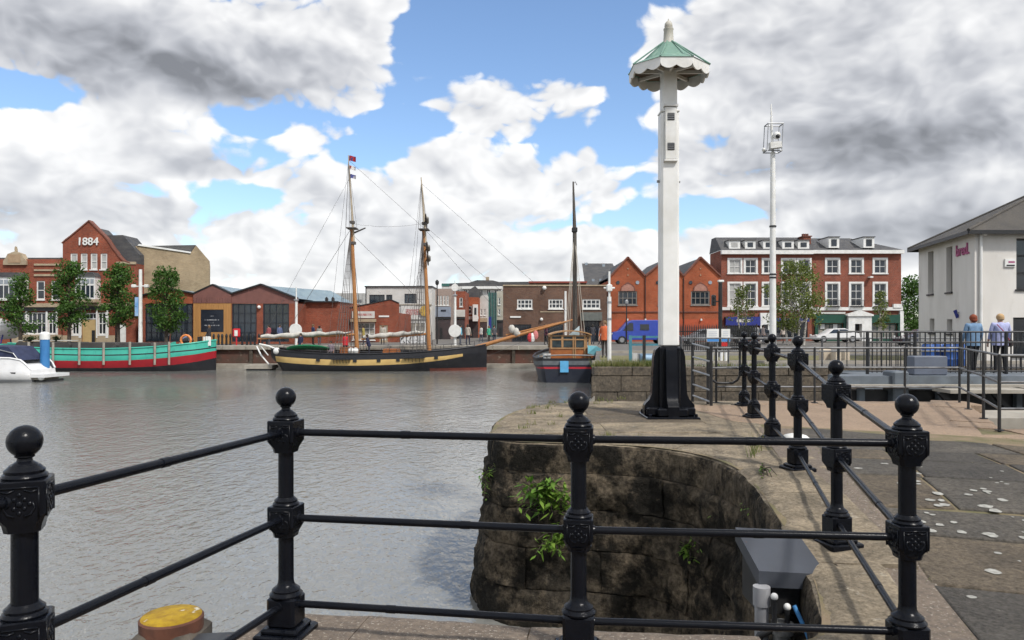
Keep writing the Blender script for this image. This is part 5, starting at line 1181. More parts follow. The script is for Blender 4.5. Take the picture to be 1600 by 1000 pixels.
def barge():
    Zn = 55.0; cx0 = PX(165, Zn); yc = 57.2
    root = thing('sailing_barge', 'long teal and red steel barge moored along the far quay', 'barge', (cx0, yc, WL))
    X = lambda p: PX(p, Zn)-cx0
    Z = lambda q: PZ(q, Zn)-WL
    sheer = [(-30, 538), (10, 541.5), (60, 544.5), (150, 546), (220, 544), (270, 540), (300, 536), (319, 532.5)]
    b1 = [(-30, 546), (10, 549), (60, 552.5), (150, 554.5), (220, 553), (270, 549), (300, 546), (319, 543)]
    b2 = [(-30, 548), (10, 551), (60, 554.5), (150, 556.3), (220, 555), (270, 551), (300, 548), (319, 545)]
    b3 = [(-30, 556), (10, 560), (60, 563), (150, 564.5), (220, 562.5), (270, 558), (300, 554), (319, 549.5)]
    b4 = [(-30, 570), (10, 573), (60, 574.5), (150, 575.5), (220, 574), (270, 570.5), (300, 566), (319, 561)]
    hb = [(-30, .7), (-15, 1.6), (20, 2.1), (250, 2.1), (285, 1.75), (305, 1.1), (315, .5), (319, .08)]
    rows = []
    for p in (-30, -22, -10, 10, 40, 80, 120, 160, 200, 240, 265, 285, 297, 306, 312, 316, 319):
        h = interp(hb, p); w = 1.0 if p < 250 else 1-.35*((p-250)/69)**2
        rows.append((X(p), [(h, Z(interp(sheer, p))), (h*1.01, Z(interp(b1, p))), (h*1.03, Z(interp(b2, p))), (h*1.01, Z(interp(b3, p))), (h*(.6+.4*w)*.99, Z(interp(b4, p))), (h*w*.93, .0), (h*.7*w, -.8)]))
    teal = mat('teal_hull_paint', (.055, .42, .32), (.045, .35, .27), rough=.4, scale=1.2, c3=(.035, .25, .20), scale3=3, cov3=(.60, .72), stretch=(1, 1, .4))
    redh = mat('crimson_hull_paint', (.36, .014, .022), (.27, .012, .02), rough=.4, scale=1.2)
    hull(rows, [teal, M_HULLBLK, teal, redh, M_HULLBLK, M_HULLBLK], root, M_DECK)
    hm = mat('dark_hatch_cover', (.065, .060, .058), (.045, .042, .040), rough=.8, scale=2)
    for a, c, t in ((12, 34, 534), (38, 98, 534.5), (102, 172, 535), (176, 228, 535.5)):
        mb = MB(); mb.prism([(X(a), Z(547)), (X(c), Z(547)), (X(c), Z(t+5)), (X(c)-.1, Z(t+1)), (X(a)+.1, Z(t+1)), (X(a), Z(t+5))], -1.35, 1.35); mb.build('hatch_cover', hm, root)
    for a, c in ((12, 35), (75, 98), (20, 60)): mb = MB(); mb.box(X(a), X(c), -1.1, -.2, Z(533.4), Z(532)); mb.build('tarpaulin', M_CANVAS, root)
    wd = mat('grey_fender_pole', (.36, .33, .28), (.26, .23, .19), rough=.9)
    for k, p in enumerate((45, 83, 124, 162, 203, 242, 263)):
        h = interp(hb, p); mb = MB(); mb.tube((X(p), -h-.12, Z(570)), (X(p), -h-.10, Z(534+(k % 2))), .085, n=8); mb.build('fender_pole', wd, root, smooth=40)
    mb = MB(); mb.prism([(X(252), Z(540)), (X(264), Z(540)), (X(262), Z(534.5)), (X(258), Z(535.5))], -1.2, -.9); mb.build('bow_rail', teal, root)
    for p in (296, 300, 305, 309, 312, 314): mb = MB(); mb.tube((X(p), -.6, Z(541)), (X(p), -.6, Z(526+.3*(p % 3))), .09, n=8); mb.build('bollard', M_WHITE if p > 300 else M_BLACKM, root, smooth=40)
    mb = MB(); mb.path([(X(284)+.38*math.cos(a*.524), -1.5, Z(532)+.38*math.sin(a*.524)) for a in range(13)], .09, 8); mb.build('lifebuoy', mat('orange_plastic', (.65, .22, .06), rough=.5), root, smooth=60)
    mb = MB(); mb.sphere((X(278), -.5, Z(533)), .35, 10, 6, (1.3, .8, .8)); mb.build('anchor_windlass', M_BLACKM, root)
barge()
def brigantine():
    Zn = 55.0; cx0 = PX(590, Zn); yc = 57.1
    root = thing('two_masted_ship', 'black hulled two masted sailing ship with broad yellow stripe', 'ship', (cx0, yc, WL))
    X = lambda p: PX(p, Zn)-cx0
    Z = lambda q: PZ(q, Zn)-WL
    sheer = [(416, 545.5), (425, 546.5), (440, 549), (470, 551.5), (520, 553.5), (580, 553.5), (640, 551.5), (690, 548), (725, 544.5), (745, 542), (759, 539.5)]
    yt = [(416, 555), (425, 557), (470, 560), (520, 562), (580, 562.3), (640, 560.5), (690, 557), (725, 553), (759, 549)]
    yb = [(416, 561), (425, 566), (470, 569), (520, 571), (580, 571.3), (640, 568.5), (690, 563.5), (722, 557.5), (725, 556.5), (759, 553)]
    hb = [(416, 1.0), (425, 1.3), (445, 1.7), (490, 2.05), (560, 2.15), (640, 2.05), (690, 1.75), (720, 1.3), (740, .75), (752, .32), (759, .05)]
    bot = [(416, 563), (425, 569), (432, 576), (440, 580.6), (759, 580.6)]
    rows = []
    for p in (416, 420, 425, 432, 440, 455, 480, 520, 560, 600, 640, 670, 695, 712, 722, 732, 741, 748, 754, 759):
        h = interp(hb, p); w = 1-.8*max(0, (p-620)/139)**1.6; ws = 1 if p > 450 else .55+.45*(p-416)/34
        zw = max(Z(interp(bot, p)), 0); kz = zw-(.9 if p > 436 else .05)
        if p > 748: kz = .3*(p-748)/11
        zb = Z(interp(yb, p)); zt = Z(interp(yt, p))
        zb = max(zb, zw+.02)
        rows.append((X(p), [(h, Z(interp(sheer, p))), (h*1.02, zt), (h*1.02*(.5+.5*ws), zb), (h*w*ws*.98, max(zw+.18, min(zb-.02, zw+.2))), (h*w*ws*.92, zw), (h*w*ws*.5, kz)]))
    yel = mat('cream_yellow_stripe', (.62, .43, .16), (.54, .36, .13), rough=.5, scale=2)
    boot = mat('red_oxide_boot_top', (.20, .055, .035), (.14, .04, .03), rough=.7)
    hull(rows, [M_HULLBLK, yel, M_HULLBLK, boot], root, M_DECK, override=lambda i, k: (0 if k == 0 else (1 if k == 1 and i < 14 and i > 1 else (2 if k <= 2 else (3 if i > 10 else 2)))))
    for p in (497, 555, 592, 622, 681):
        h = interp(hb, p); mb = MB(); q = interp(yt, p)-.3; mb.box(X(p)-.13, X(p)+.13, -h*1.03-.04, -h*1.02+.05, Z(q+4), Z(q-1)); mb.build('gun_port', M_BLACKM, root)
    for a, c in ((519, 549), (630, 664)):
        h = interp(hb, (a+c)/2); mb = MB(); q = interp(yt, (a+c)/2)-2; mb.box(X(a), X(c), -h-.32, -h*1.0, Z(q+1.8), Z(q)); mb.build('channel', M_HULLBLK, root)
        mb = MB()
        for k in range(6): t = X(a+3+k*(c-a-6)/5); mb.tube((t, -h-.25, Z(q)), (t, -h-.03, Z(q+8)), .025, n=4)
        mb.build('chain_plates', M_BLACKM, root)
    # bulwark stanchions and rail
    st = MB()
    for p in range(440, 745, 12): st.tube((X(p), -interp(hb, p)+.08, Z(interp(sheer, p))), (X(p), -interp(hb, p)+.08, Z(interp(sheer, p)-9)), .022, n=4)
    for off in (-9, -4.5): st.path([(X(p), -interp(hb, p)+.08, Z(interp(sheer, p)+off)) for p in range(440, 745, 12)], .016, 4)
    st.build('guard_lines', M_BLACKM, root)
    masts = []
    for k, (bx, tx, ty, jy) in enumerate(((549, 534.5, 232, 343), (666, 652.5, 268, 345))):
        b0 = Vector((X(bx), 0, Z(556))); t0 = Vector((X(tx), 0, Z(ty)))
        def at(q, b0=b0, t0=t0): return b0.lerp(t0, (Z(q)-b0.z)/(t0.z-b0.z))
        mp = MB(); mp.path([b0, at(480), at(jy+10)], [.165, .155, .13], 10); mst = mp.build('lower_mast', M_SPAR, root, smooth=50)
        mp = MB(); o = Vector((.10, 0, 0)); mp.path([at(jy+32)+o, at(jy)+o, at(300)+o*.6, t0], [.10, .095, .07, .035], 8); mp.build('topmast', mat('pale_topmast', (.46, .39, .29), (.38, .31, .22), rough=.6), root, smooth=50)
        mp = MB(); c = at(jy+8); mp.box(c.x-.32, c.x+.42, -.55, .55, c.z-.05, c.z+.03); mp.build('crosstrees', M_ROPE, root); c2 = at(jy+32); mp = MB(); mp.cbox(c2.x+.05, 0, c2.z-.1, .42, .36, .22, .02); mp.build('mast_doubling', M_ROPE, root); c3 = at(jy-2); mp = MB(); mp.cbox(c3.x+.07, 0, c3.z-.1, .36, .34, .2, .02); mp.build('mast_cap', M_ROPE, root)
        masts.append(at)
        sh = MB()
        for s in (-1, 1):
            for j in range(6):
                p = bx-26+j*5.4; q = interp(sheer, p); line(sh, at(jy+12)+Vector((-.05, s*.12, 0)), (X(p), s*(interp(hb, p)+.15), Z(q-2)), .024)
            for j in range(3): line(sh, at(ty+12), at(jy+8)+Vector((-.3+.3*j, s*.55, 0)), .012)
            line(sh, at(ty+8), (X(bx-38), s*interp(hb, bx-38), Z(interp(sheer, bx-38))), .012)
        sh.build('shrouds', M_ROPE, root)
        rt = MB()
        for r_ in range(16):
            t = .04+.9*r_/16; q = Vector((X(bx-26+0), 0, Z(552)))
            for s in (-1,):
                a0 = Vector((X(bx-26), s*(interp(hb, bx)+.15), Z(551))).lerp(at(jy+12)+Vector((-.05, s*.12, 0)), t); a1 = Vector((X(bx-4), s*(interp(hb, bx)+.15), Z(551))).lerp(at(jy+12)+Vector((-.05, s*.12, 0)), t); rt.tube(a0, a1, .012, n=3)
        rt.build('ratlines', M_ROPE, root)
        if k == 1:
            for q, ln in ((340, 2.9), (385, 3.4), (402, 3.0)):
                c = at(q)+Vector((.22, 0, 0)); mp = MB(); v = Vector((.10, -.98, .05)); mp.path([c-v*ln, c, c+v*ln], [.05, .085, .05], 8); y_ = mp.build('yard', M_ROPE, root, smooth=50)
                mp = MB()
                for j in range(7): mp.sphere(c+v*(-.9+.3*j)*1.0+Vector((.06, 0, .10)), .17, 8, 5, (1, 1.1, .8))
                mp.build('furled_sail', mat('grey_furled_sail', (.34, .32, .29), (.22, .21, .19), rough=.9, scale=5), y_, smooth=60)
        else:
            c = at(358)+Vector((.2, 0, 0)); mp = MB(); mp.path([c, c+Vector((.95, -.6, .28))], [.07, .05], 6); mp.build('gaff_peak', M_ROPE, root)
            for q, cols, nm in ((237, ((.34, .015, .02), (.03, .04, .16)), 'red_ensign'), (252, ((.62, .60, .58), (.30, .03, .03)), 'white_pennant'), (266, ((.05, .06, .22), (.5, .48, .5)), 'blue_pennant')):
                c = at(q); mp = MB(); n = 6; w_ = .52 if q < 250 else .46; hh = .40 if q < 250 else .30
                V = [(c.x+.05+w_*i/n, -.08*math.sin(i*1.1), c.z+hh*(.5-j)-.10*(i/n)**1.3) for j in (0, 1) for i in range(n+1)]
                mp.add(V, [(n+1+i, n+2+i, i+1, i) for i in range(n)]); mp.build('flag', mat(nm, cols[0], cols[1], rough=.8, scale=4, lo=.5, hi=.54), root)
    # booms with furled sails
    for a, c, q0, q1 in ((389, 546, 530, 523), (556, 664, 531, 522)):
        mp = MB(); mp.path([(X(a), -.1, Z(q0)), (X(c), 0, Z(q1))], [.07, .10], 8); bo = mp.build('boom', M_SPAR, root, smooth=50)
        mp = MB(); pts = []; rr = []
        for i in range(15):
            t = i/14; pts.append((X(a+(c-a)*(.03+.93*t)), -.1, Z(q0+(q1-q0)*t)+.16+.05*math.sin(i*2.3))); rr.append(.06+.13*math.sin(math.pi*min(1, .15+.85*t))+.03*math.sin(i*1.7))
        mp.path(pts, rr, 10); mp.build('furled_sail', M_CANVAS, bo, smooth=60)
    # stays
    s_ = MB(); m1, m2 = masts
    bow = Vector((X(903), 0, Z(498))); line(s_, m1(240), m2(350), .012); line(s_, m1(360), m2(480), .014); line(s_, m1(343), m2(343), .010, .25)
    line(s_, m1(350), (X(418), 0, Z(545)), .016); line(s_, m1(270), (X(395), -.1, Z(530)), .010)
    line(s_, m2(278), bow, .013); line(s_, m2(345), bow.lerp(Vector((X(735), 0, Z(545))), .3), .013); line(s_, m2(350), bow.lerp(Vector((X(735), 0, Z(545))), .55), .013)
    line(s_, bow, (X(757), 0, Z(560)), .014)
    for p in (600, 620): line(s_, m2(400), (X(p), -1.5, Z(550)), .010)
    s_.build('stays', M_ROPE, root)
    mp = MB(); mp.path([(X(728), 0, Z(548)), (X(800), 0, Z(527)), (X(905), 0, Z(497.5))], [.17, .14, .06], 10); bs = mp.build('bowsprit', M_SPAR, root, smooth=50)
    mp = MB(); mp.path([(X(790), .1, Z(524)), (X(880), .1, Z(503))], [.06, .05], 6); mp.build('jib_boom', M_SPAR, bs, smooth=50)
    mp = MB()
    for j in range(7): mp.sphere((X(798+j*2.2), 0, Z(513+j*1.6)), .22+.08*math.sin(j*2), 8, 5, (.8, .8, 1.2))
    mp.build('furled_jib', M_CANVAS, bs, smooth=60)
    for p, m_ in ((829, mat('red_bunting', (.50, .04, .05), rough=.8)), (833, M_WHITE), (838, mat('pink_bunting', (.55, .18, .17), rough=.8))):
        mp = MB(); mp.sphere((X(p), -.3, Z(524+(p % 2)*4)), .24, 7, 5, (.9, .5, 1.5)); mp.build('bunting', m_, bs)
    # deck furniture
    mp = MB(); mp.prism([(X(524), Z(556)), (X(541), Z(556)), (X(541), Z(543)), (X(524), Z(543))], -.7, .7); mp.build('companionway', M_VARN, root)
    mp = MB(); mp.prism([(X(592), Z(556)), (X(618), Z(556)), (X(616), Z(546)), (X(594), Z(546))], -.8, .8); mp.build('deckhouse', M_VARN, root)
    mp = MB(); mp.loft([[(X(444+9.7*i), -1.55+w*math.sin(i/7*math.pi)**.5*math.cos(a*.7), Z(547)+(.16+.26*math.sin(i/7*math.pi)**.6)*math.sin(a*.45)) for a in range(8)] for i in range(8) for w in (.75,)], closed=True, cap=True); mp.build('covered_dinghy', mat('green_tarpaulin', (.02, .24, .10), (.015, .17, .075), rough=.6), root, smooth=60)
    mp = MB(); mp.path([(X(424), -1.1, Z(546)), (X(414), -1.3, Z(541)), (X(400), -1.4, Z(538))], .07, 6); mp.path([(X(400), -1.4, Z(538)), (X(412), -1.1, Z(556))], .05, 6); mp.build('davit', M_WHITE, root)
    for p in (545, 552, 427): mp = MB(); mp.sphere((X(p), -1.3, Z(549)), .26, 9, 6); mp.build('fender', M_WHITE, root, smooth=60)
brigantine()
def keel_boat():
    d = 44.0; px = lambda p: PX(p, d); cx0 = px(888)
    root = thing('wheelhouse_boat', 'dark hulled wooden boat seen from astern with varnished wheelhouse', 'boat', (cx0, d, WL), rz=R(90))
    # local x runs from stern to bow (world +y), local y to port (world -x)
    Z = lambda q: PZ(q, d)-WL
    Y = lambda p: -(PX(p, d)-cx0)
    rows = []
    for x, k in ((0, .86), (.25, .96), (.8, 1.02), (2, 1.08), (5, 1.1), (8, .95), (10, .6), (11, .25), (11.5, .03)):
        h = 1.75*k; s = .12*((x-4)/4)**2
        rows.append((x, [(h, Z(563)+s), (h*1.0, Z(567)+s), (h*.985, Z(573.5)+s), (h*.975, Z(576.5)+s), (h*.93, Z(579)+s*.8), (h*.84, .0), (h*.4, -.7)]))
    navy = mat('navy_hull_paint', (.014, .018, .032), (.022, .026, .038), rough=.4, scale=2)
    gre = mat('grey_sheer_band', (.13, .145, .155), (.09, .10, .11), rough=.6, scale=3)
    rd_ = mat('red_sheer_stripe', (.42, .02, .035), rough=.5)
    hull(rows, [M_HULLBLK, gre, navy, rd_, navy, navy], root, M_DECK)
    mb = MB(); mb.box(-.16, -.04, Y(888), Y(875), Z(581.5), Z(564)); mb.build('blue_fender_board', mat('sky_blue_paint', (.12, .42, .72), (.10, .36, .62), rough=.5), root)
    mb = MB(); mb.prism([(0, 0)]*3, 0, 0) if False else mb.add([(-.05, Y(868), .0), (-.05, Y(886), .0), (-.05, Y(886), Z(582)), (-.05, Y(877), Z(582)), (.05, Y(868), .0), (.05, Y(886), .0), (.05, Y(886), Z(582)), (.05, Y(877), Z(582))], [(0,1,2,3),(7,6,5,4),(0,4,5,1),(1,5,6,2),(2,6,7,3),(3,7,4,0)]); mb.build('rudder', navy, root)
    # wheelhouse
    y0, y1 = Y(862), Y(925)
    mb = MB(); mb.box(1.0, 3.2, y1, y0, Z(566), Z(544.5)); wh = mb.build('wheelhouse', M_VARN, root)
    M_OAK = mat('pale_oak_frame', (.40, .225, .10), (.32, .18, .08), rough=.6, scale=4)
    fr = MB(); zt = Z(523.5)
    for p in (862.5, 880.5, 898.5, 900.5, 916.5, 924): fr.box(.96, 1.10, Y(p)-.06, Y(p)+.06, Z(566) if p > 897 else Z(545), zt)
    for q in (545, 531, 525): fr.box(.955, 1.095, y1, y0, Z(q)-.04, Z(q)+.04)
    for p in (862.5, 924):
        fr.box(3.1, 3.22, Y(p)-.06, Y(p)+.06, Z(545), zt); fr.box(1.0, 3.2, Y(p)-.05, Y(p)+.05, Z(526)-.05, Z(523.5))
    fr.build('window_frame', M_OAK, wh)
    for a, c in ((864, 880), (882, 898), (902, 916)): mb = MB(); mb.box(1.0, 1.03, Y(c), Y(a), Z(543.5), Z(526)); mb.build('pane', mat('wheelhouse_glass', (.06, .08, .085), (.03, .04, .045), rough=.08, scale=2), wh)
    mb = MB(); mb.box(3.05, 3.08, y1+.06, y0-.06, Z(544), Z(526)); mb.build('pane', M_GLASS, wh)
    mb = MB(); n = 9; prof = [(Y(859.5)+(Y(927)-Y(859.5))*i/n, Z(524.5)+.24*math.sin(math.pi*i/n)**.7) for i in range(n+1)]
    rings = [[(x, y, z) for y, z in prof]+[(x, y, z+.07) for y, z in reversed(prof)] for x in (.75, 3.4)]; mb.loft(rings, cap=True); mb.build('roof', M_OAK, wh)
    mb = MB(); mb.box(.5, 1.0, Y(938), Y(925), Z(566), Z(557)); mb.box(.4, 3.6, Y(938), y1, Z(566), Z(559)); mb.build('coaming', M_VARN, root)
    mb = MB(); mb.path([(.35, Y(850), Z(556)), (.35, Y(888), Z(555)), (.35, Y(930), Z(556))], .04, 6); mb.build('taffrail', M_GALV, root)
    for p in (852, 858): mb = MB(); mb.tube((.5, Y(p), Z(566)), (.5, Y(p), Z(553)), .13, n=8); mb.build('gas_bottle', M_PALE, root)
    mb = MB(); mb.add([(.3, Y(846), Z(566)), (.3, Y(842), Z(556)), (1.5, Y(842), Z(557)), (1.5, Y(846), Z(566))], [(0,1,2,3)]); mb.build('blue_sheet', MATS['sky_blue_paint'], root)
    # mast, shrouds, sail and tarpaulin
    mb = MB(); mb.path([(5.0, Y(910), Z(563)), (5.0, Y(909), Z(345)), (5.0, Y(906.5), Z(258))], [.16, .13, .05], 10); mb.build('mast', mat('dark_mast', (.085, .075, .062), (.06, .052, .045), rough=.6), root, smooth=50)
    mb = MB(); mb.cbox(5.0, Y(908.8), Z(346), .4, .36, .3, .03); mb.path([(5, Y(906.5), Z(262)), (5, Y(910), Z(258)), (5.0, Y(913), Z(264))], .025, 4); mb.build('mast_band', M_BLACKM, root)
    mb = MB()
    for p, yy in ((893, 540), (897, 540), (889, 545), (921, 540), (927, 545)): line(mb, (5, Y(908.7), Z(345)), (4.2, Y(p), Z(yy)), .022)
    mb.build('shrouds', M_ROPEP, root)
    mb = MB(); mb.add([(3.6, Y(894), Z(526)), (3.6, Y(914), Z(526)), (3.6, Y(914), Z(509)), (3.66, Y(894), Z(526)), (3.66, Y(914), Z(526)), (3.66, Y(914), Z(509))], [(0, 1, 2), (5, 4, 3), (0, 3, 4, 1), (1, 4, 5, 2), (2, 5, 3, 0)]); mb.build('spray_hood', mat('pale_blue_canvas', (.45, .56, .60), (.38, .48, .52), rough=.8), root)
    tp = mat('turquoise_tarpaulin', (.20, .52, .60), (.16, .44, .52), rough=.6, scale=3)
    mb = MB(); mb.add([(.6, Y(920), Z(540)), (.6, Y(934), Z(541)), (.8, Y(943), Z(546)), (.8, Y(934), Z(556)), (.6, Y(920), Z(553)), (1.6, Y(922), Z(541)), (1.6, Y(936), Z(543))], [(0, 4, 3, 2, 1), (0, 1, 6, 5), (1, 2, 6)]); mb.build('tarpaulin', tp, root)
keel_boat()
def cruiser():
    d = 44.5; cx0 = PX(0, d)
    root = thing('motor_cruiser', 'white motor cruiser stern with navy canopy berthed at a pontoon', 'boat', (cx0, d+1.2, WL), rz=R(176))
    # local x runs from stern (right in the picture, world +x after turning) to bow
    M_GEL = mat('white_gelcoat', (.74, .74, .74), (.66, .66, .66), rough=.25, scale=2)
    X = lambda p: -(PX(p, d)-cx0)
    Z = lambda q: PZ(q, d)-WL
    rows = []
    for x, hs, zs in ((X(50), 1.15, 578), (X(44), 1.25, 570), (X(36), 1.32, 563), (X(20), 1.4, 560), (X(-20), 1.4, 559), (X(-70), 1.3, 557), (X(-120), .7, 553), (X(-140), .05, 550)):
        rows.append((x, [(hs*.92, Z(zs)), (hs, Z(max(zs+8, 580))), (hs*1.03, Z(586)), (hs*.95, Z(593)), (hs*.7, -.3)]))
    hull(rows, [M_GEL, M_GEL, M_GEL, mat('grey_gelcoat', (.30, .31, .32), rough=.4)], root, M_GEL)
    mb = MB(); mb.box(X(74), X(42), -1.1, 1.1, Z(590), Z(585)); mb.build('bathing_platform', M_GEL, root)
    mb = MB(); mb.prism([(X(33), Z(563)), (X(-40), Z(563)), (X(-30), Z(540)), (X(12), Z(542))], -1.05, 1.05); mb.build('cockpit_canopy', mat('navy_canvas', (.018, .024, .06), (.03, .04, .09), rough=.8), root)
    mb = MB(); mb.path([(X(30), 1.1, Z(562)), (X(22), 1.1, Z(552)), (X(-4), 1.1, Z(546))], .03, 6); mb.build('handrail', M_GALV, root)
    mb = MB(); mb.box(X(31), X(3), 1.27, 1.40, Z(583.5), Z(581.5)); mb.build('rubbing_strake', M_BLACKM, root)
    # pontoon and pile
    p = thing('pontoon', 'low floating pontoon beside the white cruiser', 'pontoon', (PX(20, 45.2), 45.4, WL))
    mb = MB(); mb.box(-12, PX(77, 45.2)-PX(20, 45.2), -.75, .75, .12, .30); mb.build('pontoon_deck', M_CONC, p)
    for k in range(3): mb = MB(); mb.box(-3.2+k*2.2, -1.8+k*2.2, -.6, .6, -.3, .12); mb.build('float', M_BLACKM, p)
    mb = MB(); mb.sphere((PX(74, 45.2)-PX(20, 45.2), -.8, .22), .13, 10, 6, (1.5, 1, 1)); mb.build('corner_fender', M_WHITE, p, smooth=60)
    p = thing('mooring_post', 'bright blue steel mooring post with white cap at the pontoon end', 'pile', (PX(67, 46.2), 46.4, WL))
    h0 = PZ(530, 46.2)-WL; h1 = PZ(519, 46.2)-WL
    mb = MB(); mb.tube((0, 0, -.6), (0, 0, h0), .265, n=20); mb.build('post_body', mat('bright_blue_paint', (.045, .20, .46), (.035, .16, .38), rough=.45, scale=1.5), p, smooth=40)
    mb = MB(); mb.lathe([(.285, h0-.02), (.285, h1-.1), (.2, h1), (.02, h1+.03)], 20); mb.build('cap', M_WHITE, p, smooth=40)
    p = thing('jetty_float', 'small grey floating stage beside the stern of the two masted ship', 'pontoon', (PX(400, 56), 57.2, WL))
    mb = MB(); mb.box(-1.05, 1.05, -.8, .8, .12, .38); mb.build('float_deck', M_CONC, p); mb = MB(); mb.box(-.9, .9, -.7, .7, -.3, .12); mb.build('float_body', M_BLACKM, p)
    mb = MB(); mb.path([(.5, .3, .38), (-.3, .8, 1.1), (-.9, 1.6, 1.75)], .06, 6); mb.build('gangway_rail', M_WHITE, p)
    # boat laid up on the quay at the far left
    d = 62.5; b = thing('laid_up_yacht', 'white yacht standing ashore in front of the brick terrace', 'boat', (PX(-6, d), d+.9, FG), rz=R(8))
    rows = []
    for x, h, zs, zk in ((-3.2, .8, 1.55, .8), (-2, 1.05, 1.55, .55), (0, 1.1, 1.6, .45), (.9, .8, 1.65, .55), (1.35, .4, 1.7, .8), (1.6, .04, 1.75, 1.2)): rows.append((x, [(h, zs), (h*.98, zs-.3), (h*.75, (zs+zk)/2), (.05, zk)]))
    hull(rows, [MATS['white_gelcoat']]*3, b, MATS['white_gelcoat'])
    mb = MB(); mb.prism([(-2.4, 1.5), (.5, 1.5), (.2, 2.0), (-.8, 2.35), (-2.2, 2.3)], -.6, .6); cb = mb.build('cabin', MATS['white_gelcoat'], b); mb = MB(); mb.box(-2, -.2, -.62, -.6, 1.75, 2.05); mb.build('cabin_window', M_GLASS, cb)
    for s in (-1.6, .2): mb = MB(); mb.tube((s, -.9, 0), (s, -.5, .9), .05, n=6); mb.tube((s, .9, 0), (s, .5, .9), .05, n=6); mb.build('cradle', M_BLUE, b)
cruiser()
# ------------------------------------------------------------------ trees and plants
M_BARK = mat('bark', (.075, .058, .044), (.045, .036, .028), rough=.95, scale=8, bump=.01)
M_BIRCH = mat('birch_bark', (.52, .49, .44), (.20, .18, .16), rough=.85, scale=3, lo=.5, hi=.62, stretch=(1, 1, 3))
M_LEAF = leafmat('maple_leaves', (.030, .085, .016), (.095, .185, .032))
M_LEAFB = leafmat('birch_leaves', (.085, .130, .028), (.205, .235, .062))
M_LEAFD = leafmat('dark_leaves', (.018, .050, .014), (.050, .105, .024))
M_WEED = leafmat('weed_leaves', (.085, .200, .028), (.220, .340, .055))
M_GRASS = leafmat('grass_blades', (.10, .15, .035), (.26, .24, .10))
M_DARKSHRUB = leafmat('dark_shrub_leaves', (.010, .018, .009), (.022, .036, .016))
def leaf_cloud(mb, c, r, n, size, rnd, flat=1.0):
    for _ in range(n):
        while True:
            p = Vector((rnd.uniform(-1, 1), rnd.uniform(-1, 1), rnd.uniform(-1, 1)))
            if p.length <= 1: break
        p = Vector(c)+Vector((p.x*r, p.y*r, p.z*r*flat))
        s = size*rnd.uniform(.6, 1.3); n_ = Vector((rnd.gauss(0, 1), rnd.gauss(0, 1), rnd.gauss(.5, 1))).normalized()
        a = n_.orthogonal().normalized(); a.rotate(Matrix.Rotation(rnd.uniform(0, 6.28), 3, n_)); b = n_.cross(a)
        mb.add([p-a*s*.5, p+b*s*.32, p+a*s*.5, p-b*s*.32], [(0, 1, 2, 3)])
def tree(label, px, d, py_top, py_bot, hw, leaf, seed, prof, bark=None, clumps=46, per=60, size=.20, zb=FG, trunks=1, name='tree', group=None, cr=.62, lean=0.0, airy=1.0):
    rnd = random.Random(seed)
    zt, zl = PZ(py_top, d), PZ(py_bot, d); H = zt-zl; W = hw*d/F
    root = thing(name, label, 'tree', (PX(px, d), d, zb), group=group)
    tr = MB(); cr_ = MB()
    h0 = zl-zb
    for t in range(trunks):
        ox = (t-(trunks-1)/2)*.45
        pts = [(ox, 0, -.05)]; rr = [.16 if trunks == 1 else .11]
        for i in range(1, 7):
            f = i/6; pts.append((ox+rnd.uniform(-.08, .08)*f+ox*f*.9+lean*f, rnd.uniform(-.1, .1)*f, (h0+H*.85)*f)); rr.append(rr[0]*(1-.82*f))
        tr.path(pts, rr, 8)
    for k in range(clumps):
        f = (k+rnd.random())/clumps; w = W*prof(f)
        a = rnd.uniform(0, 6.283); r = math.sqrt(rnd.random())*w
        c = Vector((r*math.cos(a)+lean*f, r*math.sin(a)*.9, h0+H*f))
        leaf_cloud(cr_, c, cr*rnd.uniform(.6, 1.15), int(per*rnd.uniform(.6, 1.2)), size, rnd, .8)
        if k % 2 == 0:
            b = Vector((lean*f*.6, 0, max(h0*.7, c.z-.35*w-.4))); tr.path([b, b.lerp(c, .5)+Vector((0, 0, -.1)), c], [.045, .03, .012], 5)
    tr.build('trunk', bark or M_BARK, root, smooth=60); cr_.build('crown', leaf, root)
    return root
ov = lambda f: .35+1.0*math.sin(math.pi*min(1, .10+.86*f))**.8*(1-.45*f)
cone = lambda f: max(.12, (1-f)**.75*.95+.12) if f > .25 else .72+f*.9
G1 = 'young trees in front of the brick terrace'
tree('young tree with two spreading limbs in front of the white bay of the terrace', 32, 62.2, 432, 517, 30, M_LEAF, 1, lambda f: 1.05-.85*f if f > .2 else .7+1.5*f, clumps=64)
tree('dense upright young tree between the terrace and bay window of the 1884 building', 108, 62.0, 412, 508, 23, M_LEAF, 2, ov, clumps=95)
tree('dense young tree between the white side door and bay of the 1884 building', 185, 62.3, 416, 505, 23, M_LEAF, 3, ov, clumps=92)
tree('upright young tree in front of the first gable of the low gallery', 260, 62.0, 422, 515, 23, M_LEAF, 4, ov, clumps=92)
tree('airy pale birch clump with white trunks before the georgian terrace', 1243, 62.0, 412, 512, 42, M_LEAFB, 5, lambda f: .55+.6*math.sin(math.pi*f)**.7 if f < .8 else .5, bark=M_BIRCH, clumps=105, per=62, size=.20, trunks=4, name='birch_tree', cr=.75)
tree('sparse small birch in front of the blue shop fascia', 1160, 64.0, 448, 500, 20, M_LEAFB, 6, lambda f: .9-.4*f, bark=M_BIRCH, clumps=30, per=44, size=.18, trunks=2, name='birch_tree', cr=.5)
tree('slim sapling in front of the green shopfront', 1376, 66.0, 455, 512, 13, M_LEAFB, 7, lambda f: .9-.5*f, bark=M_BIRCH, clumps=28, per=44, size=.17, name='birch_tree', cr=.42)
tree('dense green tree filling the gap beside the white rendered building', 1428, 95.0, 438, 520, 26, M_LEAF, 8, ov, clumps=60, per=70, size=.34, cr=1.3)
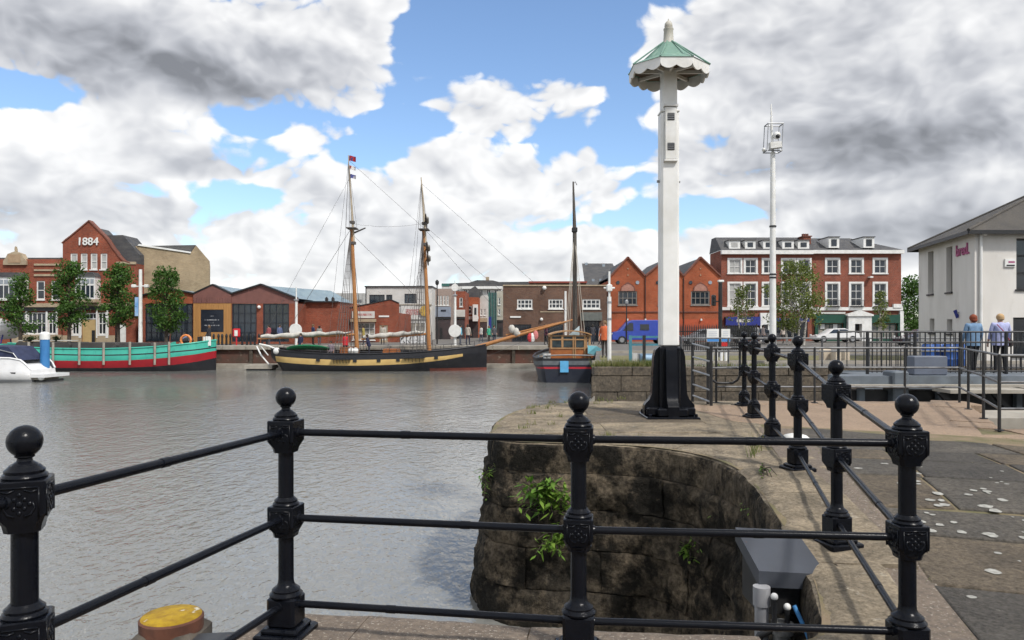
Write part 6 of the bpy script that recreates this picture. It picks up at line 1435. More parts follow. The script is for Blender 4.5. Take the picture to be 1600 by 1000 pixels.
tree('dark evergreen growing behind the white rendered building', 1470, 110.0, 455, 520, 40, M_LEAFD, 9, ov, clumps=50, per=60, size=.4, cr=1.6)
def shrub(label, px, d, py_top, py_bot, hw, leaf, seed, n=700, size=.14, zb=FG):
    rnd = random.Random(seed); W = hw*d/F; zt, z0 = PZ(py_top, d), PZ(py_bot, d)
    root = thing('shrub', label, 'shrub', (PX(px, d), d, z0)); mb = MB()
    for k in range(14):
        a = rnd.uniform(0, 6.28); r = rnd.random()**.6*W*.6; leaf_cloud(mb, (r*math.cos(a), r*math.sin(a), (zt-z0)*rnd.uniform(.25, .75)), W*.45, n//14, size, rnd, .6)
    mb.build('foliage', leaf, root); tr = MB()
    for k in range(5): tr.path([(0, 0, 0), (rnd.uniform(-.5, .5)*W, rnd.uniform(-.4, .4)*W, (zt-z0)*.7)], [.03, .012], 5)
    tr.build('stems', M_BARK, root)
shrub('dark rounded clipped shrub behind the information board', 1162, 50, 505, 535, 21, M_DARKSHRUB, 3, 1800, .13)
for i, (px, hw, lb) in enumerate(((46, 11, 'low dark planter shrub under the ground floor windows of the terrace'), (70, 10, 'low planter shrub beside the blue mooring post in front of the terrace'), (90, 9, 'low clipped planter shrub where the terrace meets the 1884 building'))): shrub(lb, px, 65.5, 524, 535, hw, M_LEAFD, 20+i, 500, .12)
def weed(label, px, py, d, spread, n, seed, size=.09, up=.5, droop=False):
    rnd = random.Random(seed); o = thing('wall_plant', label, 'plant', (PX(px, d), d, PZ(py, d))); mb = MB(); st = MB()
    for k in range(n):
        a = rnd.uniform(-1.3, 1.3); r = spread*rnd.random()**.6
        e = Vector((math.sin(a)*r, -.10-.22*rnd.random(), rnd.uniform(-.9, 1)*spread*up)); st.path([(0, .05, 0), e*.5+Vector((0, -.03, .05)), e], [.006, .005, .003], 4)
        for j in range(7):
            p = e*(.35+.1*j)+Vector((rnd.uniform(-.03, .03), rnd.uniform(-.03, .03), rnd.uniform(-.03, .03))); dr = Vector((rnd.uniform(-1, 1), -.5+rnd.uniform(-.5, .3), rnd.uniform(-.7, .5))).normalized()
            w = dr.cross(Vector((rnd.uniform(-.3, .3), .2, 1))).normalized(); L_ = size*rnd.uniform(.7, 1.4)
            mb.add([p, p+dr*L_*.45+w*L_*.17, p+dr*L_, p+dr*L_*.45-w*L_*.17], [(0, 1, 2, 3)])
    st.build('stems', M_BARK, o); mb.build('leaves', M_WEED, o)
weed('bushy bright green buddleia growing from the pier wall', 850, 770, 8.20, .42, 46, 1, .12, .6)
weed('lower trailing stems of green weed on the pier wall below the buddleia', 865, 835, 8.15, .30, 30, 2, .10, .55)
weed('small fern rooted in the middle of the dark pier wall', 1072, 850, 7.7, .16, 14, 3, .08, .7)
weed('thin sprig of weed at the water side corner of the pier', 762, 745, 8.75, .24, 12, 4, .06, 1.1)
weed('tiny yellow green plant in the upper pier wall joint', 1110, 795, 7.5, .10, 9, 5, .05, .5)
weed('small reddish weed beside the junction box', 1290, 885, 4.7, .07, 9, 6, .035, .5)
weed('small weed in the wall joint above the junction box', 1190, 735, 6.6, .10, 9, 7, .045, .6)
weed('small tuft of weed at the curved wall coping', 1165, 790, 6.4, .09, 8, 8, .04, .6)
def grass():
    rnd = random.Random(4); mb = MB()
    def tuft(x, y, z, n, h, sp):
        for _ in range(n):
            a = rnd.uniform(0, 6.28); r = sp*rnd.random(); px_, py_ = x+r*math.cos(a), y+r*math.sin(a); hh = h*rnd.uniform(.4, 1.2); l = Vector((rnd.uniform(-.5, .5), rnd.uniform(-.5, .5), 1))*hh; w = Vector((math.cos(a), math.sin(a), 0))*.004*max(1, y/9)
            p = Vector((px_, py_, z)); mb.add([p-w, p+w, p+l*.6+w*.6, p+l], [(0, 1, 2, 3)])
    P = resample([Vector((*p, 0)) for p in EDGE_S], .1)
    for p in P:
        if p.y > 8.3 and rnd.random() < .45: tuft(p.x+rnd.uniform(.1, .9), p.y+rnd.uniform(.05, .5), gz(p.x, p.y)-.01, rnd.randint(8, 22), .07, .08)
    for k in range(46): tuft(rnd.uniform(.2, 3.1), rnd.uniform(9.0, 12.6), -.02, rnd.randint(5, 18), .06, .10)
    for k in range(160):                                  # joints of the flags
        a, b = rnd.uniform(-.5, 6.5), rnd.uniform(.3, 4.5); p = ro+rd*a+rn*b
        if rnd.random() < .5: p = ro+rd*a+rn*(.40+rnd.uniform(-.03, .03))
        if inside(p.x, p.y, near_poly): tuft(p.x, p.y, gz(p.x, p.y)-.03, rnd.randint(3, 9), .035, .05)
    for k in range(170): tuft(rnd.uniform(2.7, 5.4), 24.15+rnd.uniform(0, .6), -.01, 12, .26, .12)
    for k in range(60): tuft(rnd.uniform(5.4, 9), 24.3+rnd.uniform(0, .5), -.01, 8, .15, .12)
    for k in range(5): tuft(2.35+.05*k, 7.35+.1*k, gz(2.4, 7.4), 6, .22, .05)
    o = mb.build('grass', M_GRASS); tag(o, 'sparse dry grass tufts along the pier and lock edges', 'grass', kind='stuff')
    lm = MB(); rn2 = random.Random(77)                     # pale lichen spots on the flags
    for k in range(100):
        a, b = rn2.gauss(2.0, 1.3), rn2.gauss(1.25, .55); p = ro+rd*a+rn*b; r = rn2.uniform(.010, .048)
        if b < .45 or not inside(p.x, p.y, near_poly): continue
        n = 9; z = gz(p.x, p.y)+.0055
        lm.add([(p.x+r*(1+.3*rn2.uniform(-1, 1))*math.cos(6.283*i/n), p.y+r*(1+.3*rn2.uniform(-1, 1))*math.sin(6.283*i/n), gz(p.x, p.y+r*math.sin(6.283*i/n))+.0055) for i in range(n)], [tuple(range(n))])
    o = lm.build('lichen_spots', mat('pale_lichen', (.40, .395, .36), (.24, .235, .21), rough=.95, scale=30), quay_o); tag(o, kind='stuff')
grass()
# ------------------------------------------------------------------ street furniture
def mast_lamp(label, px, d, top, discs, base=543, w=.12, ring=True):
    zb = FG; r = thing('white_lamp_mast', label, 'lamp post', (PX(px, d), d, zb)); H = PZ(top, d)-zb
    mb = MB(); mb.tube((0, 0, 0), (0, 0, H*.75), w, w*.85, n=10); mb.tube((0, 0, H*.75), (0, 0, H), w*.55, w*.35, n=8); mb.build('column', M_WHITE, r, smooth=40)
    for (q, rad) in discs:
        mb = MB(); mb.lathe([(rad*.97, -.05), (rad, -.03), (rad, .03), (rad*.97, .05)], 24); o = mb.build('disc_panel', M_WHITE, r, smooth=30); o.location = (0, -.20, PZ(q, d)-zb); o.rotation_euler = (R(90), 0, 0)
    mb = MB(); mb.cbox(0, 0, H*.76, .34, .34, .12, .02); mb.build('collar', M_GALV, r)
mast_lamp('white lamp mast with round disc beside the stern of the two masted ship', 463, 61.5, 448, [(515.5, .52)])
mast_lamp('white lamp mast with two round discs before the street entrance', 711, 61.5, 438, [(517, .52), (449.5, .30)])
def furniture():
    d = 61.8; r = thing('banner_mast', 'tall white mast with floodlight arm and blue banner by the gallery', 'mast', (PX(219.5, d), d, FG)); H = PZ(421, d)-FG
    mb = MB(); mb.tube((0, 0, 0), (0, 0, H), .17, .13, n=12); mb.build('column', M_WHITE, r, smooth=40)
    z = PZ(448, d)-FG; mb = MB(); mb.tube((-.55, 0, z), (.55, 0, z+.08), .05, n=6); mb.build('cross_arm', M_WHITE, r)
    for s in (-.55, .5): mb = MB(); mb.cbox(s, 0, z-.08, .34, .3, .26, .04); mb.build('floodlight', M_WHITE, r)
    mb = MB(); z0, z1 = PZ(494, d)-FG, PZ(464, d)-FG; mb.box(-.46, -.15, -.02, .02, z0, z1); bn = mb.build('banner', mat('pale_blue_banner', (.14, .32, .62), (.34, .50, .72), rough=.7, scale=1.5), r)
    for z in (z0, z1): mb = MB(); mb.tube((-.5, 0, z), (0, 0, z), .03, n=6); mb.build('banner_arm', M_BLACKM, r)
    d = 30.0; r = thing('white_pole', 'white signal pole with lamp cluster on the far lock side', 'pole', (PX(952, d), d, -.1)); H = PZ(424, d)+.1
    mb = MB(); mb.tube((0, 0, 0), (0, 0, H*.72), .085, n=10); mb.tube((0, 0, H*.72), (0, 0, H), .045, n=8); mb.build('column', M_WHITE, r, smooth=40)
    z = PZ(450, d)+.1; mb = MB(); mb.cbox(0, 0, z-.14, .22, .22, .28, .03); mb.tube((-.22, 0, z), (.22, 0, z), .04, n=6); mb.build('lamp_cluster', M_OFFWHITE, r)
    for q in (500, 474): mb = MB(); z = PZ(q, d)+.1; mb.tube((0, 0, z), (0, 0, z+.08), .10, n=10); mb.build('band', M_GALV, r)
    d = 62.0; r = thing('thin_white_pole', 'thin white pole standing before the brown brick block', 'pole', (PX(883.5, d), d, FG)); mb = MB(); mb.tube((0, 0, 0), (0, 0, PZ(455, d)-FG), .09, n=8); mb.build('column', M_WHITE, r, smooth=40); mb = MB(); mb.cbox(0, 0, 0, .3, .3, .12, .02); mb.build('foot', M_WHITE, r)
    # cctv mast
    d = 27.0; r = thing('camera_mast', 'tall slim white mast carrying a caged security camera', 'mast', (PX(1207.5, d), d, -.05)); Z = lambda q: PZ(q, d)+.05
    mb = MB(); mb.tube((0, 0, 0), (0, 0, Z(238)), .125, .085, n=12); mb.build('column', M_WHITE, r, smooth=40)
    mb = MB(); mb.tube((0, 0, Z(238)), (-.05, 0, Z(196)), .05, n=8); mb.tube((-.05, 0, Z(196)), (-.06, 0, Z(162)), .045, .02, n=8); mb.build('top_pole', M_WHITE, r, smooth=40)
    mb = MB()
    for x in (-.26, .27):
        for y in (-.2, .2): mb.tube((x-.02, y, Z(237)), (x+.03, y, Z(195)), .016, n=5)
    for q in (237, 195):
        o = 0 if q > 200 else .05
        for a, b in (((-.28+o, -.2), (.27+o, -.2)), ((-.28+o, .2), (.27+o, .2)), ((-.28+o, -.2), (-.28+o, .2)), ((.27+o, -.2), (.27+o, .2))): mb.tube((*a, Z(q)), (*b, Z(q)), .022, n=5)
    mb.build('cage', M_GALV, r)
    mb = MB(); mb.sphere((.10, -.12, Z(213)), .14, 14, 10); cm = mb.build('camera_dome', M_OFFWHITE, r, smooth=60); mb = MB(); mb.sphere((.10, -.20, Z(215)), .085, 10, 8); mb.build('lens', M_BLACKM, cm, smooth=60)
    mb = MB(); mb.obox((-.18, -.18, Z(230)), (.22, -.18, Z(228)), .24, .22); mb.build('floodlight', M_OFFWHITE, r); mb = MB(); mb.sphere((-.33, 0, Z(234)), .07, 8, 6); mb.build('sensor', M_WHITE, r)
    for q in (355, 430, 435): mb = MB(); mb.tube((0, 0, Z(q)), (0, 0, Z(q-2.5)), .125, n=10); mb.build('band', M_BLACKM, r)
    # traffic signal
    d = 34.0; r = thing('traffic_signal', 'black signal post with side mounted light before the gabled hall', 'traffic light', (PX(1125.5, d), d, -.1)); Z = lambda q: PZ(q, d)+.1
    mb = MB(); mb.tube((0, 0, 0), (0, 0, Z(441)), .09, n=10); mb.build('post', M_BLACKM, r, smooth=40); mb = MB(); mb.cbox(.02, 0, Z(441), .26, .2, .10, .02); mb.build('lamp_head', M_OFFWHITE, r)
    mb = MB(); mb.cbox(-.30, 0, Z(478), .18, .2, .50, .03); sh = mb.build('signal_head', M_BLACKM, r); mb = MB(); mb.tube((-.25, 0, Z(471)), (0, 0, Z(471)), .03, n=6); mb.build('bracket', M_BLACKM, r)
    for k in range(3): mb = MB(); mb.tube((-.30, -.10, Z(475)+.15*k), (-.30, -.16, Z(475)+.15*k), .06, n=10); mb.build('visor', M_BLACKM, sh)
    # information boards
    d = 31.0; r = thing('information_board', 'two white notice boards with blue bands on posts by the lock', 'sign', (PX(1122, d), d, -.1)); Z = lambda q: PZ(q, d)+.1; X = lambda p: PX(p, d)-PX(1122, d)
    for a, c in ((1104.5, 1123), (1127, 1140.5)):
        mb = MB(); mb.box(X(a), X(c), -.03, .03, Z(534), Z(514)); bd = mb.build('board', M_WHITE, r); mb = MB(); mb.box(X(a)+.004, X(c)-.004, -.036, -.031, Z(533.6), Z(529.5)); mb.build('blue_band', mat('mid_blue_print', (.06, .24, .58), rough=.5), bd)
        mb = MB()
        for k in range(3): mb.box(X(a)+.06, X(c)-.08, -.035, -.031, Z(519+3*k), Z(518+3*k))
        mb.build('sign_line', mat('grey_print', (.48, .52, .58), rough=.6), bd)
        for p in (a+1.5, c-1.5): mb = MB(); mb.tube((X(p), .05, 0), (X(p), .05, Z(516)), .03, n=6); mb.build('leg', M_GALV, r)
    mb = MB(); mb.box(X(1127), X(1137), -.06, .0, Z(541), Z(535)); mb.build('red_box', mat('red_plastic', (.50, .02, .02), rough=.5), r)
    # palisade fence
    d = 42.0; r = thing('palisade_fence', 'black spiked palisade fence beside the mast on the far lock side', 'fence', (PX(1060, d), d, -.13)); n = 44; W = PX(1182, d)-PX(1060, d)
    pm = MB(); pm.prism([(-.03, 0), (.03, 0), (.03, 1.35), (0, 1.55), (-.03, 1.35)], -.015, .015); pme = pm.mesh('pale', M_BLACKM)
    for k in range(n): o = link('pale', pme, r); o.location = (W*k/(n-1), 0, .05+.02*math.sin(k*3.7))
    for z in (.35, 1.15): mb = MB(); mb.box(0, W, .02, .06, z, z+.06); mb.build('rail', M_BLACKM, r)
    # white bollards, concrete blocks, boxes, drums behind the lock
    for k, p in enumerate((1112, 1119.5, 1127, 1134)):
        d = 27.5; r = thing('white_bollard', 'short white bollard in the row below the notice boards', 'bollard', (PX(p, d), d, -.06), group='white bollards below the notice boards'); mb = MB(); mb.tube((0, 0, 0), (0, 0, .46), .055, n=10); mb.build('body', M_WHITE, r, smooth=40); mb = MB(); mb.lathe([(.06, .44), (.06, .48), (.03, .52)], 10); mb.build('cap', M_BLACKM, r)
    M_BEIGE = mat('beige_concrete', (.55, .47, .36), (.46, .39, .30), rough=.8, scale=2)
    for k, (p, w, q0, q1, dd) in enumerate(((1289, 13, 543, 562, 30), (1306, 10, 546, 563, 29.5), (1320, 9, 546, 562, 30.5))):
        mb = MB(); mb.cbox(0, 0, 0, w*dd/F, .45, (q1-q0)*dd/F, .03); o = mb.build('concrete_block', M_BEIGE, None, loc=(PX(p, dd), dd, PZ(q1, dd))); o.location.z = -.07; tag(o, ('wide beige concrete block nearest the birch clump on the lock side', 'narrow beige concrete block between two others on the lock side', 'beige concrete block closest to the footbridge on the lock side')[k], 'block')
    for k, (p, dd) in enumerate(((1450, 25.6), (1466, 25.9), (1484, 25.5), (1499, 25.8))):
        r = thing('blue_drum', 'blue plastic drum standing behind the footbridge', 'drum', (PX(p, dd), dd, -.03), group='blue drums behind the footbridge'); mb = MB(); mb.lathe([(.18, 0), (.20, .04), (.20, .22), (.21, .24), (.20, .26), (.20, .48), (.21, .50), (.20, .52), (.20, .70), (.17, .74)], 16); mb.build('shell', mat('blue_plastic', (.035, .11, .36), (.03, .09, .30), rough=.4), r, smooth=40); mb = MB(); mb.lathe([(.16, .735), (.16, .765)], 14); mb.build('lid', M_BLACKM, r)
    d = 27.0; r = thing('teal_frame', 'teal tubular frame stand with a pale blue drum beside the white mast', 'stand', (PX(985, d), d, -.05)); W = PX(1036, d)-PX(985, d); tm = mat('teal_steel', (.06, .22, .28), (.05, .17, .22), rough=.5)
    for x in (0, W*.42, W): mb = MB(); mb.box(x-.05, x+.05, -.05, .05, 0, 1.05); mb.build('post', tm if x != W*.42 else M_BLACKM, r)
    for z in (.68, .96): mb = MB(); mb.box(.05, W-.05, -.03, .03, z, z+.07); mb.build('rail', tm, r)
    mb = MB(); mb.tube((W*.32, .3, .2), (W*.92, .3, .2), .18, n=16); mb.build('cylinder', mat('pale_blue_paint', (.30, .45, .60), rough=.5), r, smooth=40)
    mb = MB(); mb.cbox(.22, .3, 0, .28, .3, .4, .02); mb.build('box', M_PALE, r)
    # red lifebuoy stand
    d = 61.3; r = thing('lifebuoy_stand', 'red lifebuoy housing on a post in front of the gallery glazing', 'lifebuoy', (PX(369.5, d), d, FG)); Z = lambda q: PZ(q, d)-FG; rm = mat('signal_red', (.55, .02, .03), rough=.45)
    mb = MB(); mb.tube((0, 0, 0), (0, 0, Z(525)), .06, n=8); mb.build('post', rm, r); mb = MB(); mb.cbox(0, 0, Z(527), .62, .2, Z(513)-Z(527), .08); hs = mb.build('housing', rm, r); mb = MB(); mb.box(-.13, .13, -.115, -.101, Z(525), Z(516)); mb.build('notice', M_WHITE, hs)
    for k in range(16):
        p = 322+k*6.3+random.uniform(-1, 1); d = 61.0+random.uniform(-.2, .4)
        if 362 < p < 377: continue
        r = thing('quay_bollard', 'short dark bollard in the row along the far quay edge', 'bollard', (PX(p, d), d, FG), group='dark bollards along the far quay'); mb = MB(); h = .95; mb.lathe([(.10, 0), (.09, .1), (.075, .6), (.10, .7), (.10, .8), (.05, h)], 10); mb.build('body', M_BLACKM, r, smooth=40)
    for k, (p, d, lb) in enumerate(((683, 66, 'black lamp column with round lantern at the shop street corner'), (979, 66, 'slim dark lantern post before the gabled hall'), (181, 66, 'dark lamp column by the side door of the 1884 building'))):
        r = thing('street_lamp', lb, 'street lamp', (PX(p, d), d, FG)); H = (PZ(446 if k == 0 else 477 if k == 1 else 500, d)-FG); mb = MB(); mb.tube((0, 0, 0), (0, 0, H), .07, .045, n=8); mb.build('column', M_BLACKM, r, smooth=40); mb = MB(); mb.lathe([(.05, H), (.16, H+.15), (.17, H+.35), (.05, H+.5)], 10); mb.build('lantern', M_BLACKM if k == 0 else M_GALV, r)
furniture()
# ------------------------------------------------------------------ vehicles
def vehicle(name, label, cat, loc, rz, L_, W, H, prof, belt, paint, wins, wheel=.33, wx=(.17, .82)):
    r = thing(name, label, cat, loc, rz=rz); mb = MB()
    def wid(z): return W/2*(1-.16*max(0, (z-belt)/(H-belt)))
    cxp, czp = L_/2, H*.5
    rings = []
    for s, ins, k in ((-1, .10, .0), (-1, .0, .10), (1, .0, .10), (1, .10, .0)):
        rings.append([(cxp+(x-cxp)*(1-ins/L_*2), s*(wid(z)-k), czp+(z-czp)*(1-ins/H)) for x, z in prof])
    rings = [[(x, y, z) for x, y, z in rg] for rg in rings]
    mb.loft(rings, cap=True); mb.build('body', paint, r, smooth=32)
    for pts in wins:
        for s in (-1, 1):
            g = MB(); V = [(x, s*(wid(z)+.006), z) for x, z in pts]+[(x, s*(wid(z)-.03), z) for x, z in pts]; n = len(pts); g.add(V, [tuple(range(n)), tuple(range(2*n-1, n-1, -1))]+[(i, (i+1) % n, n+(i+1) % n, n+i) for i in range(n)]); g.build('window', M_GLASS, r)
    for x in wx:
        for s in (-1, 1):
            t = MB(); t.tube((x*L_, s*(W/2-.19), wheel), (x*L_, s*(W/2+.01), wheel), wheel, n=18); w = t.build('wheel', M_BLACKM, r, smooth=40); t = MB(); t.tube((x*L_, s*(W/2+.0055), wheel), (x*L_, s*(W/2+.02), wheel), wheel*.6, n=12); t.build('rim', M_GALV, w)
    for s in (-1, 1): t = MB(); t.cbox(.06, s*W*.36, belt*.72, .14, .26, .14, .02); t.build('headlight', mat('lamp_lens', (.6, .6, .58), rough=.15), r)
    return r
vp = [(.0, .35), (.0, .75), (.12, 1.0), (.75, 1.18), (1.45, 1.95), (1.9, 2.12), (5.1, 2.12), (5.25, 1.9), (5.3, .35)]
vehicle('blue_van', 'bright blue panel van parked in front of the gabled hall', 'van', (PX(956, 66), 67, FG), 0, 5.3, 2.0, 2.12, vp, 1.15, mat('van_blue_paint', (.022, .055, .36), (.018, .045, .30), rough=.3, coat=.4), [[(.95, 1.18), (1.9, 1.18), (1.9, 1.85), (1.55, 1.85)], [(2.5, 1.25), (3.3, 1.25), (3.3, 1.75), (2.5, 1.75)]], wheel=.36)
cp_ = [(.0, .3), (.02, .62), (.9, .82), (1.7, 1.32), (2.9, 1.38), (3.75, .98), (4.2, .9), (4.3, .3)]
cw = [[(1.25, .9), (2.2, .93), (2.2, 1.28), (1.75, 1.27)], [(2.28, .93), (3.45, .98), (2.95, 1.28), (2.28, 1.28)]]
vehicle('white_car', 'white hatchback car parked before the white portico', 'car', (PX(1276, 72), 73, FG), 0, 4.3, 1.78, 1.4, cp_, .9, mat('white_car_paint', (.72, .72, .72), rough=.25, coat=.4), cw)
vehicle('dark_car', 'dark blue estate car parked beside the white rendered building', 'car', (PX(1412, 60), 61, FG), 0, 4.3, 1.78, 1.4, cp_, .9, mat('dark_car_paint', (.02, .025, .045), rough=.25, coat=.4), cw)
vehicle('silver_car', 'silver car parked behind the palisade fence', 'car', (PX(1068, 64), 65, FG), 0, 4.3, 1.78, 1.4, cp_, .9, mat('silver_car_paint', (.34, .35, .37), rough=.3, metal=.4), cw)
vehicle('grey_car', 'dark grey car parked between palisade fence and blue shop', 'car', (PX(1148, 68), 69, FG), 0, 4.3, 1.78, 1.4, cp_, .9, mat('grey_car_paint', (.06, .06, .065), rough=.3), cw)
# ------------------------------------------------------------------ people
M_SKIN = mat('skin', (.50, .29, .21), (.44, .25, .18), rough=.6)
def cloth(name, c): return mat(name, c, tuple(v*.75 for v in c), rough=.85, scale=9, bump=.004, bscale=30)
def person(label, loc, rz, h=1.66, top=(.2, .3, .5), legs=(.03, .035, .06), hair=(.05, .035, .025), pose='stand', stride=.0, arms=.06, wide=1.0, skirt=False, bare=True, bag=False, hairlen=.16, hat=None):
    k = h/1.66; root = thing('person', label, 'person', loc, rz=rz)
    V = []; E = []; Rr = []
    def v(x, y, z, r, par=None, r2=None):
        V.append((x*k, y*k, z*k)); Rr.append((r*k, (r2 or r)*k)); i = len(V)-1
        if par is not None: E.append((par, i))
        return i
    sit = pose == 'sit'; lean = .14 if pose == 'lean' else 0
    pz = .92 if not sit else .50
    P = v(0, 0, pz, .150*wide, None, .115*wide); S = v(0, .01+lean*.4, pz+.19, .135*wide, P, .105*wide); C = v(0, .0+lean, pz+.37, .150*wide, S, .108*wide); Nb = v(0, lean, pz+.49, .095, C, .075); Nk = v(0, .012+lean, pz+.545, .052, Nb); Hd = v(0, .03+lean*1.1, pz+.63, .083, Nk, .092); Ht = v(0, .025+lean*1.1, pz+.70, .070, Hd, .075)
    for s in (-1, 1):
        sh = v(s*.165*wide, lean, pz+.465, .066*wide, C); el = v(s*(.225*wide), .0+lean+arms*.2, pz+.21, .047, sh); wr = v(s*.225*wide, arms+.05+lean, pz-.015, .033, el)
        pm = v(s*.225*wide, arms+.075+lean, pz-.085, .030, wr, .018)
        for f in range(4):
            a = v(s*.222*wide, arms+.05+lean+.02*f, pz-.135+.004*abs(f-1.5), .009, pm); v(s*.212*wide, arms+.06+lean+.02*f, pz-.178+.008*abs(f-1.5), .007, a)
        t = v(s*.205*wide, arms+.115+lean, pz-.105, .009, pm); v(s*.198*wide, arms+.125+lean, pz-.140, .008, t)
        st = stride*s
        hp = v(s*.085*wide, 0, pz-.06, .098*wide, P)
        if sit: kn = v(s*.10, .42, pz-.03, .066, hp); an = v(s*.10, .40, .08, .044, kn); v(s*.10, .54, .035, .04, an, .028)
        else:
            kn = v(s*.090, st*.55+.02, .49, .064, hp); an = v(s*.088, st*1.0, .085, .042, kn); v(s*.09, st+.13, .035, .040, an, .026)
    me = bpy.data.meshes.new('body'); me.from_pydata(V, E, [])
    o = bpy.data.objects.new('tmp', me); col.objects.link(o)
    m_ = o.modifiers.new('skin', 'SKIN'); m_.use_smooth_shade = True
    for i, sv in enumerate(me.skin_vertices[0].data): sv.radius = Rr[i]; sv.use_root = (i == 0)
    sb = o.modifiers.new('sub', 'SUBSURF'); sb.levels = 1; sb.render_levels = 1
    dg = bpy.context.evaluated_depsgraph_get(); nm = bpy.data.meshes.new_from_object(o.evaluated_get(dg)); bpy.data.objects.remove(o)
    nm.name = 'body'
    key = '%.3f_%.3f_%.3f' 
    for mm in (cloth('top_'+key % top, top), cloth('legs_'+key % legs, legs), M_SKIN, M_BLACKM): nm.materials.append(mm)
    for p in nm.polygons:
        c = p.center/k; x, z = abs(c.x), c.z
        if z > pz+.525: i = 2
        elif x > .165*wide and z < pz-.03 and (not sit or c.y < .3): i = 2
        elif x > .175*wide and z < pz+.24 and z > pz-.03: i = 0 if not bare else (2 if z < pz+.05 else 0)
        elif z > pz-.04: i = 0
        elif z < .10: i = 3
        else: i = 1
        p.material_index = i; p.use_smooth = True
    body = link('body', nm, root)
    hz = pz+.665; hm = cloth('hair_'+key % hair, hair)
    mb = MB(); cxx = (.025+lean*1.1-.022)*k; mb.sphere((0, cxx, hz*k), .104*k, 14, 10, (.98, 1.02, 1.02)); mb.sphere((0, cxx-.035*k, (hz-hairlen*.45)*k), .082*k, 12, 8, (1.12, .85, max(.6, hairlen*8))); mb.build('hair', hm, root, smooth=70)
    fy = (.03+lean*1.1+.092)*k
    fc = MB(); fc.sphere((0, fy, (pz+.635)*k), .016*k, 6, 5, (.8, 1, 1.3))
    for s in (-1, 1): fc.sphere((s*.035*k, fy-.012*k, (pz+.655)*k), .010*k, 6, 4)
    fc.obox((-.022*k, fy-.004*k, (pz+.592)*k), (.022*k, fy-.004*k, (pz+.592)*k), .006*k, .008*k); fc.build('face', M_SKIN, root)
    if not sit:
        g = MB(); rings = []
        for z, w, d_ in ((pz+.50, .10, .08), (pz+.44, .172, .112), (pz+.30, .178, .128), (pz+.14, .165, .128), (pz-.02, .185, .145), (pz-.12, .192, .150)):
            rings.append([(w*wide*k*math.cos(6.283*i/18), ((.02+lean*max(0, (z-pz)/.5))+d_*math.sin(6.283*i/18)+.006*math.sin(i*2.2+z*9))*k, (z+.006*math.sin(i*1.9))*k) for i in range(18)])
        g.loft(rings, cap=True); g.build('jacket', cloth('top_'+key % top, top), root, smooth=60)
    if bag:
        b = MB(); b.path([(-.15*k, -.105*k, (pz+.47)*k), (.02*k, -.165*k, (pz+.25)*k), (.19*k, -.10*k, (pz+.02)*k)], .012*k, 6); st = b.build('bag_strap', cloth('strap', (.35, .04, .09)), root); b = MB(); b.cbox(.24*k, .0, (pz-.16)*k, .10*k, .24*k, .2*k, .03*k); b.build('handbag', cloth('bag', (.05, .03, .03)), root, smooth=40)
    return root
fb_z = .02
person('woman with copper red hair in light blue denim jacket crossing the footbridge', (PX(1521, 20.3), 20.3, fb_z), R(3), 1.60, top=(.16, .27, .42), legs=(.012, .012, .016), hair=(.24, .055, .022), stride=.09, hairlen=.12, bare=False, wide=1.12)
person('woman with fair hair in lilac top carrying a shoulder bag on the footbridge', (PX(1563, 20.4), 20.4, fb_z), R(-4), 1.62, top=(.42, .45, .70), legs=(.012, .012, .015), hair=(.50, .33, .17), stride=-.08, hairlen=.09, bag=True, wide=1.18)
dz = PZ(556, 57)
person('crew member in bright red jacket on the ship deck beside the foremast', (PX(539.5, 56.6), 56.6, dz), R(200), 1.7, top=(.55, .02, .03), legs=(.02, .025, .05))
person('crew member in dark navy clothes bending over on the ship deck amidships', (PX(577, 56.3), 56.3, dz-.05), R(100), 1.68, top=(.02, .025, .07), legs=(.03, .03, .05), pose='lean')
person('person in pale grey lilac top sitting at the ship companionway', (PX(517, 56.4), 56.4, dz-.1), R(180), 1.65, top=(.30, .24, .28), legs=(.10, .09, .10), pose='sit')
person('person in dark jacket standing at the stern of the two masted ship', (PX(470, 56.6), 56.6, dz), R(150), 1.72, top=(.018, .02, .06), legs=(.03, .03, .04))
person('person in pale blue shirt sitting near the bow of the teal barge', (PX(288, 57.0), 57.0, PZ(546, 57)), R(170), 1.7, top=(.26, .32, .55), legs=(.42, .25, .15), pose='sit')
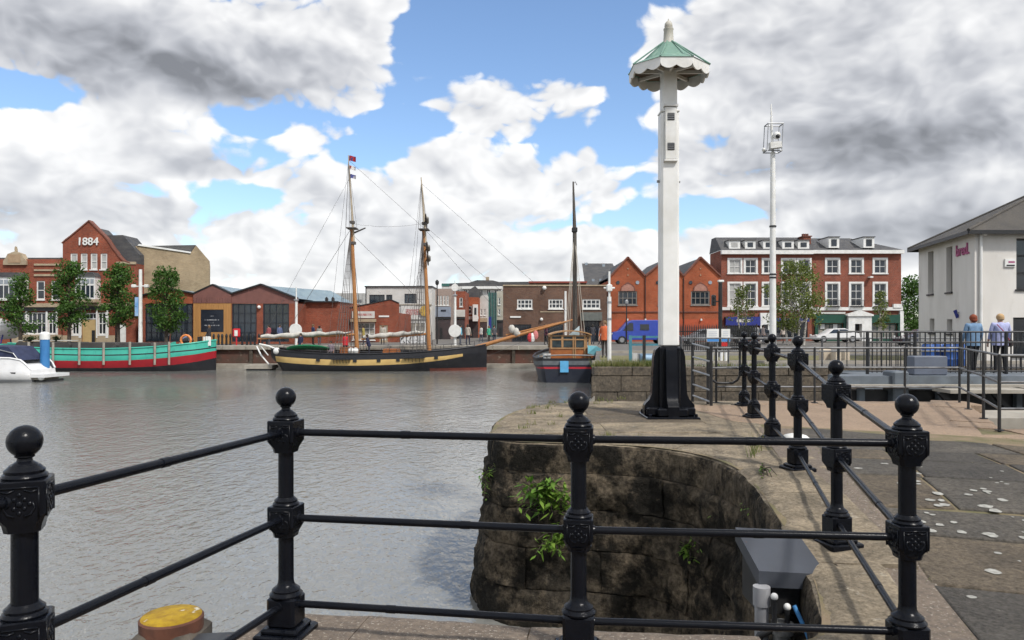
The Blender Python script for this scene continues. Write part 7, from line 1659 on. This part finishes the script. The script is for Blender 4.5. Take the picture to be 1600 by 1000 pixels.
ped = [(262, 63, (.45, .44, .42), 'in white top walking before the first gallery gable'), (327, 62.5, (.03, .03, .035), 'in black jacket walking past the timber clad bay'), (420, 63, (.32, .08, .09), 'in maroon top walking past the last gallery window'), (437, 62.7, (.10, .13, .24), 'in slate blue top near the white lamp mast'), (489, 63, (.04, .05, .12), 'in navy coat before the long brick shed'), (499, 62.8, (.30, .29, .27), 'in beige coat before the long brick shed'), (568, 63, (.45, .36, .10), 'in mustard top outside the corner shop'), (598, 63.2, (.55, .50, .42), 'in cream top outside the corner shop'), (719, 62.5, (.10, .42, .58), 'in turquoise jacket beside the two disc lamp mast'), (731, 62.3, (.50, .44, .38), 'in beige jacket at the bow of the two masted ship'), (764, 70, (.05, .36, .22), 'in green top on the shop street'), (752, 74, (.60, .58, .55), 'in white shirt on the shop street'), (772, 68, (.08, .08, .09), 'in dark coat on the shop street'), (853, 62.4, (.10, .03, .05), 'in dark red coat under the bowsprit tip'), (926, 64, (.05, .05, .06), 'in black coat by the brown block doorway'), (938, 63.5, (.44, .43, .42), 'in pale top by the brown block doorway'), (945, 33, (.62, .14, .05), 'in orange jacket beside the white signal pole'), (1192, 66, (.50, .42, .40), 'in pale pink top outside the blue shop'), (1182, 67, (.52, .52, .52), 'in white shirt outside the blue shop'), (1224, 68, (.58, .50, .44), 'in cream jacket under the birch clump')]
for i, (p, d, c, lb) in enumerate(ped):
    person('person '+lb, (PX(p, d), d, FG if d > 40 else -.06), R((i*77) % 360), 1.60+.03*(i % 5), top=c, legs=((.03, .035, .06), (.06, .05, .045), (.10, .11, .14))[i % 3], hair=((.05, .035, .025), (.20, .12, .06), (.03, .025, .02))[i % 3], stride=.12*(i % 2), bare=i % 2 == 0)
# cafe screens beside the shop
d = 64.0
for k, p in enumerate((630, 640, 650, 660, 670)):
    r = thing('cafe_screen', 'white cafe windbreak screen with black printed pattern outside the shop', 'screen', (PX(p, d), d, FG), group='cafe windbreak screens'); mb = MB(); mb.box(-.24, .24, -.02, .02, .12, 1.0); s_ = mb.build('panel', mat('printed_screen', (.62, .62, .62), (.05, .05, .05), rough=.7, scale=4.5, lo=.55, hi=.58), r)
    for s in (-.26, .26): mb = MB(); mb.tube((s, 0, 0), (s, 0, 1.05), .025, n=6); mb.build('post', M_BLACKM, r)
